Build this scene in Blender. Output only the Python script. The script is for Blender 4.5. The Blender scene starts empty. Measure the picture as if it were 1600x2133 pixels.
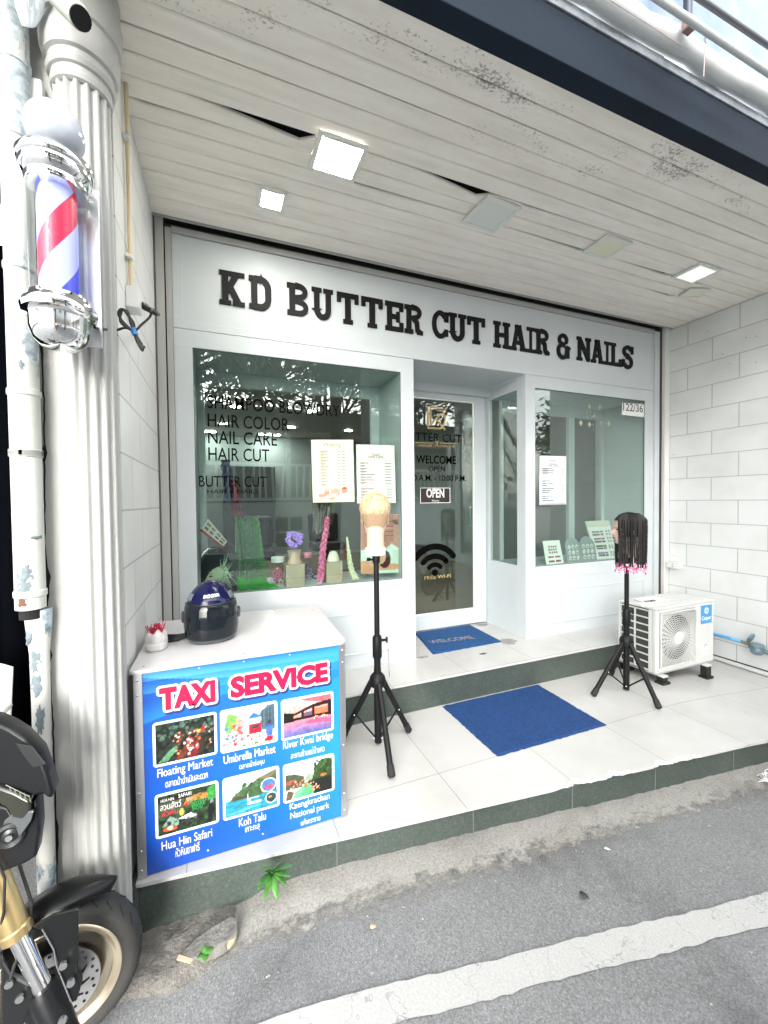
import bpy, bmesh, math, random
import numpy as np
from mathutils import Matrix, Vector
R=math.radians; PI=math.pi
random.seed(7); RNG=np.random.default_rng(11)
S=bpy.context.scene; COL=S.collection
# ---------------------------------------------------------------- camera, sky, sun, exposure
F=851.4569; U0,V0=797.7561,1064.3354
YAW,PITCH,ROLL=-0.38184,-0.02415,0.0107
CAM=Vector((-1.3849,-2.7983,1.2121))
CM=np.array([[0.9278326907490333,0.37251601240872645,0.018929302060828906],[-0.37284313545847153,0.9277115932190639,0.01841727852973426],[-0.01070020181605904,-0.024145813426917698,0.9996511818504732]])
cam=bpy.data.cameras.new('camera'); co=bpy.data.objects.new('camera',cam); COL.objects.link(co)
rt=Vector(CM[:,0]); fw=Vector(CM[:,1]); up=Vector(CM[:,2])
co.matrix_world=Matrix(((rt.x,up.x,-fw.x,CAM.x),(rt.y,up.y,-fw.y,CAM.y),(rt.z,up.z,-fw.z,CAM.z),(0,0,0,1)))
cam.sensor_fit='HORIZONTAL'; cam.sensor_width=36; cam.lens=F/1600*36
cam.shift_x=(800-U0)/1600; cam.shift_y=(V0-1066.5)/1600
cam.clip_start=.05; cam.clip_end=400
S.camera=co
W=bpy.data.worlds.new('World'); S.world=W; W.use_nodes=True
nt=W.node_tree; nt.nodes.clear()
sky=nt.nodes.new('ShaderNodeTexSky'); sky.sky_type='NISHITA'; sky.sun_disc=False
SUN_EL,SUN_ROT=R(24),R(192)
sky.sun_elevation=SUN_EL; sky.sun_rotation=SUN_ROT; sky.dust_density=4; sky.air_density=1.2; sky.ozone_density=1
hs=nt.nodes.new('ShaderNodeHueSaturation'); hs.inputs['Saturation'].default_value=.16
bg=nt.nodes.new('ShaderNodeBackground'); bg.inputs[1].default_value=.15
wo=nt.nodes.new('ShaderNodeOutputWorld')
nt.links.new(sky.outputs[0],hs.inputs['Color']); nt.links.new(hs.outputs[0],bg.inputs[0]); nt.links.new(bg.outputs[0],wo.inputs[0])
sd=bpy.data.lights.new('sun','SUN'); sd.energy=.55; sd.angle=R(90); sd.color=(1,.97,.93)
so=bpy.data.objects.new('sun',sd); COL.objects.link(so)
_d=Vector((math.sin(SUN_ROT)*math.cos(SUN_EL),math.cos(SUN_ROT)*math.cos(SUN_EL),math.sin(SUN_EL)))
so.rotation_euler=_d.to_track_quat('Z','Y').to_euler(); so.location=(0,-6,12)
S.view_settings.view_transform='Standard'; S.view_settings.look='None'; S.view_settings.gamma=1
S.view_settings.exposure=2.75
S.render.engine='CYCLES'; S.cycles.max_bounces=10; S.cycles.transparent_max_bounces=16; S.cycles.diffuse_bounces=5; S.cycles.glossy_bounces=4
S.cycles.caustics_reflective=False; S.cycles.caustics_refractive=False; S.cycles.use_denoising=True
# ---------------------------------------------------------------- helpers
def bp(u,v,X=None,Y=None,Z=None,t=None):
    d=CM@np.array([(u-U0)/F,1,-(v-V0)/F]); C=np.array(CAM)
    if X is not None: s=(X-C[0])/d[0]
    elif Y is not None: s=(Y-C[1])/d[1]
    elif Z is not None: s=(Z-C[2])/d[2]
    else: s=t
    return Vector((C+s*d).tolist())
def lin(c):
    return tuple((x/12.92 if x<=.04045 else ((x+.055)/1.055)**2.4) for x in c)
def hx(s): return lin(tuple(int(s[i:i+2],16)/255 for i in (0,2,4)))
class MB:
    def __init__(s): s.v=[]; s.f=[]
    def add(s,vs,fs):
        o=len(s.v); s.v+= [tuple(p) for p in vs]; s.f+=[tuple(i+o for i in f) for f in fs]; return s
    def box(s,x0,x1,y0,y1,z0,z1):
        return s.add([(x,y,z) for z in (z0,z1) for y in (y0,y1) for x in (x0,x1)],[(0,2,3,1),(4,5,7,6),(0,1,5,4),(2,6,7,3),(0,4,6,2),(1,3,7,5)])
    def obox(s,c,ax,ay,az):
        c,ax,ay,az=map(Vector,(c,ax,ay,az))
        return s.add([c+ax*i+ay*j+az*k for k in (-1,1) for j in (-1,1) for i in (-1,1)],[(0,2,3,1),(4,5,7,6),(0,1,5,4),(2,6,7,3),(0,4,6,2),(1,3,7,5)])
    def prism(s,poly,ext):
        n=len(poly); ext=Vector(ext); poly=[Vector(p) for p in poly]
        return s.add(poly+[p+ext for p in poly],[tuple(range(n))[::-1],tuple(range(n,2*n))]+[(i,(i+1)%n,n+(i+1)%n,n+i) for i in range(n)])
    def tube(s,pts,r,n=8,cap=True,flat=1.0):
        pts=[Vector(p) for p in pts]; m=len(pts); rs=r if hasattr(r,'__len__') else [r]*m
        T=[(pts[min(i+1,m-1)]-pts[max(i-1,0)]).normalized() for i in range(m)]
        a=Vector((0,0,1)) if abs(T[0].z)<.9 else Vector((1,0,0))
        N=(a-T[0]*a.dot(T[0])).normalized(); vs=[]
        for i in range(m):
            N=(N-T[i]*N.dot(T[i]))
            N=N.normalized() if N.length>1e-6 else T[i].orthogonal().normalized()
            B=T[i].cross(N)
            vs+=[pts[i]+(N*math.cos(2*PI*k/n)+B*math.sin(2*PI*k/n)*flat)*rs[i] for k in range(n)]
        fs=[(i*n+k,i*n+(k+1)%n,(i+1)*n+(k+1)%n,(i+1)*n+k) for i in range(m-1) for k in range(n)]
        if cap: fs+=[tuple(range(n))[::-1],tuple(range((m-1)*n,m*n))]
        return s.add(vs,fs)
    def lathe(s,prof,c=(0,0,0),axis=(0,0,1),n=32,xd=None,sx=1,sy=1):
        ax=Vector(axis).normalized(); xd=Vector(xd) if xd else ax.orthogonal().normalized(); yd=ax.cross(xd); c=Vector(c)
        vs=[];m=len(prof)
        for r,z in prof: vs+=[c+ax*z+(xd*math.cos(2*PI*k/n)*sx+yd*math.sin(2*PI*k/n)*sy)*max(r,1e-5) for k in range(n)]
        fs=[(i*n+k,i*n+(k+1)%n,(i+1)*n+(k+1)%n,(i+1)*n+k) for i in range(m-1) for k in range(n)]
        fs+=[tuple(range(n))[::-1],tuple(range((m-1)*n,m*n))]
        return s.add(vs,fs)
    def sph(s,c,r,n=14,m=9,sc=(1,1,1)):
        c=Vector(c); vs=[];
        for i in range(m+1):
            a=PI*i/m-PI/2
            for k in range(n):
                b=2*PI*k/n; vs.append(c+Vector((r*sc[0]*max(math.cos(a),1e-4)*math.cos(b),r*sc[1]*max(math.cos(a),1e-4)*math.sin(b),r*sc[2]*math.sin(a))))
        fs=[(i*n+k,i*n+(k+1)%n,(i+1)*n+(k+1)%n,(i+1)*n+k) for i in range(m) for k in range(n)]
        return s.add(vs,fs)
    def grid(s,P,flip=False):
        h=len(P);w=len(P[0]); o=[p for r in P for p in r]
        fs=[(i*w+j,i*w+j+1,(i+1)*w+j+1,(i+1)*w+j) for i in range(h-1) for j in range(w-1)]
        if flip: fs=[f[::-1] for f in fs]
        return s.add(o,fs)
    def build(s,name,mat,parent=None,smooth=None,bevel=0,recalc=True,solid=0,subd=0):
        me=bpy.data.meshes.new(name); me.from_pydata(s.v,[],s.f)
        if recalc:
            b=bmesh.new(); b.from_mesh(me); bmesh.ops.recalc_face_normals(b,faces=b.faces); b.to_mesh(me); b.free()
        o=bpy.data.objects.new(name,me); COL.objects.link(o)
        if mat: me.materials.append(mat)
        if smooth is not None:
            me.shade_smooth(); me.set_sharp_from_angle(angle=R(smooth))
        if solid:
            m=o.modifiers.new('thickness','SOLIDIFY'); m.thickness=solid; m.offset=0
        if bevel:
            m=o.modifiers.new('bevel','BEVEL'); m.width=bevel; m.segments=2; m.limit_method='ANGLE'; m.angle_limit=R(40)
        if subd:
            m=o.modifiers.new('sub','SUBSURF'); m.levels=subd; m.render_levels=subd
        par(o,parent); return o
def par(o,parent):
    if parent is not None:
        o.parent=parent
        if parent.type=='EMPTY': o.matrix_parent_inverse=Matrix.Translation(-parent.location)
def thing(name,label,cat,loc,group=None):
    o=bpy.data.objects.new(name,None); COL.objects.link(o); o.location=loc; o.empty_display_size=.1
    return tag(o,label,cat,group)
def tag(o,label,cat,group=None):
    o['label']=label; o['category']=cat
    if group: o['group']=group
    return o
def struct(o,kind='structure'):
    o['kind']=kind; return o
def dup(root,loc,rz=0,label=None):
    r=root.copy(); COL.objects.link(r); r.location=loc; r.rotation_euler=(0,0,rz)
    if label: r['label']=label
    for ch in list(root.children):
        c=ch.copy(); COL.objects.link(c); c.parent=r; c.matrix_parent_inverse=ch.matrix_parent_inverse.copy()
        for g in list(ch.children):
            d=g.copy(); COL.objects.link(d); d.parent=c
    return r
# ---------------------------------------------------------------- materials
def newmat(name):
    m=bpy.data.materials.new(name); m.use_nodes=True; n=m.node_tree; return m,n,n.nodes['Principled BSDF']
def nd(n,t,**k):
    o=n.nodes.new(t)
    for a,b in k.items():
        if a.startswith('i_'):
            key=a[2:]; key=int(key) if key.isdigit() else key.replace('_',' ')
            o.inputs[key].default_value=b
        else: setattr(o,a,b)
    return o
def mix(n,fac,a,b,blend='MIX'):
    m=n.nodes.new('ShaderNodeMix'); m.data_type='RGBA'; m.blend_type=blend
    for sock,val in ((m.inputs[0],fac),(m.inputs[6],a),(m.inputs[7],b)):
        if hasattr(val,'links') or isinstance(val,bpy.types.NodeSocket): n.links.new(val,sock)
        else: sock.default_value=val if not isinstance(val,tuple) or len(val)==4 else (*val,1)
    return m.outputs[2]
def ramp(n,src,stops):
    r=n.nodes.new('ShaderNodeValToRGB'); e=r.color_ramp.elements
    while len(e)<len(stops): e.new(.5)
    for i,(p,c) in enumerate(stops): e[i].position=p; e[i].color=(*c,1) if len(c)==3 else c
    n.links.new(src,r.inputs[0]); return r.outputs[0]
def coord(n,scale=(1,1,1),loc=(0,0,0),rot=(0,0,0)):
    t=n.nodes.new('ShaderNodeTexCoord'); m=n.nodes.new('ShaderNodeMapping'); n.links.new(t.outputs['Object'],m.inputs[0])
    m.inputs['Scale'].default_value=scale; m.inputs['Location'].default_value=loc; m.inputs['Rotation'].default_value=rot
    return m.outputs[0]
def noise(n,vec,scale,detail=4,rough=.55,out=0):
    t=n.nodes.new('ShaderNodeTexNoise'); t.inputs['Scale'].default_value=scale; t.inputs['Detail'].default_value=detail; t.inputs['Roughness'].default_value=rough
    n.links.new(vec,t.inputs['Vector']); return t.outputs[out]
def bump(n,p,h,strength,dist=.01):
    b=n.nodes.new('ShaderNodeBump'); b.inputs['Strength'].default_value=strength; b.inputs['Distance'].default_value=dist
    n.links.new(h,b.inputs['Height']); n.links.new(b.outputs[0],p.inputs['Normal']); return b
def mat(name,col,rough=.5,metal=0,var=.0,vs=8,bs=0,bscale=60,spec=.5,coat=0,col2=None,vec=(1,1,1)):
    m,n,p=newmat(name); p.inputs['Roughness'].default_value=rough; p.inputs['Metallic'].default_value=metal
    p.inputs['Specular IOR Level'].default_value=spec; p.inputs['Coat Weight'].default_value=coat; p.inputs['Coat Roughness'].default_value=.04
    p.inputs['Base Color'].default_value=(*col,1)
    if var or col2:
        v=coord(n,vec); f=noise(n,v,vs,6)
        c2=col2 or tuple(x*(1-var) for x in col)
        f=ramp(n,f,[(.35,(0,0,0)),(.68,(1,1,1))])
        n.links.new(mix(n,f,col,c2),p.inputs['Base Color'])
    if bs:
        v=coord(n,vec); bump(n,p,noise(n,v,bscale,4),bs)
    return m
def emit(name,col,strength):
    m,n,p=newmat(name); p.inputs['Base Color'].default_value=(.8,.8,.8,1)
    p.inputs['Emission Color'].default_value=(*col,1); p.inputs['Emission Strength'].default_value=strength; return m
def glassmat(name,tint,rough=0,ior=1.75):
    m,n,p=newmat(name); n.nodes.remove(p); out=n.nodes['Material Output']
    tr=nd(n,'ShaderNodeBsdfTransparent'); tr.inputs[0].default_value=(*tint,1)
    gl=nd(n,'ShaderNodeBsdfGlossy'); gl.inputs['Roughness'].default_value=rough
    ge=nd(n,'ShaderNodeNewGeometry'); mx=nd(n,'ShaderNodeMix'); mx.inputs[2].default_value=ior; mx.inputs[3].default_value=1/ior
    n.links.new(ge.outputs['Backfacing'],mx.inputs[0]); fr=nd(n,'ShaderNodeFresnel'); n.links.new(mx.outputs[0],fr.inputs[0])
    ms=nd(n,'ShaderNodeMixShader'); n.links.new(fr.outputs[0],ms.inputs[0]); n.links.new(tr.outputs[0],ms.inputs[1]); n.links.new(gl.outputs[0],ms.inputs[2])
    n.links.new(ms.outputs[0],out.inputs[0]); return m
def attrmat(name,rough=.4,spec=.4,coat=0):
    m,n,p=newmat(name); a=nd(n,'ShaderNodeAttribute'); a.attribute_name='Col'; n.links.new(a.outputs['Color'],p.inputs['Base Color'])
    p.inputs['Roughness'].default_value=rough; p.inputs['Specular IOR Level'].default_value=spec; p.inputs['Coat Weight'].default_value=coat; return m
M={}
M['facade']=mat('facade paint',hx('C6CDCF'),.42,var=.05,vs=3,bs=.05,bscale=40)
M['white']=mat('white paint',(.78,.79,.77),.45,var=.08,vs=5,bs=.08,bscale=50)
M['plastic_w']=mat('white plastic',(.76,.77,.74),.35,var=.05,vs=6)
M['black']=mat('black metal',(.004,.0045,.005),.5,var=.3,vs=20,spec=.3)
M['black_letter']=mat('black acrylic letters',(.007,.007,.007),.55,spec=.2)
M['rubber']=mat('rubber',(.012,.012,.012),.7,var=.3,vs=30,bs=.2,bscale=120)
M['alu']=mat('aluminium',(.62,.63,.64),.38,1,var=.15,vs=40,vec=(1,1,.1))
M['chrome']=mat('chrome',(.86,.87,.88),.06,1,bs=.0)
M['steel']=mat('steel',(.7,.7,.7),.25,1,var=.1,vs=30)
M['dark_void']=mat('dark cavity',(.006,.006,.007),.9)
M['glass']=glassmat('window glass',(.86,.93,.9))
M['clear']=glassmat('clear plastic',(.96,.97,.97),.02,1.35)
M['kraft']=mat('kraft board',hx('B5A48F'),.8,var=.12,vs=9,bs=.1,bscale=90)
M['skin']=mat('mannequin skin',(.68,.47,.36),.5,var=.06,vs=14)
M['print']=attrmat('printed sheet',.5,.3)
M['print_gloss']=attrmat('laminated print',.3,.5)
M['paper']=mat('paper',(.8,.8,.76),.7,var=.03,vs=5)
M['ink']=mat('printed ink',(.05,.05,.05),.6)
M['ink_grey']=mat('grey ink',(.09,.09,.085),.6)
M['decal']=mat('black vinyl',(.002,.002,.002),.7,spec=.05)
M['gold']=mat('gold vinyl',hx('B9A06A'),.4,.2)
M['white_vinyl']=mat('white vinyl',(.82,.82,.8),.45)
def brickmat(name,plane,z0,off,col,mortar,bw=.427,rh=.2145,ms=.004,rough=.35,squash=.5):
    m,n,p=newmat(name)
    t=nd(n,'ShaderNodeTexCoord'); sp=nd(n,'ShaderNodeSeparateXYZ'); n.links.new(t.outputs['Object'],sp.inputs[0]); cb=nd(n,'ShaderNodeCombineXYZ')
    n.links.new(sp.outputs['Y' if plane=='x' else 'X'],cb.inputs[0]); n.links.new(sp.outputs['Y' if plane=='z' else 'Z'],cb.inputs[1])
    mp=nd(n,'ShaderNodeMapping'); n.links.new(cb.outputs[0],mp.inputs[0]); mp.inputs['Location'].default_value=(-off,-z0,0)
    b=nd(n,'ShaderNodeTexBrick'); n.links.new(mp.outputs[0],b.inputs['Vector']); b.offset=squash
    b.inputs['Scale'].default_value=1; b.inputs['Brick Width'].default_value=bw; b.inputs['Row Height'].default_value=rh; b.inputs['Mortar Size'].default_value=ms; b.inputs['Mortar Smooth'].default_value=.3
    b.inputs['Color1'].default_value=(*col,1); b.inputs['Color2'].default_value=(*[c*.965 for c in col],1); b.inputs['Mortar'].default_value=(*mortar,1)
    o=coord(n); f=noise(n,o,2.5,6); f2=ramp(n,f,[(.42,(1,1,1)),(.75,(.88,.875,.86))])
    n.links.new(mix(n,1.0,b.outputs['Color'],f2,'MULTIPLY'),p.inputs['Base Color']); p.inputs['Roughness'].default_value=rough
    inv=nd(n,'ShaderNodeMath',operation='SUBTRACT'); inv.inputs[0].default_value=1; n.links.new(b.outputs['Fac'],inv.inputs[1])
    bump(n,p,inv.outputs[0],.5,.004); return m
M['wall_tile']=brickmat('white block tiles','x',1.187-.2145*8,-.192-.427*5,(.74,.755,.745),(.43,.44,.43))
M['floor_tile']=brickmat('cream floor tiles','z',-.97-.61*8,-.356-.585*12,(.555,.548,.528),(.30,.285,.26),bw=.585,rh=.61,ms=.0018,rough=.22,squash=0)
def granite():
    m,n,p=newmat('green grey granite'); v=coord(n); f=noise(n,v,90,6,.7); g=noise(n,coord(n,(1,1,.6)),4,5)
    c=ramp(n,f,[(.34,hx('3B443F')),(.52,hx('454E49')),(.72,hx('5A635D'))]); d=ramp(n,g,[(.35,(.82,.82,.82)),(.7,(1.1,1.1,1.1))])
    n.links.new(mix(n,1.0,c,d,'MULTIPLY'),p.inputs['Base Color']); p.inputs['Roughness'].default_value=.42; bump(n,p,f,.15,.002); return m
M['granite']=granite()
def peeling(name,paint,under,thr,scale=6,stretch=(1,1,.35),under2=None):
    m,n,p=newmat(name); v=coord(n,stretch); f=noise(n,v,scale,8,.65); g=noise(n,coord(n),40,5)
    k=ramp(n,f,[(thr,(0,0,0)),(thr+.012,(1,1,1))]); w=ramp(n,noise(n,coord(n,stretch),3,6),[(.35,(1,1,1)),(.75,(.86,.86,.83))])
    pc=mix(n,1.0,paint,w,'MULTIPLY'); uc=ramp(n,g,[(.35,under),(.65,under2 or under)])
    n.links.new(mix(n,k,pc,uc),p.inputs['Base Color']); p.inputs['Roughness'].default_value=.6
    iv=nd(n,'ShaderNodeMath',operation='MULTIPLY_ADD'); n.links.new(k,iv.inputs[0]); iv.inputs[1].default_value=-1; n.links.new(g,iv.inputs[2])
    bump(n,p,iv.outputs[0],.5,.004); return m
M['peel_white']=peeling('chipped white paint',(.43,.435,.42),(.42,.42,.4),.66,5,(1,1,.5),(.55,.53,.5))
M['peel_pipe']=peeling('peeling pipe paint',(.50,.52,.49),(.20,.26,.29),.548,7,(1,1,.4),(.5,.56,.58))
M['peel_post']=peeling('worn white timber',(.43,.435,.42),(.35,.34,.31),.67,11,(1,1,.3),(.5,.49,.46))
def soffit():
    m,n,p=newmat('weathered painted boards'); t=nd(n,'ShaderNodeTexCoord')
    g=ramp(n,noise(n,coord(n,(.8,6,1)),3,6),[(.3,hx('F6F2EB')),(.55,hx('F0EAE1')),(.75,hx('E4E1DA'))])
    # mould speckles, only along the rain-wetted outer boards
    sp=nd(n,'ShaderNodeSeparateXYZ'); n.links.new(t.outputs['Object'],sp.inputs[0])
    mr=nd(n,'ShaderNodeMapRange'); n.links.new(sp.outputs['Y'],mr.inputs[0]); mr.inputs[1].default_value=-.98; mr.inputs[2].default_value=-1.3; mr.inputs[3].default_value=0; mr.inputs[4].default_value=1
    a=noise(n,coord(n,(1,2,1)),2.3,4); b=noise(n,coord(n,(1,1.6,1)),55,6,.75)
    a1=ramp(n,a,[(.48,(0,0,0)),(.66,(1,1,1))])
    mm=nd(n,'ShaderNodeMath',operation='MULTIPLY'); n.links.new(a1,mm.inputs[0]); n.links.new(mr.outputs[0],mm.inputs[1])
    m2=nd(n,'ShaderNodeMath',operation='MULTIPLY'); n.links.new(mm.outputs[0],m2.inputs[0]); m2.inputs[1].default_value=.24
    ad=nd(n,'ShaderNodeMath',operation='ADD'); n.links.new(m2.outputs[0],ad.inputs[0]); n.links.new(b,ad.inputs[1])
    k=ramp(n,ad.outputs[0],[(.68,(0,0,0)),(.78,(.75,.75,.75))])
    w=ramp(n,noise(n,coord(n,(1,3,1)),9,6,.6),[(.4,(1,1,1)),(.8,(.95,.94,.925))])
    c=mix(n,1.0,g,w,'MULTIPLY'); n.links.new(mix(n,k,c,hx('6F716E')),p.inputs['Base Color']); p.inputs['Roughness'].default_value=.6
    bump(n,p,noise(n,coord(n,(.6,8,1)),20,5),.15,.003); return m
M['soffit']=soffit()
def asphalt():
    m,n,p=newmat('asphalt'); v=coord(n)
    vo=nd(n,'ShaderNodeTexVoronoi'); vo.inputs['Scale'].default_value=210; n.links.new(v,vo.inputs['Vector'])
    f=noise(n,v,170,5,.7); big=noise(n,coord(n),1.6,6,.6)
    st=ramp(n,vo.outputs['Color'],[(.0,(.165,.168,.168)),(.5,(.22,.225,.225)),(.9,(.28,.285,.285)),(.97,(.34,.34,.335)),(1.0,(.62,.62,.6))])
    b=ramp(n,big,[(.32,(.55,.55,.55)),(.46,(.93,.93,.93)),(.7,(1.08,1.08,1.08))])
    c=mix(n,1.0,st,b,'MULTIPLY'); fn=ramp(n,f,[(.35,(.7,.7,.7)),(.65,(1.22,1.22,1.22))])
    n.links.new(mix(n,1.0,c,fn,'MULTIPLY'),p.inputs['Base Color']); p.inputs['Roughness'].default_value=.85
    hh=nd(n,'ShaderNodeMath',operation='SUBTRACT'); n.links.new(f,hh.inputs[0]); n.links.new(vo.outputs['Distance'],hh.inputs[1])
    bump(n,p,f,.8,.005); return m
M['asphalt']=asphalt()
def gutter():
    m,n,p=newmat('sandy concrete gutter'); f=noise(n,coord(n),110,6,.72); g=noise(n,coord(n,(1,2,1)),3,6)
    c=ramp(n,f,[(.32,hx('74736E')),(.5,hx('93918B')),(.72,hx('A9A7A0'))]); d=ramp(n,g,[(.33,(.78,.77,.76)),(.55,(1,1,1))])
    n.links.new(mix(n,1.0,c,d,'MULTIPLY'),p.inputs['Base Color']); p.inputs['Roughness'].default_value=.9; bump(n,p,f,.7,.006)
    t=nd(n,'ShaderNodeTexCoord'); sp=nd(n,'ShaderNodeSeparateXYZ'); n.links.new(t.outputs['Object'],sp.inputs[0])
    a=nd(n,'ShaderNodeMath',operation='MULTIPLY_ADD'); n.links.new(sp.outputs[0],a.inputs[0]); a.inputs[1].default_value=.105; n.links.new(sp.outputs[1],a.inputs[2])
    b=nd(n,'ShaderNodeMath',operation='ADD'); n.links.new(a.outputs[0],b.inputs[0]); b.inputs[1].default_value=1.45
    c2=nd(n,'ShaderNodeMath',operation='MULTIPLY'); n.links.new(b.outputs[0],c2.inputs[0]); c2.inputs[1].default_value=6.5
    nz=noise(n,coord(n,(1,1.5,1)),14,8,.75); s2=nd(n,'ShaderNodeMath',operation='MULTIPLY_ADD'); n.links.new(nz,s2.inputs[0]); s2.inputs[1].default_value=2.2; n.links.new(c2.outputs[0],s2.inputs[2])
    al=ramp(n,s2.outputs[0],[(0,(0,0,0)),(1,(1,1,1))]); mr=nd(n,'ShaderNodeMapRange'); n.links.new(s2.outputs[0],mr.inputs[0]); mr.inputs[1].default_value=1.0; mr.inputs[2].default_value=1.6; n.links.new(mr.outputs[0],p.inputs['Alpha'])
    return m
M['gutter']=gutter()
def roadpaint():
    m,n,p=newmat('worn road paint'); v=coord(n)
    ds=noise(n,v,5,4,.6,1); mx=nd(n,'ShaderNodeVectorMath',operation='MULTIPLY_ADD'); n.links.new(ds,mx.inputs[0]); mx.inputs[1].default_value=(.22,.22,.22); n.links.new(coord(n,(1,.45,1)),mx.inputs[2])
    vo=nd(n,'ShaderNodeTexVoronoi',feature='DISTANCE_TO_EDGE'); vo.inputs['Scale'].default_value=6.5; n.links.new(mx.outputs[0],vo.inputs['Vector'])
    k=ramp(n,vo.outputs['Distance'],[(.0015,(.8,.8,.8)),(.007,(0,0,0))])
    f=noise(n,v,120,6,.7); w=ramp(n,f,[(.3,(.4,.4,.38)),(.44,(.42,.42,.405)),(.62,(.49,.49,.47))]); g=ramp(n,noise(n,v,3,6),[(.62,(1,1,1)),(.78,(.72,.72,.7))])
    c=mix(n,1.0,w,g,'MULTIPLY'); n.links.new(mix(n,k,c,(.2,.2,.2)),p.inputs['Base Color']); p.inputs['Roughness'].default_value=.75; bump(n,p,f,.5,.004); return m
M['roadpaint']=roadpaint()
def loopmat(name,c1,c2):
    m,n,p=newmat(name); v=coord(n); f=noise(n,v,260,3,.8); g=noise(n,v,45,4,.7)
    a=ramp(n,f,[(.35,c1),(.65,c2)]); b=ramp(n,g,[(.3,(.7,.7,.7)),(.7,(1.2,1.2,1.2))]); n.links.new(mix(n,1.0,a,b,'MULTIPLY'),p.inputs['Base Color'])
    p.inputs['Roughness'].default_value=.9; bump(n,p,f,1,.008); return m
M['mat_blue']=loopmat('blue loop pile',(.004,.035,.15),(.012,.085,.28))
# ---------------------------------------------------------------- printed pictures: colour per grid vertex
def vnoise(U,V,sx,sy,seed):
    r=np.random.default_rng(seed); g=r.random((sy+2,sx+2)); x=U*sx; y=V*sy; i=np.clip(x.astype(int),0,sx); j=np.clip(y.astype(int),0,sy)
    a=x-i; b=y-j; a=a*a*(3-2*a); b=b*b*(3-2*b)
    return (g[j,i]*(1-a)+g[j,np.minimum(i+1,sx+1)]*a)*(1-b)+(g[np.minimum(j+1,sy+1),i]*(1-a)+g[np.minimum(j+1,sy+1),np.minimum(i+1,sx+1)]*a)*b
class Paint:
    def __init__(s,nx,ny,base=(1,1,1)):
        s.nx,s.ny=nx,ny; s.U,s.V=np.meshgrid(np.linspace(0,1,nx),np.linspace(0,1,ny)); s.C=np.ones((ny,nx,3))*np.array(base)
    def col(s,m,c,a=1.0):
        c=np.array(c,float); m=(m.astype(float)*a)[...,None]; s.C=s.C*(1-m)+c*m; return s
    def poly(s,pts,c,a=1.0):
        inside=np.zeros(s.U.shape,bool); n=len(pts)
        for i in range(n):
            (x0,y0),(x1,y1)=pts[i],pts[(i+1)%n]
            if y0==y1: continue
            k=((y0>s.V)!=(y1>s.V))&(s.U<(x1-x0)*(s.V-y0)/(y1-y0)+x0); inside^=k
        return s.col(inside,c,a)
    def ell(s,cx,cy,rx,ry,c,a=1.0,soft=0):
        d=((s.U-cx)/rx)**2+((s.V-cy)/ry)**2; return s.col(np.clip((1-d)/soft,0,1) if soft else d<1,c,a)
    def rect(s,x0,y0,x1,y1,c,a=1.0): return s.col((s.U>=x0)&(s.U<=x1)&(s.V>=y0)&(s.V<=y1),c,a)
    def nz(s,amt,sx,sy,seed): s.C=s.C*(1+amt*(vnoise(s.U,s.V,sx,sy,seed)-.5)[...,None]*2); return s
    def spots(s,n,region,r,cols,seed,asp=1.3):
        q=np.random.default_rng(seed)
        for _ in range(n):
            x=q.uniform(region[0],region[2]); y=q.uniform(region[1],region[3]); k=r*q.uniform(.5,1.2); s.ell(x,y,k,k*asp,cols[q.integers(len(cols))])
        return s
    def mesh(s,name,BL,BR,TR,TL,mat,parent=None,thick=0,curve=0):
        BL,BR,TR,TL=[np.array(p) for p in (BL,BR,TR,TL)]; U=s.U[...,None];V=s.V[...,None]
        P=(BL*(1-U)+BR*U)*(1-V)+(TL*(1-U)+TR*U)*V
        n=np.cross(BR-BL,TL-BL); n=n/np.linalg.norm(n)
        if curve: P=P+n*(curve*4*U*(1-U))
        mb=MB(); mb.grid(P.tolist()); me=bpy.data.meshes.new(name)
        me.from_pydata(mb.v,[],mb.f); o=bpy.data.objects.new(name,me); COL.objects.link(o); me.materials.append(mat)
        a=me.color_attributes.new('Col','FLOAT_COLOR','POINT'); c=np.clip(s.C,0,1); l=np.where(c<=.04045,c/12.92,((c+.055)/1.055)**2.4)
        a.data.foreach_set('color',np.concatenate([l,np.ones(l.shape[:2]+(1,))],2).reshape(-1).astype(np.float32))
        me.shade_smooth()
        if thick:
            m=o.modifiers.new('thickness','SOLIDIFY'); m.thickness=thick; m.offset=-1
        par(o,parent); return o
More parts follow.
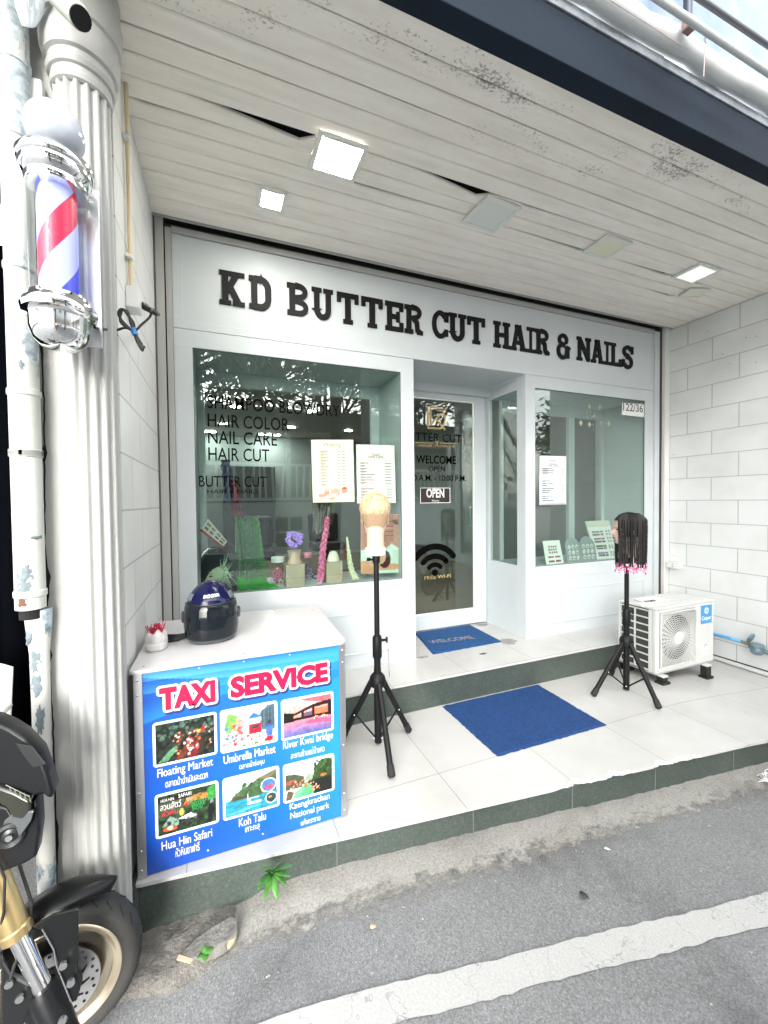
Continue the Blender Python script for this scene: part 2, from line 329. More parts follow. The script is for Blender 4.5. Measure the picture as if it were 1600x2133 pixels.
# ---------------------------------------------------------------- lettering
def text(name,body,org,ux,uy,m,parent=None,w=None,h=None,bold=0,ext=0,align='L',refh=None):
    c=bpy.data.curves.new('lettering','FONT'); c.body=body; c.offset=bold; c.resolution_u=3; c.space_line=1
    t=bpy.data.objects.new('lettering',c); COL.objects.link(t); dg=bpy.context.evaluated_depsgraph_get()
    me=bpy.data.meshes.new_from_object(t.evaluated_get(dg)); bpy.data.objects.remove(t); bpy.data.curves.remove(c)
    n=len(me.vertices); a=np.zeros(n*3); me.vertices.foreach_get('co',a); a=a.reshape(-1,3)
    x0,x1,y0,y1=a[:,0].min(),a[:,0].max(),a[:,1].min(),a[:,1].max()
    if refh: y0,y1=refh
    sx=w/(x1-x0) if w else None; sy=h/(y1-y0) if h else None
    sx=sx or sy; sy=sy or sx
    ox=-x0 if align=='L' else -(x0+x1)/2 if align=='C' else -x1
    org=np.array(org); ux=np.array(Vector(ux).normalized()); uy=np.array(Vector(uy).normalized()); nn=np.cross(ux,uy)
    P=org+np.outer((a[:,0]+ox)*sx,ux)+np.outer((a[:,1]-y0)*sy,uy)
    me.vertices.foreach_set('co',P.reshape(-1)); me.update(); me.name=name; me.materials.clear(); me.materials.append(m)
    o=bpy.data.objects.new(name,me); COL.objects.link(o)
    if ext:
        q=o.modifiers.new('thickness','SOLIDIFY'); q.thickness=ext; q.offset=1
    par(o,parent); return o
# ================================================================ ground and floors
def sm(a,b,x): t=min(max((x-a)/(b-a),0),1); return t*t*(3-2*t)
def zroad(x,y): return -.362-.055*sm(-.95,-1.75,x)*sm(-2.6,-1.5,y)
def yedge(x): return -1.274-.1153*x
def zf(x): return -.199-.095*sm(1.35,2.9,x)
xs=[-60,-20,-8,-4,-3,-2.6]+[-2.4+.1*i for i in range(18)]+[-.5,0,.6,1.4,3,6,12,30,60]; ys=[-60,-30,-12,-6,-4,-3.2]+[-2.8+.12*i for i in range(16)]+[-.4,1,8,60]
g=MB().grid([[(x,y,zroad(x,y)) for x in xs] for y in ys]); struct(g.build('road',M['asphalt'],smooth=30))
# concrete gutter strip along the foot of the porch, with a ragged outer edge and a broken hollow at its left end
a=[];b=[];mid=[]
for i in range(140):
    x=-1.42+4.6*i/139; yo=-1.30-.105*(x+.6)-.10+.035*math.sin(x*3.1)+random.uniform(-.012,.012); yo=min(yo,yedge(x)-.05)
    f=sm(-1.42,-1.05,x)
    zt=-.325 if x<.3 else -.338
    a.append((x,yo,zroad(x,yo)+.003)); mid.append((x,yo*.45+yedge(x)*.55,zroad(x,yo)*(1-f)+f*(zt-.008)+random.uniform(-.004,.004)+.004)); b.append((x,yedge(x)+.03,(zroad(x,yo)+.006)*(1-f)+f*zt+random.uniform(-.004,.004)))
struct(MB().grid([a,mid,b]).build('gutter',M['gutter'],smooth=60))
# dirt left at the corner of the porch
D=MB(); rows=[]
for j in range(12):
    row=[]
    for i in range(26):
        u=i/25;v=j/11; x=-1.80+.50*u; y=-1.30+.25*v+.02*math.sin(9*u); e=min(1,4*u*(1-u))*min(1,5*v*(1.25-v))
        row.append((x,y,zroad(x,y)-.004+e*(.022+.02*RNG.random())))
    rows.append(row)
struct(D.grid(rows).build('dirt',mat('dark loose dirt',hx('7A7771'),.95,var=.4,vs=28,bs=.8,bscale=90),smooth=70),'stuff')
# painted edge line
A=Vector((-.758,-1.629,0)); d=Vector((1.368,-.261,0)).normalized(); nrm=Vector((d.y,-d.x,0)); top=[];bot=[]
for i in range(260):
    s=-3+9*i/259; p=A+d*s; j=random.uniform(-.004,.004)+.003*math.sin(s*7); k=random.uniform(-.004,.004)+.003*math.sin(s*9+1)
    q=p+nrm*j; r=p+nrm*(.101+k); top.append((q.x,q.y,zroad(q.x,q.y)+.004)); bot.append((r.x,r.y,zroad(r.x,r.y)+.004))
struct(MB().grid([bot,top]).build('road_marking',M['roadpaint']))
# porch floor: tiled slab over a granite riser, front edge cut at an angle, chipped
fx=[]; x=-1.697
while x<2.86:
    fx.append(x); x+= .012 if .12<x<1.12 else .06
fx.append(2.86)
chip=[(.16,.03,.016),(.25,.07,.028),(.36,.03,.012),(.47,.05,.024),(.56,.03,.01),(.78,.06,.022),(.9,.05,.018),(1.0,.05,.01)]
def ch(x):
    c=0
    for cx,w,dp in chip: c=max(c,1.35*dp*max(0,1-abs(x-cx)/w)**.5*(1+.3*math.sin(x*190)+.2*math.sin(x*83)))
    return c+.0008*math.sin(x*90)
fr=[(x,yedge(x)+ch(x),zf(x)-.0) for x in fx]; fl=[(x,yedge(x)+ch(x)*.35,zf(x)-.014) for x in fx]
P=MB(); P.grid([[(x,-.355,zf(x)) for x in fx],[(x,-.98,zf(x)) for x in fx],fr])
P.grid([fr,fl]); P.grid([fl,[(x,yedge(x)+.03,zf(x)-.016) for x in fx]])
struct(P.build('porch_floor',M['floor_tile']))
struct(MB().grid([[(x,yedge(x)+.011,zf(x)-.0155) for x in fx],[(x,yedge(x)+.011,-.5) for x in fx]]).build('porch_riser',M['granite']))
rc=MB()
for x in (-.95,-.32,.22,.74,1.3,2.0): rc.box(x-.0012,x+.0012,yedge(x)+.0085,yedge(x)+.013,-.45,zf(x)-.018)
struct(rc.build('riser_joints',mat('riser joint grout',(.17,.18,.17),.8)))
struct(MB().box(-1.715,-1.69,-1.09,-.36,-.5,-.21).build('porch_end',M['granite']))
# upper step
st=MB(); st.box(-1.713,2.868,-.372,.58,-.016,0); struct(st.build('upper_step',M['floor_tile'],bevel=.004))
struct(MB().box(-1.713,2.868,-.358,-.32,-.4,-.0165).build('step_riser',M['granite']))
# worn cement patches beside the door
pt=MB()
def blob(cx,cy,rx,ry,z,seed,n=22):
    q=random.Random(seed); return [(cx+rx*math.cos(2*PI*i/n)*q.uniform(.7,1.1),cy+ry*math.sin(2*PI*i/n)*q.uniform(.7,1.1),z) for i in range(n)]
c=bp(1058,1336,Z=0); pt.prism(blob(c.x,c.y,.085,.075,0,3),(0,0,.0022))
c=bp(880,1369,Z=0); pt.prism(blob(c.x,c.y,.055,.022,0,5),(0,0,.0022))
c=bp(1002,1301,Z=0); pt.prism(blob(c.x,c.y-.02,.06,.03,0,6),(0,0,.0022))
struct(pt.build('cement_patch',mat('grey cement patch',hx('9A9A98'),.85,var=.3,vs=30,bs=.4,bscale=90)))
c=bp(1006,1362,Z=0); struct(MB().prism(blob(c.x,c.y,.035,.014,0,9),(0,0,.0025)).build('floor_chip',mat('dark floor chip',hx('4A4945'),.8,var=.4,vs=60)))
# ================================================================ party walls
t=thing('tiled_side_wall','party wall of the white block tiles on the left, carrying the beige conduit','wall',(-1.82,-.5,-.4))
MB().box(-1.93,-1.725,-1.13,.3,-.5,3.0).build('wall_core',M['peel_white'],t)
MB().box(-1.7245,-1.715,-1.035,-.02,-.2,2.93).build('tile_face',M['wall_tile'],t)
wl2=MB().box(2.87,3.1,-1.56,.3,-.5,3.0).build('tiled_side_wall',M['wall_tile'])
tag(wl2,'white block tiled party wall on the right behind the air conditioner','wall')
sk=MB().box(2.845,2.8685,-1.55,-.375,-.285,-.258); o=sk.build('skirting_strip',M['plastic_w'],wl2,bevel=.003)
MB().box(2.8685,2.8697,-1.55,-.375,-.258,-.248).build('skirting_gap',M['dark_void'],wl2)
for u,v in ((1475,690),(1505,738),(1520,757),(1575,755),(1403,947),(1554,703),(1576,700),(1404,1157)):
    p_=bp(u,v,X=2.869); MB().lathe([(.004,-.0006),(.0042,0)],p_,(1,0,0),8).build('nail_hole',mat('nail hole',(.12,.11,.1),.8) if 'nail hole' not in bpy.data.materials else bpy.data.materials['nail hole'],wl2)
# ================================================================ fluted column
cx,cy=-1.782,-1.13; colt=thing('fluted_column','white fluted column with chipped paint at the left corner of the porch','column',(cx,cy,-.42))
def flute(z,r,n=16,k=10):
    out=[]
    for i in range(n*k):
        a=2*PI*i/(n*k); ph=(i%k)/k; dpt=max(0,math.sin(PI*(ph-.14)/.72)) if .14<ph<.86 else 0
        rr=r-.012*dpt; out.append((cx+rr*math.cos(a),cy+rr*math.sin(a),z))
    return out
zz=[-.45,-.2,.3,.8,1.3,1.8,2.2,2.58]; C=MB(); rows=[flute(z,.083-.004*(z/2.6)) for z in zz]; rows=[r+[r[0]] for r in rows]; C.grid(rows); C.build('shaft',M['peel_post'],colt,smooth=50)
cap=[(.076,2.56),(.084,2.565),(.088,2.578),(.084,2.59),(.084,2.602),(.092,2.606),(.097,2.62),(.092,2.634),(.092,2.646),(.102,2.652),(.11,2.68),(.112,2.71),(.106,2.735),(.106,2.745),(.114,2.75),(.118,2.785),(.119,2.82),(.114,2.85),(.114,2.93)]
MB().lathe(cap,(cx,cy,0),n=48).build('capital',M['peel_white'],colt,smooth=28)
# drain pipe in two lengths, paint peeling
px_,py_=-1.946,-1.178; dp=thing('drain_pipe','old white drain pipe with peeling paint beside the column','pipe',(px_,py_,-.4))
def ring(z,r): return [(r,z-.012),(r+.0035,z-.008),(r+.0035,z+.008),(r,z+.012)]
zb=bp(60,1268,Y=py_).z; prof=[(.033,zb)]+[(.039,zb+.002)]
for z in (zb+.05,bp(60,945,Y=py_).z,bp(60,820,Y=py_).z,bp(40,560,Y=py_).z,bp(25,285,Y=py_).z,bp(20,130,Y=py_).z): prof+=ring(z,.039)
prof+=[(.039,2.74),(.036,2.78),(.03,2.8)]
MB().lathe(prof,(px_,py_,0),n=28).build('upper_pipe',M['peel_pipe'],dp,smooth=35)
lo=[(.036,zb-.006),(.037,zb-.02),(.033,zb-.07),(.026,zb-.15),(.025,zb-.3),(.025,-.45)]
MB().lathe(lo,(px_+.012,py_+.02,0),n=24).build('lower_pipe',peeling('bare pipe paint',(.58,.58,.55),(.14,.2,.24),.5,8,(1,1,.35),(.5,.58,.62)),dp,smooth=35)
MB().lathe([(.03,zb-.03),(.03,zb+.03)],(px_,py_,0),n=20).build('joint_gap',M['dark_void'],dp)
zc=bp(60,945,Y=py_).z
MB().lathe([(.0405,zc-.012),(.0425,zc-.01),(.0425,zc+.01),(.0405,zc+.012)],(px_,py_,0),n=28).build('clamp',M['peel_white'],dp,smooth=35)
MB().tube([(px_,py_,2.74),(px_,py_,2.8),(px_+.03,py_+.01,2.88),(px_+.1,py_+.04,2.93)],[.038,.037,.036,.034],16).build('elbow',M['peel_white'],dp,smooth=50)
ck=MB(); q_=random.Random(17); L_=[];R_=[]
for i in range(90):
    z=-.4+2.6*i/89; x=-1.9165+.0045*math.sin(z*5)+q_.uniform(-.002,.002); w_=.0022+.006*max(0,math.sin(z*7.3+1))**6+(.006 if q_.random()<.08 else 0); L_.append((x-w_,-1.1315,z)); R_.append((x+w_,-1.1315,z))
ck.grid([L_,R_]).build('wall_crack',M['dark_void'],t)
blue_g=mat('bare blue grey metal',(.17,.215,.235),.6,var=.3,vs=60); rust=mat('rust spot',(.16,.07,.035),.8,var=.4,vs=80)
def wear(u,v,wpx,hpx,r,xc,yc,mt,seed):
    q=random.Random(seed); p0=bp(u,v,Y=yc-r*.9); k=.0019; pts=[]
    for i in range(26):
        a=2*PI*i/26; f=q.uniform(.55,1.15); dx=wpx*k*f*math.cos(a); dz=hpx*k*f*math.sin(a); X=p0.x-xc+dx; X=max(-r*.96,min(r*.96,X)); pts.append((xc+X*1.004,yc-math.sqrt(max(0,r*r-X*X))*1.004-.0006,p0.z+dz))
    c=(sum(p[0] for p in pts)/26,min(p[1] for p in pts)-.0004,sum(p[2] for p in pts)/26); MB().add(pts+[c],[(i,(i+1)%26,26) for i in range(26)]).build('paint_loss',mt,dp)
for a_ in ((50,1215,13,28,blue_g,1),(58,1190,5,12,blue_g,2),(48,1243,10,8,blue_g,3),(75,1120,9,3,blue_g,5),(45,760,4,9,blue_g,6),(70,540,4,10,blue_g,8)): wear(a_[0],a_[1],a_[2],a_[3],.0393,px_,py_,a_[4],a_[5])
wear(47,1254,7,9,.0396,px_,py_,rust,4)
for a_ in ((58,1330,7,14,11),(70,1375,11,26,12),(74,1425,9,22,13),(84,1500,7,28,14)): wear(a_[0],a_[1],a_[2],a_[3],.0262 if a_[1]>1350 else .033,px_+.012,py_+.02,blue_g,a_[4])
# timber batten covering the gap in the neighbour's opening, dark curtain and white plastic chair behind
o=MB().grid([[(-2.05-.06*i+.0,.05+.05*math.sin(i*1.7),z) for i in range(40)] for z in (-.4,2.6)]).build('shade_curtain',mat('black shade cloth',(.0008,.0012,.002),.95,spec=.02,bs=.3,bscale=300),smooth=60,solid=.004)
tag(o,'black shade curtain closing the opening beyond the drain pipe','curtain')
o=MB().box(-4.5,-1.94,-1.2,.3,2.98,3.06).build('sky_fill_panel',mat('grey fill panel',(.3,.33,.36),.6,var=.1)); tag(o,'grey fill panel added behind the gap between pipe and column in place of dull sky','soffit')  # grey slab added so the gap shows a dull sky tone, not bright sky
k=MB()
k.tube([bp(63,100,Y=-.9),bp(85,135,Y=-.9),bp(118,183,Y=-.9)],.006,8).tube([bp(80,80,Y=-.9),bp(100,130,Y=-.9),bp(116,183,Y=-.9)],.009,8)
tag(k.build('dark_cables',mat('dark blue cable',(.01,.02,.07),.5)),'dark blue cables crossing the gap between the drain pipe and the column','cable')
c=bp(68,195,Y=-1.13); jb=MB().box(c.x-.02,c.x+.035,-1.165,-1.131,c.z-.045,c.z+.025).build('junction_box',M['plastic_w'],bevel=.004); tag(jb,'small white junction box on the wall above the white globe','junction box')
# corrugated hose under the ceiling
h0=bp(95,-35,Y=-1.34); h1=bp(168,38,Y=-1.45); hp=[];hr=[]
for i in range(120):
    u=i/119; hp.append(h0.lerp(h1,u)); hr.append(.027+.0022*math.sin(u*34*PI))
ho=MB().tube(hp,hr,18).build('corrugated_hose',mat('pale ribbed hose',(.66,.7,.62),.5,var=.1,vs=12),smooth=60)
tag(ho,'pale corrugated hose with a dark open end under the ceiling corner','hose')
dd=(h1-h0).normalized(); MB().lathe([(.025,.0),(.0255,.003)],h1,dd,18).build('open_end',M['dark_void'],ho)
# bunched plastic tied at the pipe top
cl=MB(); 
for i in range(9):
    a=bp(38+6*i,-20,Y=-1.25); b_=bp(52+2.2*i,50+6*random.random(),Y=-1.22); cl.tube([a,a.lerp(b_,.5)+Vector((0,0,.01*random.uniform(-1,1))),b_],[.012,.016,.008],7,flat=.5)
tag(cl.build('plastic_rag',mat('dirty white plastic',(.6,.66,.7),.35,var=.2,vs=20),smooth=60),'crumpled white plastic tied around the top of the drain pipe','plastic sheet')
# white chair in the neighbouring shop
wc=thing('plastic_chair','white plastic chair half hidden behind the motorcycle at the left edge','chair',(-2.55,-.55,-.36)); wm=M['plastic_w']
cx0,cy0=-2.54,-.55
MB().grid([[(cx0-.2+.4*i/8,cy0-.2+.4*j/6,.06+.01*((i-4)/4)**2) for i in range(9)] for j in range(7)]).build('seat',wm,wc,smooth=50,solid=.012)
MB().grid([[(cx0-.2+.42*i/10,cy0+.2+.06*(j/8)-.03*((i-5)/5)**2,.08+.40*(j/8)*(1-.12*((i-5)/5)**2)) for i in range(11)] for j in range(9)]).build('backrest',wm,wc,smooth=50,solid=.01)
for sx in (-1,1):
    MB().tube([(cx0+sx*.21,cy0+.2,.26),(cx0+sx*.23,cy0,.27),(cx0+sx*.21,cy0-.2,.25),(cx0+sx*.2,cy0-.21,.06)],.016,8).build('armrest',wm,wc,smooth=60)
    for sy in (-1,1): MB().tube([(cx0+sx*.19,cy0+sy*.19,.06),(cx0+sx*.22,cy0+sy*.22,-.4)],[.02,.014],8).build('leg',wm,wc,smooth=60)
# ================================================================ shop front
fm=M['facade']; WL,WR,WT,WB,DR,DT,PL,PR=-1.517,-.106,2.174,.624,1.06,2.28,1.164,2.54; X0,X1=-1.62,2.662
sf=thing('shopfront','pale grey painted shop front with two display windows and a recessed glass door','shop front',(.5,.3,0))
def fb(x0,x1,z0,z1,y0=0,y1=.05): return MB().box(x0,x1,y0,y1,z0,z1)
fr=MB()
for b_ in ((X0,WL,.0,WT),(WR,0,0,WT),(DR,PL,0,WT),(PR,X1,0,WT)): fr.box(b_[0],b_[1],0,.05,b_[2],b_[3])
fr.box(WL,WR,0,.05,.507,WB); fr.box(PL,PR,0,.05,.507,WB)
fr.box(X0,0,0,.05,WT,DT); fr.box(DR,X1,0,.05,WT,DT)
fr.build('window_surround',fm,sf,bevel=.0015)
for x0,x1 in ((WL,WR),(PL,PR)): MB().box(x0,x1,.001,.05,0,.506).build('stall_riser',fm,sf,bevel=.0015)
def ringbox(x0,x1,z0,z1,w,y0,y1):
    b_=MB(); b_.box(x0,x1,y0,y1,z1-w,z1); b_.box(x0,x1,y0,y1,z0,z0+w); b_.box(x0,x0+w,y0,y1,z0+w,z1-w); b_.box(x1-w,x1,y0,y1,z0+w,z1-w); return b_
for x0,x1 in ((-1.45,-.108),(1.16+.005,2.539)):
    ringbox(x0+.005,x1-.005,.1,.405,.014,-.006,.001).build('panel_moulding',fm,sf,bevel=.003)
    MB().box(x0+.019,x1-.019,-.002,.001,.114,.391).build('riser_panel',fm,sf)
# fascia
fa=MB(); fa.box(X0,X1,.0,.05,DT+.003,2.331); fa.box(X0,-1.566,0,.05,2.331,2.845); fa.box(2.63,X1,0,.05,2.331,2.845); fa.build('fascia_border',fm,sf,bevel=.0015)
MB().box(-1.566,2.63,.005,.05,2.331,2.845).build('fascia_panel',fm,sf)
# door recess
re=MB(); re.box(0-.05,0,.051,.6,0,DT); re.box(DR+.0,DR+.04,.051,.11,0,DT); re.box(DR,DR+.04,.509,.6,0,DT); re.box(DR,DR+.04,.11,.509,0,.6277); re.box(DR,DR+.04,.11,.509,2.1725,DT)
re.box(0,DR,.051,.62,DT+.003,DT+.06)
re.build('door_recess',fm,sf,bevel=.0015)
# display boxes
for (x0,x1) in ((WL,WR),(PL,PR)):
    db=MB(); db.box(x0-.02,x1+.02,.05,.5,WB-.03,WB); db.box(x0-.02,x1+.02,.05,.49,WT,WT+.03)
    db.box(x0-.025,x0-.001,.05,.49,WB,WT) if x0<0 else None
    db.box(x1+.001,x1+.025,.05,.49,WB,WT)
    db.box(x0,x1,.45,.49,2.07,WT-.001)
    if x0<0: db.box(x1-.07,x1-.001,.45,.49,WB,2.069); db.box(x0+.001,x0+.05,.45,.49,WB,2.069)
    else:
        db.box(x1-.05,x1-.001,.45,.49,WB,2.069); db.box(2.02,2.1,.45,.49,WB,2.069); db.box(x0+.001,x0+.03,.46,.49,WB,2.069)
    db.build('display_case',fm,sf,bevel=.002)
gl=M['glass']
MB().box(WL+.001,WR-.001,.012,.018,WB+.001,WT-.001).build('window_pane',gl,sf); MB().box(PL+.001,PR-.001,.012,.018,WB+.001,WT-.001).build('window_pane',gl,sf)
MB().box(DR+.012,DR+.018,.111,.508,.629,2.1715).build('side_pane',gl,sf)
ed=mat('dark sealant',(.09,.12,.11),.5)
for (x0,x1) in ((WL,WR),(PL,PR)): ringbox(x0,x1,WB,WT,.0045,.006,.0115).build('window_seal',ed,sf)
# salon room behind
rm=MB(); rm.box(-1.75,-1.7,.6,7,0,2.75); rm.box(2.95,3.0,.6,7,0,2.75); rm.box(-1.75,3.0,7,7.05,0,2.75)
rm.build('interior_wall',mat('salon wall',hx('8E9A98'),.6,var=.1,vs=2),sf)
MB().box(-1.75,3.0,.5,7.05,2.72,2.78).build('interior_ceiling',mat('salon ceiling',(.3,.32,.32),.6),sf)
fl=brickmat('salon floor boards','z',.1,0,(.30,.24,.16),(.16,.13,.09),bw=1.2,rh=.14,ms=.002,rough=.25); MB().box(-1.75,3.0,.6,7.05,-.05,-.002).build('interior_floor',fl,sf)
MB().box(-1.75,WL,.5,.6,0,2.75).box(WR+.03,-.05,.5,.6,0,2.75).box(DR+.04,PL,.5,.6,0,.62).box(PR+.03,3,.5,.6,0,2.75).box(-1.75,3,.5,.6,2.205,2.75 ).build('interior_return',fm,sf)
dl=emit('downlight glow',(1,.97,.92),22)
for (u,v) in ((531,798),(710,815),(491,847),(648,857),(465,882),(607,890),(726,897),(443,906),(577,912),(546,932),(432,920),(560,923)):
    p=bp(u,v,Z=2.715)
    if p.y>6.8: p=bp(u,v,Y=6.6)
    MB().lathe([(.06,-.006),(.075,-.004),(.075,0)],(p.x,p.y,2.716),n=20).build('downlight',dl,sf,smooth=60)
# salon fittings seen dimly through the glass
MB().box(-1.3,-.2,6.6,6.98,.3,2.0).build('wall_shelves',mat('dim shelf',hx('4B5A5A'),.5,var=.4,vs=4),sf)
for i,(x,y) in enumerate(((-.9,3.6),(.4,4.4),(1.4,3.2))):
    MB().box(x-.28,x+.28,y-.25,y+.25,.35,.5).box(x-.28,x+.28,y+.17,y+.27,.5,1.0).box(x-.05,x+.05,y-.05,y+.05,0,.35).build('salon_chair',mat('salon chair',(.02,.02,.022),.4),sf,bevel=.04)
# ---- door
dr=thing('glass_door','white framed glass door with gold and black vinyl lettering','door',(.55,.55,0))
x0,x1=.13,1.052; gx0,gx1,gz0,gz1=.235,.924,.149,2.16
d_=MB(); d_.box(x0,gx0,.55,.59,.012,2.268); d_.box(gx1,x1,.55,.59,.012,2.268); d_.box(gx0,gx1,.55,.59,.012,gz0); d_.box(gx0,gx1,.55,.59,gz1,2.268); d_.build('door_frame',fm,dr,bevel=.003)
ringbox(gx0,gx1,gz0,gz1,.014,.558,.575).build('glazing_bead',M['plastic_w'],dr,bevel=.002)
MB().box(gx0+.002,gx1-.002,.565,.571,gz0+.002,gz1-.002).build('door_pane',gl,dr)
MB().box(0.001,x0-.003,.55,.6,.001,2.277).build('side_jamb',fm,dr)
MB().box(.9,.93,.6,.64,.95,1.15).build('pull_handle',M['chrome'],dr,bevel=.006)
MB().box(.13,1.055,.575,.62,2.269,2.282).build('door_head_gap',M['dark_void'],dr)
# ---- shutter posts and head track
lp=MB().box(-1.706,-1.662,-.03,.03,0,2.92).build('shutter_post',M['peel_post'],bevel=.003); tag(lp,'worn white timber post at the left end of the shop front','post')
MB().box(-1.662,-1.655,0,.02,0,2.92).build('shutter_slot',M['dark_void'],lp); MB().box(-1.655,-1.6215,-.012,.03,0,2.87).build('inner_strip',M['peel_post'],lp,bevel=.002)
MB().box(-1.7145,-1.7075,-.03,.02,0,2.92).build('wall_slot',mat('dark gap',(.12,.11,.12),.8),lp)
rp=MB().box(2.79,2.862,-.03,.03,0,2.92).build('shutter_post',M['plastic_w'],bevel=.003); tag(rp,'white shutter post in the corner against the right block wall','post')
MB().box(2.74,2.785,.0,.03,0,2.92).build('shutter_slot',mat('dark brown channel',(.045,.035,.03),.6),rp); MB().box(2.667,2.735,-.012,.03,0,2.87).build('inner_strip',fm,rp,bevel=.002)
hd=MB().box(-1.62,2.66,-.008,.05,2.848,2.886).build('header_batten',M['peel_post'],bevel=.003); tag(hd,'chipped white batten above the sign board under the ceiling','batten')
MB().box(-1.7,2.86,.06,.1,2.87,3.0).build('track_recess',mat('dusty shutter track',(.13,.12,.1),.8,var=.3,vs=9),hd); MB().box(-1.7,2.86,-.03,.06,2.935,2.95).build('track_roof',M['dark_void'],hd)
# ================================================================ canopy soffit of boards, some sprung loose
cf=thing('canopy_soffit','weathered white board ceiling of the canopy over the porch','ceiling',(.5,-.8,2.915))
Zc=2.915; w=.0985; edges=[-1.478+w*i for i in range(15)]+[-.05]
def bump1(x,a,b,h,side):
    if x<a or x>b: return 0
    return h*((x-a)/(b-a))**1.2 if side>0 else h*((b-x)/(b-a))**1.2
def gapadd(i,x):
    # i = board edge index from the street; returns extra opening (lower board sags away from this edge)
    if i==6: return bump1(x,-1.5,-.93,.062,1)+bump1(x,-.42,.015,.052,1)+bump1(x,.27,.62,.012,-1)
    if i==7: return bump1(x,-1.68,-1.3,.012,-1)
    if i==8: return bump1(x,-.69,.02,.012,-1)+bump1(x,.27,.94,.02,1)+bump1(x,1.2,1.86,.025,1)
    if i==10: return bump1(x,1.75,2.2,.03,1)
    return 0
B=MB()
for i in range(len(edges)-1):
    xa=-2.4 if edges[i]<-.86 else -1.716; n=64; lo=[];hi=[]; tz=random.uniform(-.002,.002); ty=random.uniform(-.002,.002)
    g_=random.uniform(.0012,.0028)
    for k in range(n+1):
        x=xa+(2.868-xa)*k/n; w_=.0012*math.sin(x*2.1+i)
        ga=gapadd(i,x); gb=gapadd(i+1,x)*0
        lo.append((x,edges[i]+g_+ga+w_,Zc+tz+.0015*math.sin(x*3+i*2)+ga*.05)); hi.append((x,edges[i+1]-g_-gb+w_,Zc+tz+ty+.0015*math.sin(x*3+i*2)-(.1*ga)))
    e=.005
    l2=[(p[0],p[1]+e,p[2]-.005) for p in lo]; h2=[(p[0],p[1]-e,p[2]-.005) for p in hi]
    l3=[(p[0],p[1],p[2]+.012) for p in lo]; h3=[(p[0],p[1],p[2]+.012) for p in hi]
    B.grid([l3,lo,l2,h2,hi,h3])
B.build('soffit_boards',M['soffit'],cf,smooth=25)
MB().box(-2.4,2.868,-1.478,-.04,2.955,2.96).build('roof_void',M['dark_void'],cf)
MB().box(-1.715,2.868,-.05,-.043,2.9,2.955).build('edge_bead',M['peel_post'],cf)
MB().box(-2.4,2.868,-1.4795,-1.472,2.905,2.955).build('outer_bead',M['soffit'],cf)
# LED panels in the ceiling
on=emit('lit lamp panel',(1,.965,.89),15.0); warm=emit('dim lamp panel',(1,.95,.85),.12); off=mat('unlit diffuser',hx('D9DDD8'),.4); cream=mat('yellowed diffuser',hx('E6E2CB'),.4)
frm=mat('lamp frame white',(.74,.76,.72),.4)
def lamp(c4,dif,label,drop,m=.022):
    P=[bp(u,v,Z=Zc) for u,v in c4]; c=sum(P,Vector())/4; xs_=(P[1]-P[0]+P[2]-P[3])/4; ys_=(P[0]-P[3]+P[1]-P[2])/4
    ax=Vector((xs_.length,0,0)); ax.y=xs_.y; ay=Vector((0,ys_.length,0)); ay.x=ys_.x
    t=thing('ceiling_light',label,'ceiling light',(c.x,c.y,Zc),'square light panels in the canopy ceiling')
    z=Zc-.016-drop; b_=MB(); hxx,hy=ax.length,ay.length
    cc=Vector((c.x,c.y,z)); ux=ax.normalized();uy=ay.normalized(); uy=(uy-ux*uy.dot(ux)).normalized()
    for s in (-1,1):
        b_.obox(cc+ux*s*(hxx-m/2),ux*m/2,uy*hy,(0,0,.008)); b_.obox(cc+uy*s*(hy-m/2),ux*(hxx-m-.0005),uy*m/2,(0,0,.008))
    b_.build('frame',frm,t,bevel=.003)
    MB().obox(cc+Vector((0,0,.001)),ux*(hxx-m-.0006),uy*(hy-m-.0006),(0,0,.005)).build('diffuser',dif,t)
    MB().obox(cc+Vector((0,0,.012)),ux*(hxx*.8),uy*(hy*.8),(0,0,.0035)).build('housing',M['alu'],t)
lamp([(665,262),(768,300),(737,372),(642,345)],on,'largest lit square light, in the ceiling beside the widest gap between boards',.0)
lamp([(540,377),(600,398),(590,436),(533,425)],on,'small lit square light nearest the left wall',.0)
lamp([(1012,398),(1085,425),(1030,480),(965,457)],off,'unlit pale grey square light above the middle of the shop sign',.004)
lamp([(1268,482),(1318,500),(1262,534),(1213,520)],cream,'unlit square light with a yellowed cover',.004)
lamp([(1457,541),(1503,556),(1440,587),(1403,574)],warm,'faintly glowing square light near the right wall',.002)
lamp([(1436,594),(1481,600),(1455,610),(1416,614)],cream,'smallest square light, in the ceiling corner closest to the right wall',.006,.016)
# beam, gutter and sheeted scaffold above
bm=MB().box(-3.2,5.5,-1.56,-1.481,2.9,3.09).build('canopy_beam',mat('dark navy painted steel',hx('0F1F2E'),.75,var=.25,vs=4,bs=.1,bscale=30,spec=.25),bevel=.004); tag(bm,'dark navy steel beam along the street edge of the canopy','beam')
fs=MB().box(-3.2,5.5,-1.566,-1.55,3.0925,3.135).build('metal_flashing',mat('weathered zinc strip',(.3,.33,.36),.5,.4,var=.35,vs=20),bevel=.003); tag(fs,'weathered grey metal strip on top of the navy beam','flashing')
rl=[(x*.1-3.2,-1.585+.004*math.sin(x*1.3),3.185+.006*math.sin(x*.9)) for x in range(88)]
ro=MB().tube(rl,[.045+.004*math.sin(i*2.1) for i in range(88)],14).build('rolled_sheet',mat('white rolled plastic',(.75,.78,.78),.45,var=.08,vs=9),smooth=60); tag(ro,'roll of white plastic sheet lying along the beam','plastic sheet')
sh=[]
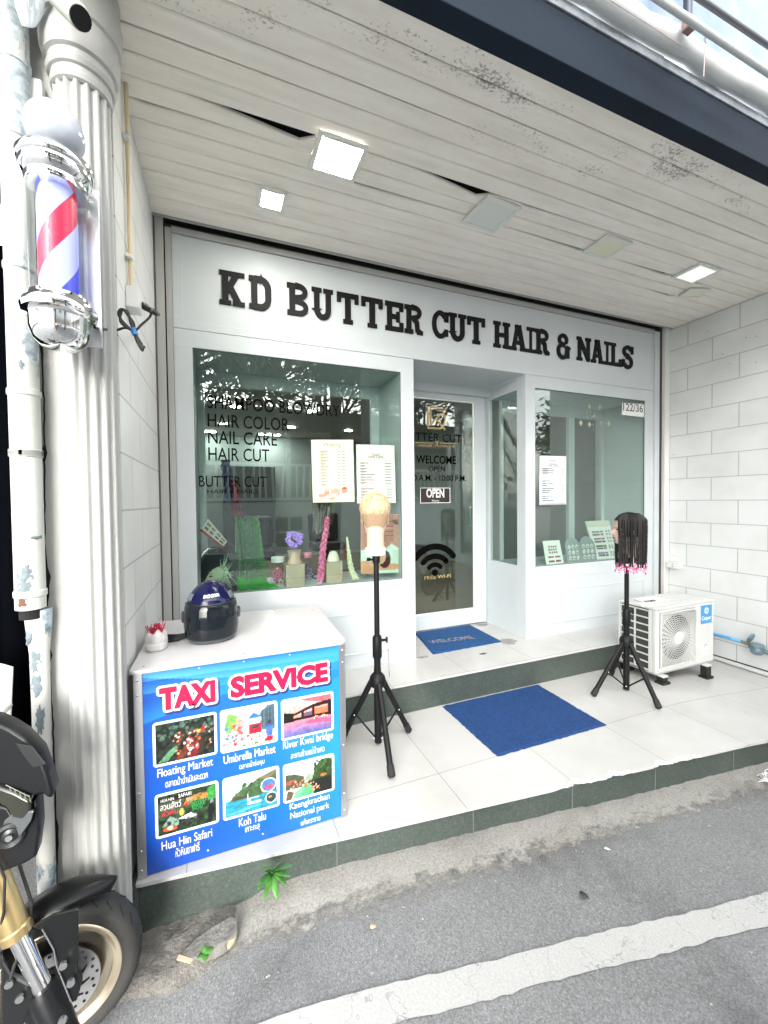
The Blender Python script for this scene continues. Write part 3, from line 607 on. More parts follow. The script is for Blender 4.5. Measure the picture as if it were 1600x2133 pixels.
for j in range(40):
    row=[]
    for i in range(140):
        x=-3.2+8.7*i/139; z=3.2+2.6*j/39; row.append((x,-1.52+.03*math.sin(x*5+2*math.sin(z*2.2))+.025*math.sin(z*6+x*2)+.015*math.sin(x*13+z*3),z))
    sh.append(row)
mm,n_,p_=newmat('translucent sheeting'); 
cc_=ramp(n_,noise(n_,coord(n_,(1,1,.5)),5,6),[(.3,(.23,.30,.38)),(.7,(.13,.20,.29))]); n_.links.new(cc_,p_.inputs['Base Color']); p_.inputs['Roughness'].default_value=.2
p_.inputs['Transmission Weight'].default_value=0
so_=MB().grid(sh).build('plastic_sheeting',mm,smooth=60,solid=.002); tag(so_,'creased translucent white sheeting hung above the canopy beam','plastic sheet')
sc=thing('scaffold_frame','scaffold tubes in front of the sheeting at the top right corner','scaffold',(1.0,-1.68,3.2))
P0=bp(1432,150,Y=-1.66); MB().tube([(P0.x,-1.66,3.17),(P0.x,-1.66,5.0)],.016,12).build('upright_tube',mat('dark steel tube',(.05,.06,.08),.4,.5),sc,smooth=60)
MB().tube([bp(1330,-30,Y=-1.7),bp(1640,178,Y=-1.72)],.013,12).build('white_rail',mat('pale rail',(.6,.63,.64),.4,var=.1),sc,smooth=60)
MB().tube([bp(1410,-35,Y=-1.66),bp(1660,135,Y=-1.68)],.011,12).build('dark_rail',mat('grey rail',(.1,.1,.11),.5),sc,smooth=60)
MB().tube([bp(1240,-20,Y=-1.69),bp(1420,95,Y=-1.69)],.0016,8).tube([bp(1470,60,Y=-1.69),bp(1466,160,Y=-1.69)],.002,6).build('loose_wire',mat('loose wire',(.5,.4,.38),.5),sc)
MB().box(P0.x-.02,P0.x+.025,-1.685,-1.645,bp(1440,60,Y=-1.66).z-.02,bp(1440,60,Y=-1.66).z+.025).build('tube_clamp',mat('rusty clamp',(.3,.2,.18),.6),sc,bevel=.006)
# ================================================================ fascia lettering (slab serif, built stroke by stroke)
def arc(cx,cy,rx,ry,a0,a1,n=10): return [(cx+rx*math.cos(R(a0+(a1-a0)*i/n)),cy+ry*math.sin(R(a0+(a1-a0)*i/n))) for i in range(n+1)]
def strip(pts,wd):
    P=[Vector((p[0],p[1])) for p in pts]; L=[];Rr=[]
    for i,p in enumerate(P):
        a=(P[i]-P[i-1]).normalized() if i else (P[1]-P[0]).normalized(); b=(P[i+1]-P[i]).normalized() if i<len(P)-1 else a
        t=(a+b).normalized(); nn=Vector((-t.y,t.x)); k=wd/2/max(.5,nn.dot(Vector((-a.y,a.x)))); L.append(p+nn*k); Rr.append(p-nn*k)
    return [ (L[i],L[i+1],Rr[i+1],Rr[i]) for i in range(len(P)-1)]
def rct(x0,y0,x1,y1): return [(x0,y0),(x1,y0),(x1,y1),(x0,y1)]
def letter(ch,W,H):
    t=min(.044,W*.26); h=.033; s=.015; sh=.028; c=s; q=[]
    def stem(x,top=True,bot=True,l=1,r=1):
        q.append(rct(x,0,x+t,H))
        if top: q.append(rct(x-s*l,H-sh,x+t+s*r,H))
        if bot: q.append(rct(x-s*l,0,x+t+s*r,sh))
    if ch=='I': q.append(rct((W-t)/2,0,(W+t)/2,H)); q+= [rct(0,H-sh,W,H),rct(0,0,W,sh)]
    elif ch=='K':
        stem(s); x=s+t; q+=strip([(x-.01,H*.40),(W-.045,H-.01)],t*.95); q+=strip([(x+.012,H*.52),(W-.035,.01)],t*.95); q+=[rct(W-.085,H-sh,W,H),rct(W-.075,0,W,sh)]
    elif ch in 'DBRP':
        q.append(rct(s,0,s+t,H)); q+= [rct(0,H-h,s+t,H)]; q.append(rct(0,0,s+t+(s if ch=='R' else 0),h))
        if ch=='D': q+=strip([(s+t*.5,H-h/2),(W-.075,H-h/2)]+arc(W-.075,H-.075,.05,.075-h/2,90,0,8)+arc(W-.075,.075,.05,.075-h/2,0,-90,8)+[(s+t*.5,h/2)],h+.006)
        else:
            m=H*.52
            q+=strip([(s+t*.5,H-h/2),(W-.07,H-h/2)]+arc(W-.075,(H+m)/2,.048,(H-m)/2-h/2+.004,85,-85,12)+[(s+t*.5,m+.004)],h)
            if ch=='B': q+=strip([(s+t*.5,m-.012),(W-.065,m-.012)]+arc(W-.07,(m-.0)/2,.047,m/2-h/2,85,-85,12)+[(s+t*.5,h/2)],h)
            if ch=='R': q+=strip([(W*.5,m),(W-.05,m*.8),(W-.045,.03),(W-.02,.018)],t*.9); q.append(rct(W-.05,0,W,h*.9))
    elif ch=='U':
        q+=strip([(s+t/2,H),(s+t/2,.07)]+arc(W/2,.07,W/2-s-t/2,.07-h/2,180,360,14)+[(W-s-t/2,H)],t*.95); q+=[rct(0,H-sh,2*s+t,H),rct(W-2*s-t,H-sh,W,H)]
    elif ch=='T':
        x=(W-t)/2; q+=[rct(x,0,x+t,H),rct(0,H-h,W,H),rct(0,H-h-.035,.03,H),rct(W-.03,H-h-.035,W,H),rct(x-s,0,x+t+s,sh)]
    elif ch in 'EL':
        q+=[rct(s,0,s+t,H),rct(0,0,W,h),rct(W-.032,0,W,h+.035)]
        if ch=='E': q+=[rct(0,H-h,W,H),rct(W-.032,H-h-.03,W,H),rct(s,H/2-h/2,W*.74,H/2+h/2),rct(W*.74-.02,H/2-.038,W*.74+.008,H/2+.038)]
        else: q.append(rct(0,H-sh,2*s+t,H))
    elif ch=='C':
        q+=strip(arc(W*.52,H*.5,W/2-t/2,H/2-h/2,38,322,30),t*.92); q+=[rct(W-.036,H*.62,W,H*.97),rct(W-.036,H*.1,W-.004,H*.34)]
    elif ch=='H':
        t2=t*.92; q+=[rct(s,0,s+t2,H),rct(W-s-t2,0,W-s,H),rct(s,H/2-h/2,W-s,H/2+h/2)]
        for x in (0,W-2*s-t2): q+=[rct(x,0,x+2*s+t2,sh),rct(x,H-sh,x+2*s+t2,H)]
    elif ch=='A':
        q+=strip([(.032,.01),(W*.47,H)],t*.8); q+=strip([(W-.032,.01),(W*.53,H)],t*.95); q+=[rct(W*.24,H*.24,W*.76,H*.24+h*.9),rct(0,0,W*.38,sh),rct(W*.62,0,W,sh),rct(W*.3,H-.03,W*.68,H)]
    elif ch=='N':
        t2=t*.8; q+=[rct(s,0,s+t2,H),rct(W-s-t2,0,W-s,H)]; q+=strip([(s+t2*.4,H-.01),(W-s-t2*.4,.01)],t*.95); q+=[rct(0,H-sh,s+t2,H),rct(0,0,2*s+t2,sh),rct(W-2*s-t2,H-sh,W,H)]
    elif ch=='S':
        q+=strip(arc(W*.5,H*.735,W/2-.027,H*.265-h/2,20,270,18)+arc(W*.5,H*.255,W/2-.027,H*.245-h/2+.012,90,-160,18),h+.004); q+=[rct(W-.034,H*.64,W-.004,H*.97),rct(.002,H*.03,.034,H*.36)]
    elif ch=='&':
        q+=strip(arc(W*.47,H*.74,W*.27,H*.26-h/2,-40,270,22)+[(W*.62,H*.52)],h); q+=strip([(W*.62,H*.53),(W*.45,H*.53)]+arc(W*.44,H*.275,W*.32,H*.255-h/2+.02,95,330,20)+[(W*.82,H*.5)],h+.002); q+=[rct(W*.62,H*.36,W,H*.46),rct(W*.76,0,W*.92,H*.42)]
    return q
ssg=thing('shop_sign','raised black slab serif lettering KD BUTTER CUT HAIR & NAILS across the fascia','sign',(.5,0,2.57))
LS=[('K',456.8,510),('D',518.6,567),('B',598,644),('U',649.5,693.8),('T',702,747),('T',753,797),('E',802.5,840),('R',843,880.5),('C',899,933.5),('U',934.5,971),('T',973.5,1010),('H',1028,1062),('A',1063,1096),('I',1097.5,1113.5),('R',1115,1144),('&',1159.5,1187.5),('N',1201.6,1230.7),('A',1231.2,1257),('I',1259,1271),('L',1272,1294.5),('S',1295.5,1319)]
for chh,u0,u1 in LS:
    v=598+(u0-456)*.168
    a=bp(u0,v,Y=0).x; b=bp(u1,v+9,Y=0).x; Wd=b-a; Hh=.212; z0=2.468
    q=letter(chh,Wd,Hh); mb=MB()
    for i,pl in enumerate(q): mb.prism([(a+p[0],-.007-.00006*i,z0+p[1]) for p in pl],(0,.0115,0))
    mb.build('letter',M['black_letter'],ssg)
# ================================================================ vinyl on the window and door glass
def decal(name,body,y,u0,v0,u1,v1,m,parent,hh=None,**k):
    """lettering on the glass plane Y=y: u0,v0 top-left, u1,v1 bottom-right seen in the photograph"""
    a=bp(u0,v1,Y=y); b=bp(u1,v1,Y=y); t_=bp(u0,v0,Y=y)
    return text(name,body,(a.x,y-.0005,a.z),(1,0,0),(0,0,1),m,parent,w=b.x-a.x,h=hh or (t_.z-a.z),**k)
yg=.0105
vz=[bp(432,v,Y=yg).z for v in (850,888.5,923.5,959)]; xx=bp(432,850,Y=yg).x
for i,(s_,u1) in enumerate((('SHAMPOO BLOWDRY',708),('HAIR COLOR',602),('NAIL CARE',577),('HAIR CUT',561))):
    xe=bp(u1,850+30*i,Y=yg).x; text('lettering',s_,(xx,yg,vz[i]),(1,0,0),(0,0,1),M['decal'],sf,w=xe-xx,h=.084,bold=.006)
a=bp(415,1014,Y=yg); b=bp(555,1014,Y=yg); text('lettering','BUTTER CUT',(b.x,yg,a.z),(1,0,0),(0,0,1),M['decal'],sf,w=b.x-a.x,h=.07,align='R')
a=bp(432,1028,Y=yg); b=bp(538,1028,Y=yg); text('lettering','HAIR & NAILS',(b.x,yg,a.z),(1,0,0),(0,0,1),M['decal'],sf,w=b.x-a.x,h=.026,align='R')
yd=.5575+.006
def dd_(u,v): p=bp(u,v,Y=yd); return p
def dtext(s_,u0,v0,u1,v1,m,al='L',bold=0,h=None):
    a=dd_(u0,v1); b=dd_(u1,v1); t_=dd_((u0+u1)/2,v0); return text('lettering',s_,(a.x if al=='L' else b.x if al=='R' else (a.x+b.x)/2,yd,a.z),(1,0,0),(0,0,1),m,dr,w=b.x-a.x,h=h or .06,align=al,bold=bold)
dtext('BUTTER CUT',838,896,962,916,M['decal'],'R',h=.075,bold=.005)
dtext('WELCOME',867,948,950,965,M['decal'],bold=.025,h=.078)
dtext('OPEN',893,970,927,982,M['decal'],h=.05,bold=.01)
dtext('10:30 A.M. - 10:00 P.M.',838,990,971,1001,M['decal'],'R',h=.055,bold=.01)
dtext('HAIR',873,924,900,930,M['gold'],h=.022); dtext('NAILS',918,926,947,931,M['gold'],h=.022)
ln=MB(); 
for u0,u1,v in ((845,904,920.5),(916,954,922.5)):
    a=dd_(u0,v);b=dd_(u1,v); ln.box(a.x,b.x,yd-.0004,yd,a.z-.003,a.z+.003)
for du in (-1,1):
    a=dd_(910-3*du,918);b=dd_(910+3*du,930); ln.prism([(p[0],yd,p[1]) for p in ((a.x-.004,a.z),(a.x+.004,a.z),(b.x+.004,b.z),(b.x-.004,b.z))],(0,-.0005,0))
# KD monogram
c0=dd_(891,893); c1=dd_(930,849); gw=c1.x-c0.x; gh=c1.z-c0.z
def gp(x,y): return (c0.x+gw*x,c0.z+gh*y)
mono=strip([gp(.03,1),gp(.03,.04),gp(.72,.04)],.016)+strip([gp(.17,.2),gp(.17,.97),gp(.48,.97)]+[gp(.5+.42*math.sin(R(a)),.5+.47*math.cos(R(a))) for a in range(10,176,11)]+[gp(.5,.04)],.016)+strip([gp(.17,.2),gp(.7,.72)],.018)+strip([gp(.82,.8),gp(1.0,.99)],.018)+strip([gp(.46,.46),gp(.92,.0)],.018)
for i,pl in enumerate(mono): ln.prism([(p[0],yd-.00004*i,p[1]) for p in pl],(0,-.0004,0))
ln.build('monogram',M['gold'],dr)
# OPEN plate
a=dd_(874,1047); b=dd_(938,1016); op=thing('open_sign','small black OPEN plate with a white border on the glass door','sign',((a.x+b.x)/2,yd,a.z))
zt=dd_(905,1015).z; zb_=dd_(905,1049).z; MB().box(a.x,b.x,yd-.005,yd-.0005,zb_,zt).build('plate',mat('brown black plate',(.03,.022,.02),.35),op,bevel=.001)
ringbox(a.x+.004,b.x-.004,zb_+.004,zt-.004,.006,yd-.0062,yd-.0052).build('border',M['white_vinyl'],op,bevel=.001)
text('lettering','OPEN',((a.x+b.x)/2,yd-.0056,zb_+.055),(1,0,0),(0,0,1),M['white_vinyl'],op,w=(b.x-a.x)*.58,h=.085,align='C',bold=.03)
text('lettering','เปิด',((a.x+b.x)/2,yd-.0056,zt-.034),(1,0,0),(0,0,1),M['white_vinyl'],op,w=(b.x-a.x)*.13,h=.026,align='C')
text('lettering','Welcome',((a.x+b.x)/2,yd-.0056,zb_+.018),(1,0,0),(0,0,1),M['white_vinyl'],op,w=(b.x-a.x)*.24,h=.02,align='C')
# wi-fi mark
wc_=dd_(906,1195); wf=MB()
def arcb(r,wd,a0,a1,k):
    for i,pl in enumerate(strip([(wc_.x+r*math.cos(R(a)),wc_.z+r*math.sin(R(a))) for a in np.linspace(a0,a1,16)],wd)): wf.prism([(p[0],yd-.00003*i-.0002*k,p[1]) for p in pl],(0,-.0004,0))
    for a in (a0,a1): wf.lathe([(wd/2,0),(wd/2,.0004)],(wc_.x+r*math.cos(R(a)),yd-.0006,wc_.z+r*math.sin(R(a))),(0,1,0),14)
arcb(.255,.058,38,142,0); arcb(.165,.052,42,138,1); arcb(.085,.045,45,135,2)
wf.lathe([(.032,0),(.032,.0004)],(wc_.x,yd-.0007,wc_.z+.01),(0,1,0),20); wf.build('wireless_mark',M['decal'],dr)
dtext('FREE WI-FI',884,1199,939,1208,M['gold'],h=.034,bold=.006)
# ================================================================ price lists and plates stuck to the glass
def sheet(name,label,cat,q,y,bg,rows,title=None,tsz=.03,parts=None,thick=.0012,group=None):
    P=[bp(u,v,Y=y) for u,v in q]   # TL TR BR BL
    t=thing(name,label,cat,((P[0].x+P[1].x)/2,y,P[3].z),group)
    BL,BR,TR,TL=P[3],P[2],P[1],P[0]
    bg.mesh('sheet',BL,BR,TR,TL,M['print'],t,thick=thick)
    def at(u,v): return BL.lerp(BR,u).lerp(TL.lerp(TR,u),v)
    mb=MB()
    for (u0,u1,v,h) in rows:
        a=at(u0,v);b=at(u1,v); mb.box(a.x,b.x,y-.0007,y-.0003,a.z-h/2,a.z+h/2)
    mb.build('text_rows',M['ink_grey'],t)
    for (s_,u,v,w,h,m) in (title or []):
        a=at(u,v); text('lettering',s_,(a.x,y-.0006,a.z),(1,0,0),(0,0,1),m,t,w=w,h=h,align='C')
    return t,at
p=Paint(40,56,(.80,.81,.69)); p.nz(.02,4,5,1); p.ell(.36,.15,.09,.035,(.78,.5,.42)).ell(.22,.11,.1,.03,(.75,.52,.45)).ell(.33,.2,.07,.03,(.85,.62,.54)).ell(.55,.16,.14,.065,(.82,.58,.5)).ell(.5,.11,.08,.03,(.9,.72,.64)).ell(.74,.19,.1,.05,(.8,.5,.42)).ell(.76,.225,.05,.02,(.6,.2,.16)).ell(.45,.06,.08,.025,(.76,.56,.45)).rect(.4,.09,.415,.26,(.96,.96,.9)).rect(.66,.09,.675,.26,(.96,.96,.9))
rows=[]
for i in range(12):
    v=.82-.048*i; rows+= [(.2,.2+random.uniform(.1,.19),v,.0045),(.2,.2+random.uniform(.08,.14),v-.019,.0035),(.6,.66,v-.005,.0045),(.7,.79,v-.005,.0045)]
sheet('price_list','cream price list headed Waxing taped to the left shop window','price list',[(648,916),(736,916),(739,1045.5),(652,1047)],.0085,p,rows,[('Waxing',.48,.875,.13,.035,M['ink_grey'])])
p=Paint(40,56,(.69,.76,.70)); p.C=p.C*(1-.0*p.U[...,None])+np.array((.06,-.04,.0))*np.clip(1-np.abs(p.U-.35)*2.4,0,1)[...,None]; p.nz(.025,4,5,2); p.ell(.47,.9,.05,.022,(.9,.9,.89)).ell(.52,.91,.035,.02,(.88,.88,.88))
rows=[(.1,.24,.735,.002),(.72,.87,.735,.002),(.12,.26,.29,.002),(.66,.87,.29,.002),(.1,.2,.05,.014),(.35,.62,.845,.004),(.42,.58,.82,.003)]
for i in range(8): v=.69-.048*i; rows+= [(.09,.09+random.uniform(.12,.38),v,.0055),(.1,.2,v-.017,.003),(.72,.9,v-.006,.0055)]
for i in range(4): v=.25-.05*i; rows+= [(.1,.1+random.uniform(.14,.38),v,.0055),(.1,.2,v-.02,.003),(.76,.9,v-.006,.0055)]
sheet('price_list','pale green price list headed HAIR CARE above the blond mannequin head','price list',[(742,925.6),(822,928),(825,1048),(744,1049)],.0085,p,rows,[('HAIR CARE',.5,.77,.12,.022,M['ink'])])
p=Paint(40,56,(.83,.84,.84)); p.rect(0,.1,.42,.62,(.86,.92,.95)); p.nz(.01,3,3,4)
rows=[(.37,.62,.9,.005),(.35,.65,.84,.003),(.42,.58,.82,.003),(.04,.96,.02,.005)]
for v in (.74,.7,.655): rows+= [(.1,.1+random.uniform(.35,.45),v,.006),(.1,.3,v-.014,.003),(.84,.9,v,.006)]
for v in (.49,.445,.395,.335,.295,.255,.18,.135,.09): rows+= [(.1,.1+random.uniform(.15,.42),v,.0075),(.1,.2,v-.015,.003),(.85,.9,v,.006)]
sheet('price_list','white price list headed NAIL CARE on the right shop window','price list',[(1124,949),(1180,950.5),(1179.5,1051),(1124,1052)],.0085,p,rows,[('NAIL CARE',.5,.78,.11,.02,M['ink'])])
p=Paint(12,8,(.93,.94,.92)); t,at=sheet('house_number','white house number plate reading 122/36 in the top corner of the right window','number plate',[(1296.5,838.7),(1343,843),(1342,869.5),(1295,864)],.0075,p,[],thick=.002)
a=at(.05,.36); b=at(.93,.36); text('lettering','122/36',(a.x,.0065,a.z),(1,0,0),(0,0,1),mat('silver numerals',(.12,.12,.12),.3,.6),t,w=b.x-a.x,h=.075,bold=.01)
# ================================================================ things in the left display
floor_l=WB
def onsill(u,y): return bp(u,1100,Y=y).x
# pink treatment poster
p=Paint(60,84,(.78,.56,.5)); p.nz(.05,5,7,6)
for v in (.9,.82,.74,.66): p.rect(.08,v,.5,v+.012,(.55,.33,.3)).rect(.62,v-.03,.86,v-.02,(.6,.38,.34))
p.poly([(0,0),(1,0),(1,.42),(.8,.5),(.6,.4),(.3,.44),(0,.4)],(.84,.9,.85)); p.ell(.16,.1,.3,.13,(.87,.62,.48)).ell(.36,.24,.2,.14,(.9,.68,.54)).ell(.68,.11,.4,.06,(.88,.64,.5)).ell(.62,.24,.16,.15,(.22,.17,.15)).ell(.52,.28,.13,.12,(.9,.69,.55)).poly([(.0,.3),(.3,.2),(.35,.3),(.1,.42)],(.9,.93,.9)).ell(.08,.87,.05,.04,(.35,.2,.18)).ell(.9,.88,.07,.03,(.35,.2,.18)).ell(.93,.84,.06,.02,(.35,.2,.18))
pp=p.mesh('treatment_poster',bp(752,1196,Y=.06),bp(831,1193,Y=.06),bp(831,1071,Y=.06),bp(751,1072,Y=.06),M['print_gloss'],thick=.003); tag(pp,'pink treatment poster with a reclining woman behind the blond mannequin head','poster')
# dark card with pale flying hair
def facecard():
    p=Paint(90,84,(.16,.2,.22)); p.U=p.U+.06; p.V=p.V-.13; p.ell(.5,.35,.5,.62,(.05,.08,.1)); q=np.random.default_rng(5)
    for _ in range(46):
        a0=q.uniform(.0,1.0); px=.62+.05*q.normal(); py=.42+.08*q.normal(); ex=q.uniform(.6,1.0); ey=q.uniform(.0,1.0); c=np.array((.72,.8,.7))*q.uniform(.65,1.15)
        for s_ in np.linspace(0,1,44):
            x=px+(ex-px)*s_+.09*math.sin(s_*3+a0*6)*s_; y=py+(ey-py)*s_**1.5+.04*math.sin(s_*6+a0*9); p.ell(x,y,.014*(1.3-s_),.02*(1.25-s_),c,.75)
    p.ell(.46,.40,.15,.15,(.74,.78,.68)).ell(.54,.44,.14,.14,(.74,.8,.69)).poly([(.22,.36),(.17,.29),(.24,.28),(.23,.24),(.26,.2),(.3,.15),(.5,.16),(.52,.34),(.3,.48)],(.75,.77,.67)).ell(.33,.38,.05,.02,(.2,.2,.18)).rect(.27,.43,.37,.445,(.3,.28,.22)).ell(.225,.225,.035,.015,(.35,.2,.18)).ell(.53,.27,.035,.05,(.62,.62,.52)).poly([(.3,.0),(.34,.15),(.5,.17),(.56,.0)],(.5,.53,.46))
    return p
p=facecard(); pp=p.mesh('hair_poster',bp(414,1238,Y=.07),bp(489,1232,Y=.07),bp(489,1141,Y=.07),bp(413,1143,Y=.07),M['print_gloss'],thick=.003); tag(pp,'dark poster of a woman with pale windblown hair behind the helmet','poster')
# nail swatch card with a red edge, leaning
p=Paint(46,30,(.8,.79,.74)); 
for i in range(4):
    for j in range(2):
        x=.08+.23*i; y=.3+.34*j; p.rect(x,y,x+.15,y+.2,(.2,.2,.2)); 
        for k in range(3): p.rect(x+.01,y+.03+k*.06,x+.14,y+.05+k*.06,(.75,.74,.7))
p.rect(0,0,1,.16,(.7,.08,.1))
pp=p.mesh('swatch_card',bp(417,1105,Y=.2),bp(464,1140,Y=.22),bp(474,1128,Y=.25),bp(433,1080,Y=.24),M['print'],thick=.006); tag(pp,'grey swatch card with a red edge tilted at the left of the window display','swatch card')
# green braided hair hanging over a clear stand
gb=thing('green_hair_bundle','bundle of green and grey crimped hair spilling down to the display sill','hair extension',(onsill(520,.2),.2,WB))
gm=mat('green hair',hx('2E9A3A'),.5,var=.35,vs=30); gm2=mat('grey green crimped hair',hx('6E8A76'),.5,var=.4,vs=40); gm3=mat('bright green hair ends',hx('1FB52A'),.45,var=.25,vs=20)
for nm,mt,n0,seed in (('crimped_strands',gm2,34,1),('green_strands',gm,26,2)):
    q=random.Random(seed); mb=MB()
    for i in range(n0):
        u=q.uniform(490,538); y=q.uniform(.13,.22); pts=[]
        a=bp(u,1078+q.uniform(-6,10),Y=y); e=bp(500+(u-490)*1.15+q.uniform(-4,6),1212+q.uniform(-6,4),Y=y-.03)
        for k in range(34):
            s_=k/33; pt_=a.lerp(e,s_); ph=i*1.7; pts.append(pt_+Vector((.006*math.sin(s_*58+ph),.006*math.cos(s_*58+ph),0)))
        mb.tube(pts,.0028,5)
    mb.build(nm,mt,gb,smooth=60)
q=random.Random(4); mb=MB()
for i in range(110):
    u=q.uniform(492,545); y=q.uniform(.06,.18); a=bp(u,1205+q.uniform(-4,8),Y=y); far=(u-490)/55
    e=bp(u+8+far*q.uniform(10,40),1221+q.uniform(-1,6)-far*4,Y=max(.03,y-.04)); m_=a.lerp(e,.55); m_.z=WB+.006+q.uniform(0,.02); e.z=WB+.004+q.uniform(0,.012)
    mb.tube([a,a.lerp(m_,.6)+Vector((0,0,.004)),m_,e],[.003,.003,.0026,.001],5)
mb.build('loose_ends',gm3,gb,smooth=60)
mb=MB(); q=random.Random(9)
for i in range(30):
    a=bp(q.uniform(496,540),1172+q.uniform(-5,9),Y=q.uniform(.1,.14)); mb.tube([a,a+Vector((.03,0,.004)),a+Vector((.06,.004,-.002))],.004,5)
mb.build('tied_band',mat('dark green band',(.02,.12,.03),.6),gb,smooth=60)
c=bp(503,1090,Y=.25); cs=thing('hair_stand','translucent grey cylinder stand behind the green hair','display stand',(c.x,.25,WB))
MB().lathe([(.045,WB),(.045,c.z),(.04,c.z+.01)],(c.x,.27,0),n=24).build('cylinder',mat('frosted acrylic',(.42,.46,.45),.4),cs,smooth=50); MB().lathe([(.06,WB),(.06,WB+.008)],(c.x,.27,0),n=24).build('foot',M['plastic_w'],cs,smooth=40)
# purple blossom on the glass, jars, boxes, torsos
fl_=MB(); c=bp(612,1122,Y=.02)
for i in range(9):
    a=i*2.4; r_=.03+.008*(i%3); cc=c+Vector((r_*math.cos(a),0,r_*math.sin(a)*1.05))
    for k in range(5):
        b_=k*2*PI/5+i; fl_.sph(cc+Vector((.013*math.cos(b_),-.002*(k%2),.013*math.sin(b_))),.012,8,5,(1,.25,1))
o=fl_.build('purple_blossom',mat('lilac petals',hx('8E76C0'),.5,var=.25,vs=60),smooth=60); tag(o,'lilac artificial flower head stuck inside the left window','artificial flower')
o2=MB().sph(c,.006,8,6).build('flower_centre',mat('yellow centre',(.6,.45,.1),.5),o)
def jar(u0,u1,vt,vb,y,lidm,fill,label):
    a=bp(u0,vb,Y=y);b=bp(u1,vb,Y=y);t_=bp((u0+u1)/2,vt,Y=y); r=(b.x-a.x)/2; cx_=(a.x+b.x)/2; h=t_.z-WB
    t=thing('plastic_jar',label,'jar',(cx_,y,WB),'clear jars in the left window')
    MB().lathe([(r*.9,WB+.001),(r,WB+.01),(r,WB+h*.72),(r*.85,WB+h*.8),(r*.8,WB+h*.85)],(cx_,y,0),n=24).build('jar_body',M['clear'],t,smooth=40)
    MB().lathe([(r*.9,WB+h*.82),(r*.92,WB+h*.98),(r*.85,WB+h)],(cx_,y,0),n=24).build('lid',lidm,t,smooth=40)
    m_=MB(); q=random.Random(u0)
    for i in range(60):
        a_=q.uniform(0,6.28); rr=r*.8*q.random()**.5; m_.sph((cx_+rr*math.cos(a_),y+rr*math.sin(a_),WB+.012+q.random()*h*.55),.009,6,4)
    m_.build('beads',fill,t,smooth=60)
jar(564,596,1160,1208,.2,M['plastic_w'],mat('pink beads',hx('D2557E'),.4,var=.3,vs=60),'clear jar with a white lid and pink beads left of the kraft boxes')
jar(629,651,1151,1202,.27,mat('pink lid',hx('D87A95'),.4),mat('lilac beads',hx('B48AB8'),.4,var=.3,vs=60),'clear jar with a pink lid behind the left kraft box')
def boxbust(u0,u1,vt,vb,y,busttop,bm_,label,blabel):
    a=bp(u0,vb,Y=y);b=bp(u1,vb,Y=y);t_=bp(u0,vt,Y=y); wd=b.x-a.x
    o=MB().box(a.x,b.x,y,y+wd*.85,WB+.001,t_.z).build('kraft_box',M['kraft'],bevel=.002); tag(o,label,'box','kraft boxes in the left window')
    MB().box(a.x-.0005,b.x+.0005,y-.0008,y-.0002,WB+.06,WB+.062).build('flap_edge',mat('box seam',(.2,.16,.12),.8),o)
    cx_=(a.x+b.x)/2+.004; cy_=y+wd*.42; zb2=t_.z; h=bp((u0+u1)/2,busttop,Y=y).z-zb2
    pr=[(wd*.40,zb2+.001),(wd*.44,zb2+h*.12),(wd*.36,zb2+h*.45),(wd*.33,zb2+h*.7),(wd*.36,zb2+h*.92),(wd*.3,zb2+h)]
    if bm_ is M['skin']: pr=[(wd*.42,zb2+.001),(wd*.43,zb2+h*.1),(wd*.34,zb2+h*.35),(wd*.37,zb2+h*.8),(wd*.44,zb2+h*.98),(wd*.42,zb2+h)]
    else: pr=[(wd*.46,zb2+.001),(wd*.45,zb2+h*.15),(wd*.36,zb2+h*.6),(wd*.25,zb2+h*.9),(wd*.1,zb2+h)]
    o=MB().lathe(pr,(cx_,cy_,0),n=26,sy=.8).build('mannequin_neck',bm_,smooth=50); tag(o,blabel,'mannequin')
boxbust(596,636,1177,1223,.05,1148,M['skin'],'left kraft box, under the skin coloured neck form','skin coloured neck form on the left kraft box')
boxbust(681,714,1171,1214,.05,1149,mat('pale form',(.78,.7,.62),.5),'right kraft box, beside the pink braid','pale domed neck form on the right kraft box')
def braid(pts,r0,r1,m_,n=120,tw=26,name='braid'):
    mb=MB(); P=[Vector(p) for p in pts]
    def at(s_):
        x=s_*(len(P)-1); i=min(int(x),len(P)-2); f=x-i; return P[i].lerp(P[i+1],f)
    for k in range(3):
        pp=[];rr=[]
        for i in range(n):
            s_=i/(n-1); c=at(s_); r=r0+(r1-r0)*s_; ph=s_*tw*PI/3+k*2*PI/3
            pp.append(c+Vector((r*1.0*math.sin(ph),-.55*r*math.sin(2*ph),0))); rr.append(r*.68)
        mb.tube(pp,rr,8)
    return mb.build(name,m_,smooth=60)
bh=thing('black_wig','long dark wig hanging behind the Waxing list with a pink plait','wig',(bp(672,1090,Y=.2).x,.2,bp(672,1090,Y=.2).z))
mb=MB(); q=random.Random(8)
for i in range(90):
    u=q.uniform(652,692); a=bp(u,1030+q.uniform(0,6),Y=.2+q.uniform(-.03,.03)); e=bp(668+(u-672)*.8,1112+q.uniform(-12,4),Y=.2+q.uniform(-.03,.03)); mb.tube([a,a.lerp(e,.5)+Vector((q.uniform(-.004,.004),0,0)),e],[.006,.006,.003],5)
mb.build('hair_strands',mat('dark hair',(.012,.01,.01),.35,var=.3,vs=40),bh,smooth=60)
o=braid([bp(682,1078,Y=.13),bp(679,1104,Y=.11),bp(673,1140,Y=.08),bp(670,1180,Y=.07),bp(667,1208,Y=.06)],.013,.018,mat('pink hair',hx('C23A7A'),.45,var=.35,vs=50,col2=hx('E79AB8'))); par(o,bh)
mb=MB()
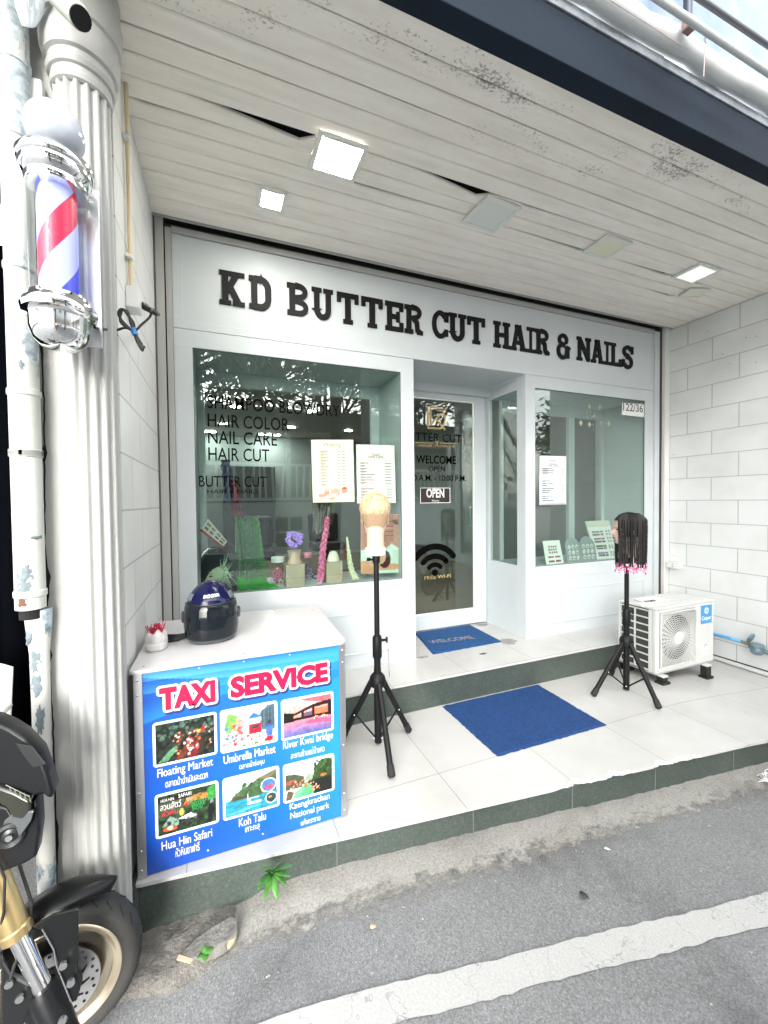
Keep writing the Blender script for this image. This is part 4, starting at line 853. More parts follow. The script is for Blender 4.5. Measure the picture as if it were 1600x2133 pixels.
for i in range(24):
    a=bp(667,1206,Y=.06)+Vector((random.uniform(-.012,.012),random.uniform(-.01,.01),0)); mb.tube([a,a+Vector((random.uniform(-.02,.01),-.006,-.03)),(a.x+random.uniform(-.03,.0),a.y-.012,WB+.006)],[.003,.003,.001],5)
mb.build('plait_end',mat('pale pink hair',hx('DFA0B8'),.5),bh,smooth=60)
o=braid([bp(723,1118,Y=.1),bp(725,1140,Y=.09),bp(728,1165,Y=.08),bp(733,1190,Y=.07),bp(741,1207,Y=.05)],.005,.018,mat('cream hair',hx('C9C7A2'),.45,var=.25,vs=60,col2=hx('E5E3C8')),tw=22,name='cream_plait'); tag(o,'cream coloured plait lying beside the pink poster','hair extension')
ci=MB(); ci.tube([bp(742,1188,Y=.2),bp(760,1199,Y=.19),bp(783,1206,Y=.18)],[.012,.014,.01],10); o=ci.build('curling_iron',mat('grey tool plastic',(.18,.19,.2),.35),smooth=50); tag(o,'grey curling iron lying on the sill behind the cream plait','hair tool'); MB().tube([bp(783,1206,Y=.18),bp(800,1206,Y=.18)],.006,8).build('barrel',M['steel'],o,smooth=60)
ri=MB(); c=bp(658,1201,Y=.1); ri.tube([c+Vector((.022*math.cos(a),.01,.014*math.sin(a))) for a in np.linspace(0,2*PI,22)],.005,8,cap=False); o=ri.build('hair_ring',mat('black elastic',(.02,.02,.02),.6),smooth=60); tag(o,'small black ring on the sill between the two kraft boxes','hair tie')
# hair hanging deeper in the salon, blue and magenta
for nm,lb,u0,u1,v0,v1,cl_ in (('blue_hair_pack','blue hair pack hanging deep in the salon behind the left window',466,480,958,1045,hx('2A6FA8')),('magenta_hair_pack','magenta hair plait hanging deep in the salon behind the left window',483,497,1000,1078,hx('B83468'))):
    mb=MB()
    for i in range(9):
        u=u0+(u1-u0)*i/8; a=bp(u-4,v0,Y=.75);e=bp(u+4,v1,Y=.75); mb.tube([a.lerp(e,k/13)+Vector((.008*math.sin(k*2.1+i),0,0)) for k in range(14)],.011,6)
    o=mb.build(nm,mat(nm.replace('_',' '),cl_,.5,var=.4,vs=40),smooth=60); tag(o,lb,'hair extension')
# ================================================================ things in the right display
def card(name,label,cat,q,y0,y1,p,thick=.004,m=None):
    P=[bp(q[0][0],q[0][1],Y=y1),bp(q[1][0],q[1][1],Y=y1),bp(q[2][0],q[2][1],Y=y0),bp(q[3][0],q[3][1],Y=y0)]
    o=p.mesh(name,P[3],P[2],P[1],P[0],m or M['print_gloss'],thick=thick); tag(o,label,cat); return o
p=Paint(44,60,(.93,.92,.9))
for j,n_c in ((.74,4),(.62,4),(.5,4)):
    for i in range(n_c): p.ell(.32+.13*i-(0 if j!=.62 else .03),j,.05,.045,(.55,.14,.22))
for j in (.28,.1): p.rect(.18,j,.5,j+.07,(.62,.1,.18)).rect(.56,j,.88,j+.07,(.55,.12,.2))
p.rect(0,0,1,.02,(.5,.5,.5))
card('nail_colour_card','white card with dark red nail colour dots, leftmost in the right display','nail chart',[(1130.5,1127),(1165.5,1125),(1175,1174),(1138.5,1177.5)],.06,.12,p)
def archcard(u0,u1,vt,vb,seed,label):
    y=.07; a=bp(u0,vb,Y=y);b=bp(u1,vb,Y=y);t_=bp((u0+u1)/2,vt,Y=y); wd=b.x-a.x; h=t_.z-a.z; x=a.x; z=WB+.002
    t=thing('nail_tip_chart',label,'nail chart',((a.x+b.x)/2,y,WB),'arched nail tip charts in the right window')
    q=[(x,z),(x+wd,z)]+[(x+wd/2+wd/2*math.cos(A),z+h-wd/2+wd/2*math.sin(A)) for A in np.linspace(0,PI,20)]
    MB().prism([(p_[0],y+(p_[1]-z)*.18,p_[1]) for p_ in q],(0,.003,0)).build('arched_card',mat('grey acrylic card',hx('8E9C9C'),.25),t)
    mb=MB(); rb=random.Random(seed); mk=MB()
    for j in range(3):
        for i in range(3):
            cx_=x+wd*(.24+.26*i); cz=z+h*(.16+.22*j); mb.sph((cx_,y+(cz-z)*.18-.004,cz),.5,12,8,(wd*.2,.006,h*.19)); 
            if rb.random()<.55: mk.sph((cx_+rb.uniform(-.003,.003),y+(cz-z)*.18-.0065,cz-.004),.5,8,5,(wd*.11,.004,h*.07))
    mb.build('nail_tips',mat('milky nail tips',(.72,.72,.69),.2),t,smooth=60); mk.build('nail_motifs',mat('nail motif',(.3,.17,.17),.4),t,smooth=60)
archcard(1182,1212,1121,1173,3,'first arched chart of nail tips, next to the red dotted card')
archcard(1211,1244,1119,1170,4,'second arched chart of nail tips, against the colour book')
p=Paint(50,80,(.9,.9,.88)); p.rect(0,.84,1,1,(.82,.81,.75))
cr=np.random.default_rng(3)
for k,v in enumerate((.7,.63,.52,.45,.34,.28,.17,.11)):
    for i in range(9):
        base=[(.55,.5,.45),(.35,.2,.2),(.3,.25,.22),(.45,.3,.2)][k//2]; c=np.array(base)*cr.uniform(.5,1.3)
        if k>=6: c=[(.15,.2,.5),(.5,.1,.25),(.6,.15,.3),(.2,.3,.6)][i%4]
        if k in(2,3): c=[(.5,.15,.15),(.2,.3,.3),(.45,.3,.2)][i%3]
        p.rect(.14+.055*i,v,.19+.055*i,v+.045,c)
    p.rect(.72,v,.8,v+.05,(.6,.56,.55)).rect(.85,v,.93,v+.05,(.65,.6,.58))
card('colour_book','open hair colour book with swatches leaning behind the braided mannequin','colour book',[(1219.5,1086),(1269,1083),(1286,1166),(1245,1168.5)],.09,.16,p,.012)
# crystal mobile
cm=thing('crystal_mobile','hanging mobile of small golden diamonds and crystals inside the right window','mobile',(bp(1237,850,Y=.15).x,.15,bp(1237,850,Y=.15).z))
mb=MB(); gl2=MB()
def dia(mb,u,v,s,y=.15):
    c=bp(u,v,Y=y); mb.add([c+Vector((0,0,s*1.3)),c+Vector((0,0,-s*1.3)),c+Vector((s,0,0)),c+Vector((-s,0,0)),c+Vector((0,s*.5,0)),c+Vector((0,-s*.5,0))],[(0,2,4),(0,4,3),(0,3,5),(0,5,2),(1,4,2),(1,3,4),(1,5,3),(1,2,5)])
for u,v in ((1238,831),(1228,847),(1250,848),(1210,881),(1228,884),(1252,882),(1268,882)): dia(mb,u,v,.023)
for u,v in ((1223,858),(1230,861),(1240,857),(1236,868),(1248,858),(1224,873),(1250,870),(1236,884),(1237,895),(1240,866),(1231,855)): dia(gl2,u,v,.013)
mb.build('golden_diamonds',mat('gold mirror acrylic',hx('F2E7C4'),.3,.1),cm); gl2.build('crystals',mat('crystal',(.85,.88,.88),.05,.6),cm)
w_=MB(); c=bp(1237,815,Y=.15); w_.tube([(c.x,.15,WT),(c.x,.15,bp(1237,900,Y=.15).z)],.001,5)
for u in (1210,1228,1252,1268): w_.tube([(c.x,.15,bp(1237,862,Y=.15).z),tuple(bp(u,876,Y=.15))],.0008,4)
w_.build('hanging_wires',M['chrome'],cm)
# ================================================================ doormats
a,b,c,d=[bp(u,v,Z=-.199) for u,v in ((919,1470),(1117,1424),(1262,1511),(1036,1577))]
def rugtop(name,q,z,th,label,m):
    n=36; rows=[]
    for j in range(n):
        v=j/(n-1); row=[]
        for i in range(n):
            u=i/(n-1); p=q[3].lerp(q[2],u).lerp(q[0].lerp(q[1],u),v); e=min(u,1-u,v,1-v)
            jx=RNG.normal()*.0016; row.append((p.x+jx,p.y+RNG.normal()*.0016,z+(th if e>0 else .0005)+RNG.normal()*.0006))
        rows.append(row)
    o=MB().grid(rows).build(name,m); tag(o,label,'doormat'); return o
rugtop('doormat',[Vector((a.x,-.372,0)),Vector((b.x,-.372,0)),Vector((b.x-.015,-.982,0)),Vector((a.x,-.978,0))],-.199,.010,'large plain blue loop pile doormat on the lower porch tiles',M['mat_blue'])
wm_=rugtop('doormat',[bp(863,1319,Z=0),bp(980,1302,Z=0),bp(1047,1337,Z=0),bp(902,1364,Z=0)],0,.009,'smaller blue doormat with faded WELCOME lettering at the glass door',loopmat('blue ribbed mat',(.005,.06,.2),(.012,.11,.32)))
a=bp(897,1340,Z=.01); b=bp(988,1329,Z=.01); text('lettering','WELCOME',(a.x,a.y-.02,.0115),(b.x-a.x,b.y-a.y,0),(0,1,0),mat('worn grey lettering',(.32,.34,.4),.8,var=.6,vs=60),wm_,w=(b-a).length,h=.085,bold=.02)
# ================================================================ tripods with mannequin heads
def tripod(base,topz,ubx,feet,label,colz,knobz):
    t=thing('tripod_stand',label,'tripod stand',(base[0],base[1],-.199),'black tripods holding mannequin heads'); m=M['black']; bx,by=base
    zc=bp(ubx[0],ubx[1],Y=by).z; zl=bp(ubx[0],ubx[2],Y=by).z  # leg hub, bottom of post
    MB().tube([(bx,by,zl),(bx,by,zc+.06)],.021,16).build('lower_post',m,t,smooth=40)
    MB().tube([(bx,by,zc+.05),(bx,by,colz-.02),(bx,by,colz+.05)],[.019,.0195,.0195],16).build('middle_post',m,t,smooth=40)
    MB().tube([(bx,by,colz),(bx,by,topz)],.0155,14).build('upper_post',m,t,smooth=40)
    MB().lathe([(.022,colz-.07),(.027,colz-.06),(.027,colz+.05),(.022,colz+.06)],(bx,by,0),n=20).build('collar',m,t,smooth=35)
    k=MB().tube([(bx+.02,by,colz+.03),(bx+.055,by-.005,colz+.03)],.008,8); k.obox((bx+.058,by-.005,colz+.03),(.004,0,0),(0,.007,0),(0,0,.016)); k.build('clamp_knob',m,t,smooth=40)
    k=MB().lathe([(.02,topz-.06),(.022,topz-.055),(.022,topz-.02),(.02,topz-.015)],(bx,by,0),n=18); k.tube([(bx-.02,by,topz-.04),(bx-.05,by-.01,topz-.035)],.006,8); k.obox((bx-.05,by-.01,topz-.035),(.01,0,0),(0,.004,0),(0,0,.009)); k.build('top_clamp',m,t,smooth=40)
    MB().lathe([(.022,zc-.045),(.045,zc-.04),(.048,zc-.01),(.043,zc+.012),(.03,zc+.028),(.022,zc+.034)],(bx,by,0),n=24).build('leg_hub',m,t,smooth=35)
    bolts=[]
    for f in feet:
        f=Vector(f); d=Vector((f.x-bx,f.y-by,0)).normalized(); a=Vector((bx,by,zc-.02))+d*.036; e=f+Vector((0,0,.012))
        lg=MB().tube([a,a.lerp(e,.97)],.0165,12).build('leg',m,t,smooth=40)
        dv=(e-a).normalized(); MB().tube([e-dv*.05,e-dv*.002,e+dv*.006],[.0195,.021,.013],12).build('rubber_foot',M['rubber'],lg,smooth=40)
        mid=a.lerp(e,.55); br=MB().tube([(bx+d.x*.02,by+d.y*.02,zl+.03),mid],.0055,8).build('brace',m,t)
        side=d.cross(Vector((0,0,1)))
        for c in (mid,a+Vector((0,0,-.012)),Vector((bx+d.x*.02,by+d.y*.02,zl+.03))):
            s_=-1 if side.y>0 else 1
            bolts.append(MB().sph(c+side*s_*.017,.0055,8,6))
    [b_.build('bolt',M['steel'],t,smooth=60) for b_ in bolts]; return t
ZP=-.199
b1=(bp(790,1549,Z=ZP).x+.005,bp(790,1549,Z=ZP).y); b1=(-.553,-.615)
ft=[bp(816,1622,Z=ZP),bp(852,1526,Z=ZP),bp(712,1545,Z=ZP)]
hz1=bp(787,1158,Y=b1[1]).z
tripod(b1,hz1+.02,(790,1412,1545),ft,'black tripod under the blond short haired mannequin head',bp(790,1345,Y=b1[1]).z,0)
b2=(1.372,-.70); ft=[bp(1236,1451,Z=zf(1.1)),bp(1373,1478,Z=zf(1.3)),Vector((1.50,-.47,zf(1.5)))]
hz2=bp(1306,1160,Y=b2[1]).z
tripod(b2,hz2+.02,(1302,1333,1436),ft,'black tripod under the long dark braided mannequin head beside the air conditioner',bp(1303,1285,Y=b2[1]).z,0)
ch_=MB()
q=[Vector((-.505,-.66,bp(800,1348,Y=-.66).z)),Vector((-.5,-.665,bp(800,1400,Y=-.66).z))]
for i in range(11): c=q[0].lerp(q[1],i/10); ch_.tube([c+Vector((.003*math.cos(a),.001,.006*math.sin(a))) for a in np.linspace(0,2*PI,9)],.0009,5,cap=False)
ch_.tube([q[1],q[1]+Vector((0,0,-.03))],.003,6); o=ch_.build('pin_chain',M['steel'],smooth=60); par(o,[x for x in bpy.data.objects if x.name=='tripod_stand'][0])
# ---- heads
def sstep(xs_,ys_,t): return float(np.interp(t,xs_,ys_))
def headgrid(H=.235,n=72,m=60):
    """head with its face to +X, chin at z=0; returns grid rows and (t,angle) info"""
    T=[0,.03,.08,.15,.22,.28,.33,.4,.48,.54,.6,.7,.8,.88,.94,.98,1]
    Fx=[.055,.078,.086,.088,.088,.087,.088,.09,.088,.092,.095,.094,.084,.066,.046,.024,.002]
    Bx=[.0,.015,.03,.046,.058,.066,.072,.082,.092,.097,.1,.1,.092,.077,.056,.032,.002]
    Wy=[.018,.036,.05,.058,.062,.065,.067,.07,.072,.074,.076,.077,.071,.059,.043,.023,.002]
    def sm_(A,t): return np.mean([np.interp(min(1,max(0,t+d)),T,A) for d in (-.02,-.01,0,.01,.02)]) if .02<t<.97 else np.interp(t,T,A)
    rows=[]
    for j in range(m+1):
        t=j/m; t=.5-.5*math.cos(PI*t)*.35-.0+ (t-.5)*.65 if True else t
        t=min(1,max(0,t)); f=sm_(Fx,t);b=sm_(Bx,t);w=sm_(Wy,t); row=[]
        for k in range(n):
            a=2*PI*k/n; c,s=math.cos(a),math.sin(a); e=.9
            x=(f if c>0 else b)*math.copysign(abs(c)**e,c); y=w*math.copysign(abs(s)**e,s)
            if c>0:
                g=lambda y0,sy,t0,st: math.exp(-((y-y0)/sy)**2-((t-t0)/st)**2)
                x+=.026*math.exp(-(y/.0115)**2)*max(0,1-abs((t-.36)/.12))**1*(1 if t<.36 else 1)+.012*g(0,.01,.45,.09)
                x-=.012*(g(.031,.017,.485,.045)+g(-.031,.017,.485,.045)); x+=.004*(g(.033,.02,.56,.03)+g(-.033,.02,.56,.03))
                x+=.007*g(0,.02,.235,.022)+.006*g(0,.018,.185,.02)-.004*g(0,.022,.21,.008)-.004*g(0,.015,.135,.025)+.006*g(0,.02,.05,.04)
            row.append((x,y,t*H))
        rows.append(row+[row[0]])
    return rows
def place(rows,loc,rz,pitch=0):
    Mx=Matrix.Translation(loc)@Matrix.Rotation(rz,4,'Z'); return [[tuple(Mx@Vector(p)) for p in r] for r in rows],Mx
def ear(mb,Mx,side,H=.235):
    pts=[]
    for j in range(7):
        row=[]
        for k in range(12):
            a=2*PI*k/12; r=(.006,.011,.015,.017,.015,.011,.004)[j]; q=(j-3)/3
            row.append(tuple(Mx@Vector((-.012+ .8*r*math.cos(a)*1.0-.004*q+.004,side*(.071+.012*(1-q*q)*(.6+.4*math.sin(a)) if False else side*0+ (.07+.009*(1-abs(q)))*1.0) if False else side*(.071+.007*(1+math.sin(a))*.5*(1-.3*abs(q))),H*.42+.03*q))))
        pts.append(row+[row[0]])
    mb.grid(pts)
def neck(mb,Mx,z1=.06,z0=-.105,flare=0):
    rows=[]
    for z,rx,ry,cx in ((z1,.05,.05,-.02),(.03,.051,.05,-.022),(0,.05,.049,-.026),(-.03,.05,.049,-.028),(-.07,.052,.051,-.028),(z0+.008,.056,.056,-.028),(z0,.055,.055,-.028)):
        r=[tuple(Mx@Vector((cx+rx*math.cos(2*PI*k/32),ry*math.sin(2*PI*k/32),z))) for k in range(32)]; rows.append(r+[r[0]])
    mb.grid(rows); mb.add(rows[-1][:-1],[tuple(range(32))])
skin=M['skin']
# blond head: seen from behind, facing the shop (+Y)
sc_=1.0; hb=(b1[0]+.004,b1[1]+.02,hz1+.1+.012); hd1=thing('mannequin_head','blond short haired mannequin head seen from behind, facing the left window','mannequin head',(hb[0],hb[1],hz1))
rows,Mx=place(headgrid(),Vector(hb),R(68)); mb=MB(); mb.grid(rows); neck(mb,Mx,z0=-.095); ear(mb,Mx,1); ear(mb,Mx,-1)
mb.build('head',skin,hd1,smooth=70)
MB().lathe([(.054,-.004),(.058,0),(.058,.036),(.054,.04)],Mx@Vector((-.028,0,-.1)),n=32).build('collar',mat('white plastic collar',(.8,.79,.76),.4),hd1,smooth=40)
hairm=mat('blond hair',hx('A58C66'),.5,var=.4,vs=55,col2=hx('DCC9A2'),vec=(1,1,.5)); fade=mat('shaved nape hair',hx('B79A7B'),.7,var=.25,vs=160)
base=headgrid(n=96,m=70); Hh=.235
def surf(t,a,off):
    m=len(base)-1; j=min(int(t*m),m-1); f=t*m-j; k=a/(2*PI)*96; k0=int(k)%96; fk=k-int(k)
    p=[Vector(base[j+dj][k0+dk]) for dj in (0,1) for dk in (0,1)]; q=p[0].lerp(p[1],fk).lerp(p[2].lerp(p[3],fk),f); c=Vector((0,0,q.z if q.z<Hh*.6 else Hh*.6)); return q+(q-c).normalized()*off
def hairline(a):
    d=abs(((a-PI+PI)%(2*PI))-PI) # angle from the back
    return .16+.30*min(1,(d/1.75))**1.3 if d<1.75 else (.5 if d<2.2 else .66)
def shell(lo,off,nA=96,nT=34,jit=.0):
    rr=[]
    for j in range(nT+1):
        row=[]
        for k in range(nA):
            a=2*PI*k/nA; t0=lo(a); t=t0+(1-t0)*j/nT; o_=off(a,t)*min(1,j/3) + RNG.normal()*jit; row.append(tuple(Mx@surf(min(t,.999),a,o_+.0012)))
        rr.append(row+[row[0]])
    return rr
MB().grid(shell(hairline,lambda a,t:.004)).build('shaved_nape',fade,hd1,smooth=70)
top=lambda a: .52 if abs(((a)%(2*PI))-PI)<1.75 else .7
MB().grid(shell(top,lambda a,t:.005+.008*sm(.5,.85,t),jit=.0012)).build('hair_cap',hairm,hd1,smooth=70)
mb=MB(); q=random.Random(6)
for i in range(900):
    a=q.uniform(0,2*PI); t=q.uniform(.50,1)**.9; 
    if t<top(a)-.08: continue
    p0=surf(min(t,.995),a,.003+.006*sm(.5,.9,t)); out=(p0-Vector((0,0,.13))).normalized(); L_=q.uniform(.012,.024)*(.4+.8*sm(.45,.9,t))
    fl_d=Vector((q.gauss(.1,.3),q.gauss(0,.4),q.gauss(-.9 if t<.8 else -.1,.3))); e=p0+out*L_*.45+fl_d*L_*.7
    mb.tube([Mx@p0,Mx@(p0.lerp(e,.5)+out*L_*.18),Mx@e],[.0018,.0016,.0004],4)
mb.build('hair_strands',hairm,hd1,smooth=60)
# dark braided head: profile to the left (-X), turned a little to the street
hb2=(b2[0]+.022,b2[1],hz2+.1-.012); hd2=thing('mannequin_head','dark braided mannequin head in profile with pink beads at the braid ends','mannequin head',(hb2[0],hb2[1],hz2))
rows,Mx=place(headgrid(),Vector(hb2),R(138)); mb=MB(); mb.grid(rows); neck(mb,Mx,z0=-.09); ear(mb,Mx,1); ear(mb,Mx,-1); mb.build('head',skin,hd2,smooth=70)
lips=mat('rose lips',hx('A8545A'),.4); mb=MB(); mb.sph(Mx@Vector((.0925,0,.235*.212)),.5,12,6,(.02,.034,.012)); mb.build('lips',lips,hd2,smooth=60)
ey=MB()
for s_ in (-1,1):
    for k in range(5): ey.tube([Mx@Vector((.087-.012*(k/4)**2,s_*(.016+.028*k/4),.235*.565+.004*math.sin(k))),Mx@Vector((.086-.012*((k+1)/4)**2,s_*(.016+.028*(k+1)/4),.235*.565+.004*math.sin(k+1)))],.002,5)
    ey.sph(Mx@Vector((.078,s_*.031,.235*.48)),.5,10,6,(.012,.03,.012))
ey.build('eyes_and_brows',mat('dark eye paint',(.05,.03,.03),.4),hd2,smooth=60)
bk=mat('black braid hair',(.007,.006,.006),.6,var=.4,vs=80)
capr=[]
for j in range(26):
    row=[]
    for k in range(96):
        a=2*PI*k/96; d=abs(((a+PI)%(2*PI))-PI); t0=.3 if d>1.25 else .3+.42*min(1,(1.25-d)/.5); t=t0+(1-t0)*j/25; row.append(tuple(Mx@surf(min(t,.998),a,.006)))
    capr.append(row+[row[0]])
MB().grid(capr).build('hair_cap',bk,hd2,smooth=70)
mb=MB(); bd={c:MB() for c in ('pink','white','magenta','blue')}; q=random.Random(12); zend=bp(1308,1178,Y=b2[1]).z
for ring_,nn in ((0,46),(1,30)):
    for i in range(nn):
        a=R(43)+(2*PI-R(86))*(i+q.uniform(-.25,.25))/(nn-1); d=abs(((a+PI)%(2*PI))-PI)
        p0=surf(.93-.05*ring_,a,.008); p1=surf(.72,a,.012+.004*ring_); p2=surf(.5,a,.014+.005*ring_); c=Vector((-.01,0,0)); rad=Vector((p2.x,p2.y,0))
        ze=(zend-hb2[2])+q.uniform(-.012,.03); pts=[p0,surf(.84,a,.011),p1,p2]
        for s_ in (.3,.6,.85,1): pts.append(Vector((p2.x*(1.0-.05*s_)+q.gauss(0,.002),p2.y*(1.0-.05*s_)+q.gauss(0,.002),p2.z+(ze-p2.z)*s_)))
        P=[]
        for k in range(len(pts)-1):
            for f in np.linspace(0,1,5)[:-1]: P.append(pts[k].lerp(pts[k+1],f))
        P.append(pts[-1]); mb.tube([Mx@x for x in P],[.0045*(.86+.22*(k%2)) for k in range(len(P))],5)
        for k in range(q.randint(3,6)):
            cc=pts[-1]+Vector((q.gauss(0,.0015),q.gauss(0,.0015),-.003-.0085*k)); bd[q.choices(('pink','white','magenta','blue'),(5,4,4,.7))[0]].sph(Mx@cc,.0055,8,5,(1,1,.85))
mb.build('braids',bk,hd2,smooth=60)
for c,hexc in (('pink','E48FB4'),('white','E8E2E6'),('magenta','C2336E'),('blue','7FA6D8')): bd[c].build(c+'_beads',mat(c+' beads',hx(hexc),.3),hd2,smooth=60)
# ================================================================ air conditioner
ac=thing('outdoor_air_conditioner','white outdoor air conditioner unit with a spiral fan grille by the right wall','air conditioner',(2.03,-.57,-.25)); am=mat('air conditioner enamel',(.6,.61,.585),.4,var=.05,vs=5)
ax0,ax1,ay0,ay1,az0,az1=1.69,2.395,-.70,-.385,-.135,.372
gx0_,gx1_,gz0_,gz1_=1.735,2.165,az0+.035,az1-.045
c_=MB(); c_.box(ax0,gx0_,ay0,ay0+.03,az0,az1-.02); c_.box(gx1_,ax1,ay0,ay0+.03,az0,az1-.02); c_.box(gx0_,gx1_,ay0,ay0+.03,az0,gz0_); c_.box(gx0_,gx1_,ay0,ay0+.03,gz1_,az1-.02)
c_.build('front_panel',am,ac,bevel=.006)
MB().box(ax0-.004,ax1+.004,ay0-.004,ay1+.004,az1-.0195,az1).build('top_cover',am,ac,bevel=.008)
rb=MB(); rb.box(ax0+.03,ax1-.2,ay0+.06,ay0+.075,az1-.001,az1+.003).box(ax0+.03,ax1-.2,ay0+.14,ay0+.155,az1-.001,az1+.003).box(ax0+.25,ax1-.02,ay0+.2,ay0+.21,az1-.001,az1+.003); rb.build('top_ribs',am,ac,bevel=.0015)
MB().box(ax1-.012,ax1,ay0+.031,ay1,az0,az1-.021).box(ax0+.02,ax1-.0125,ay1-.01,ay1,az0,az1-.021).build('rear_panel',am,ac,bevel=.003)
MB().box(ax0+.004,ax1-.004,ay0+.004,ay1-.004,az0-.012,az0-.0005).build('base_pan',mat('galvanised pan',(.45,.46,.45),.5,.5),ac,bevel=.003)
# left side: open louvre frame over the dark coil
L_=MB(); yy0,yy1=ay0+.032,ay1; L_.box(ax0,ax0+.012,yy0,yy0+.028,az0,az1-.021); L_.box(ax0,ax0+.012,yy1-.022,yy1,az0,az1-.021); L_.box(ax0,ax0+.012,(yy0+yy1)/2-.006,(yy0+yy1)/2+.006,az0+.02,az1-.04)
for i in range(9):
    z=az0+.012+(az1-.045-az0)*i/8; L_.box(ax0-.001,ax0+.012,yy0+.0285,yy1-.0225,z-.005,z+.005)
L_.build('side_louvre',am,ac,bevel=.002)
coil=mat('dark coil fins',(.055,.06,.05),.6,var=.3,vs=50); MB().box(ax0+.016,ax0+.02,yy0,yy1-.012,az0+.005,az1-.025).build('coil',coil,ac)
MB().box(ax0+.03,gx1_+.02,ay1-.03,ay1-.012,az0+.005,az1-.025).build('rear_coil',mat('fan cavity',(.02,.021,.02),.7),ac)
gc=Vector(((gx0_+gx1_)/2,ay0,(gz0_+gz1_)/2+.0)); hw,hh_=(gx1_-gx0_)/2,(gz1_-gz0_)/2
ringbox(gx0_,gx1_,gz0_,gz1_,.01,ay0-.012,ay0-.0005).build('grille_frame',am,ac,bevel=.004)
G=MB()
def clip_run(pts):
    run=[];out=[]
    for p in pts:
        if abs(p[0])<hw-.006 and abs(p[1])<hh_-.006: run.append(p)
        else:
            if len(run)>1: out.append(run)
            run=[]
    if len(run)>1: out.append(run)
    return out
for i in range(14):
    r=.052+.0168*i
    for run in clip_run([(r*math.cos(a),r*math.sin(a)) for a in np.linspace(0,2*PI,97)]): G.tube([(gc.x+p[0],ay0-.006,gc.z+p[1]) for p in run],.002,5)
for i in range(36):
    a0=2*PI*i/36
    for run in clip_run([(r*math.cos(a0+2.0*(r-.04)/.2),r*math.sin(a0+2.0*(r-.04)/.2)) for r in np.linspace(.045,.29,24)]): G.tube([(gc.x+p[0],ay0-.008,gc.z+p[1]) for p in run],.002,5)
G.build('fan_grille',am,ac,smooth=60)
MB().lathe([(.0,-.016),(.04,-.015),(.047,-.010),(.047,-.002)],(gc.x,ay0,gc.z),(0,1,0),32).build('grille_boss',M['plastic_w'],ac,smooth=40)
bsw=MB(); 
for i,pl in enumerate(strip([(gc.x+.02*math.cos(R(a)),gc.z+.02*math.sin(R(a))) for a in np.linspace(30,310,24)]+[(gc.x+.012,gc.z-.004)],.006)): bsw.prism([(p[0],ay0-.0165-.00003*i,p[1]) for p in pl],(0,.0012,0))
bsw.build('boss_emblem',mat('pale grey emblem',(.55,.57,.58),.4),ac)
shp=MB(); o_=[];i_=[]
for k in range(97):
    a=2*PI*k/96; c_1,s_1=math.cos(a),math.sin(a); q_=min((hw-.001)/max(abs(c_1),1e-6),(hh_-.001)/max(abs(s_1),1e-6)); o_.append((gc.x+q_*c_1,ay0+.014,gc.z+q_*s_1)); i_.append((gc.x+.178*c_1,ay0+.018,gc.z+.178*s_1))
shp.grid([o_,i_]); shp.build('fan_shroud',mat('shroud grey',(.42,.43,.41),.5),ac,smooth=30)
MB().grid([[(p[0],ay0+.019,p[2]) for p in i_],[(p[0],ay1-.035,p[2]) for p in i_]]).build('fan_duct',mat('dark duct',(.05,.052,.05),.6),ac,smooth=60)
fb_=MB()
for k in range(3):
    a=k*2*PI/3+.4; rowA=[];rowB=[]
    for r in np.linspace(.05,.19,8): 
        for lst,da,dy in ((rowA,-.45,.05),(rowB,.45,.11)): lst.append((gc.x+r*math.cos(a+da),ay0+dy,gc.z+r*math.sin(a+da)))
    fb_.grid([rowA,rowB])
fb_.build('fan_blades',mat('fan plastic',(.035,.037,.037),.5),ac,smooth=40,solid=.004)
a=bp(1458.5,1296,Y=ay0); b=bp(1485,1259,Y=ay0)
MB().box(2.225,2.365,ay0-.0018,ay0-.0002,.185,.335).build('badge',mat('blue badge',hx('3E8FC4'),.35),ac,bevel=.0)
ac_w=M['white_vinyl']
text('lettering','Casper',(2.295,ay0-.0022,.205),(1,0,0),(0,0,1),ac_w,ac,w=.122,h=.042,align='C',bold=.02)
eb=MB(); ecx,ecz=2.295,.29
for i,pl in enumerate(strip([(ecx+.022*math.cos(R(a)),ecz+.022*math.sin(R(a))) for a in np.linspace(0,360,30)],.009)+strip([(ecx+.009*math.cos(R(a)),ecz+.009*math.sin(R(a))) for a in np.linspace(20,300,16)],.005)): eb.prism([(p[0],ay0-.002-.00002*i,p[1]) for p in pl],(0,-.0004,0))
eb.build('badge_emblem',ac_w,ac)
el=MB(); el.prism([(2.255,ay0-.0003,-.075),(2.32,ay0-.0003,-.075),(2.32,ay0-.0003,-.01)]+[(2.2875+.0325*math.cos(A),ay0-.0003,-.01+.034*math.sin(A)) for A in np.linspace(0.1,PI-.1,12)]+[(2.255,ay0-.0003,-.01)],(0,-.0012,0)); el.build('energy_label',ac_w,ac)
ar=MB()
for i,pl in enumerate(strip([(2.2875+.021*math.cos(A),-.012+.023*math.sin(A)) for A in np.linspace(0.3,PI,12)],.009)): ar.prism([(p[0],ay0-.0018-.00002*i,p[1]) for p in pl],(0,-.0003,0))
ar.build('label_arc',mat('label blue',hx('5F86A8'),.4),ac)
for fxx in (1.76,2.29):
    for fyy in (ay0-.005,ay1-.03):
        ftz=zf(fxx); f_=MB(); f_.box(fxx-.045,fxx+.045,fyy-.035,fyy+.035,ftz,ftz+.02); f_.box(fxx-.028,fxx+.028,fyy-.025,fyy+.03,ftz+.02,az0-.026); f_.build('rubber_foot',M['rubber'],ac,bevel=.006); MB().box(fxx-.03,fxx+.03,fyy-.028,fyy+.028,az0-.0258,az0-.0125).build('foot_bracket',am,ac,bevel=.004)
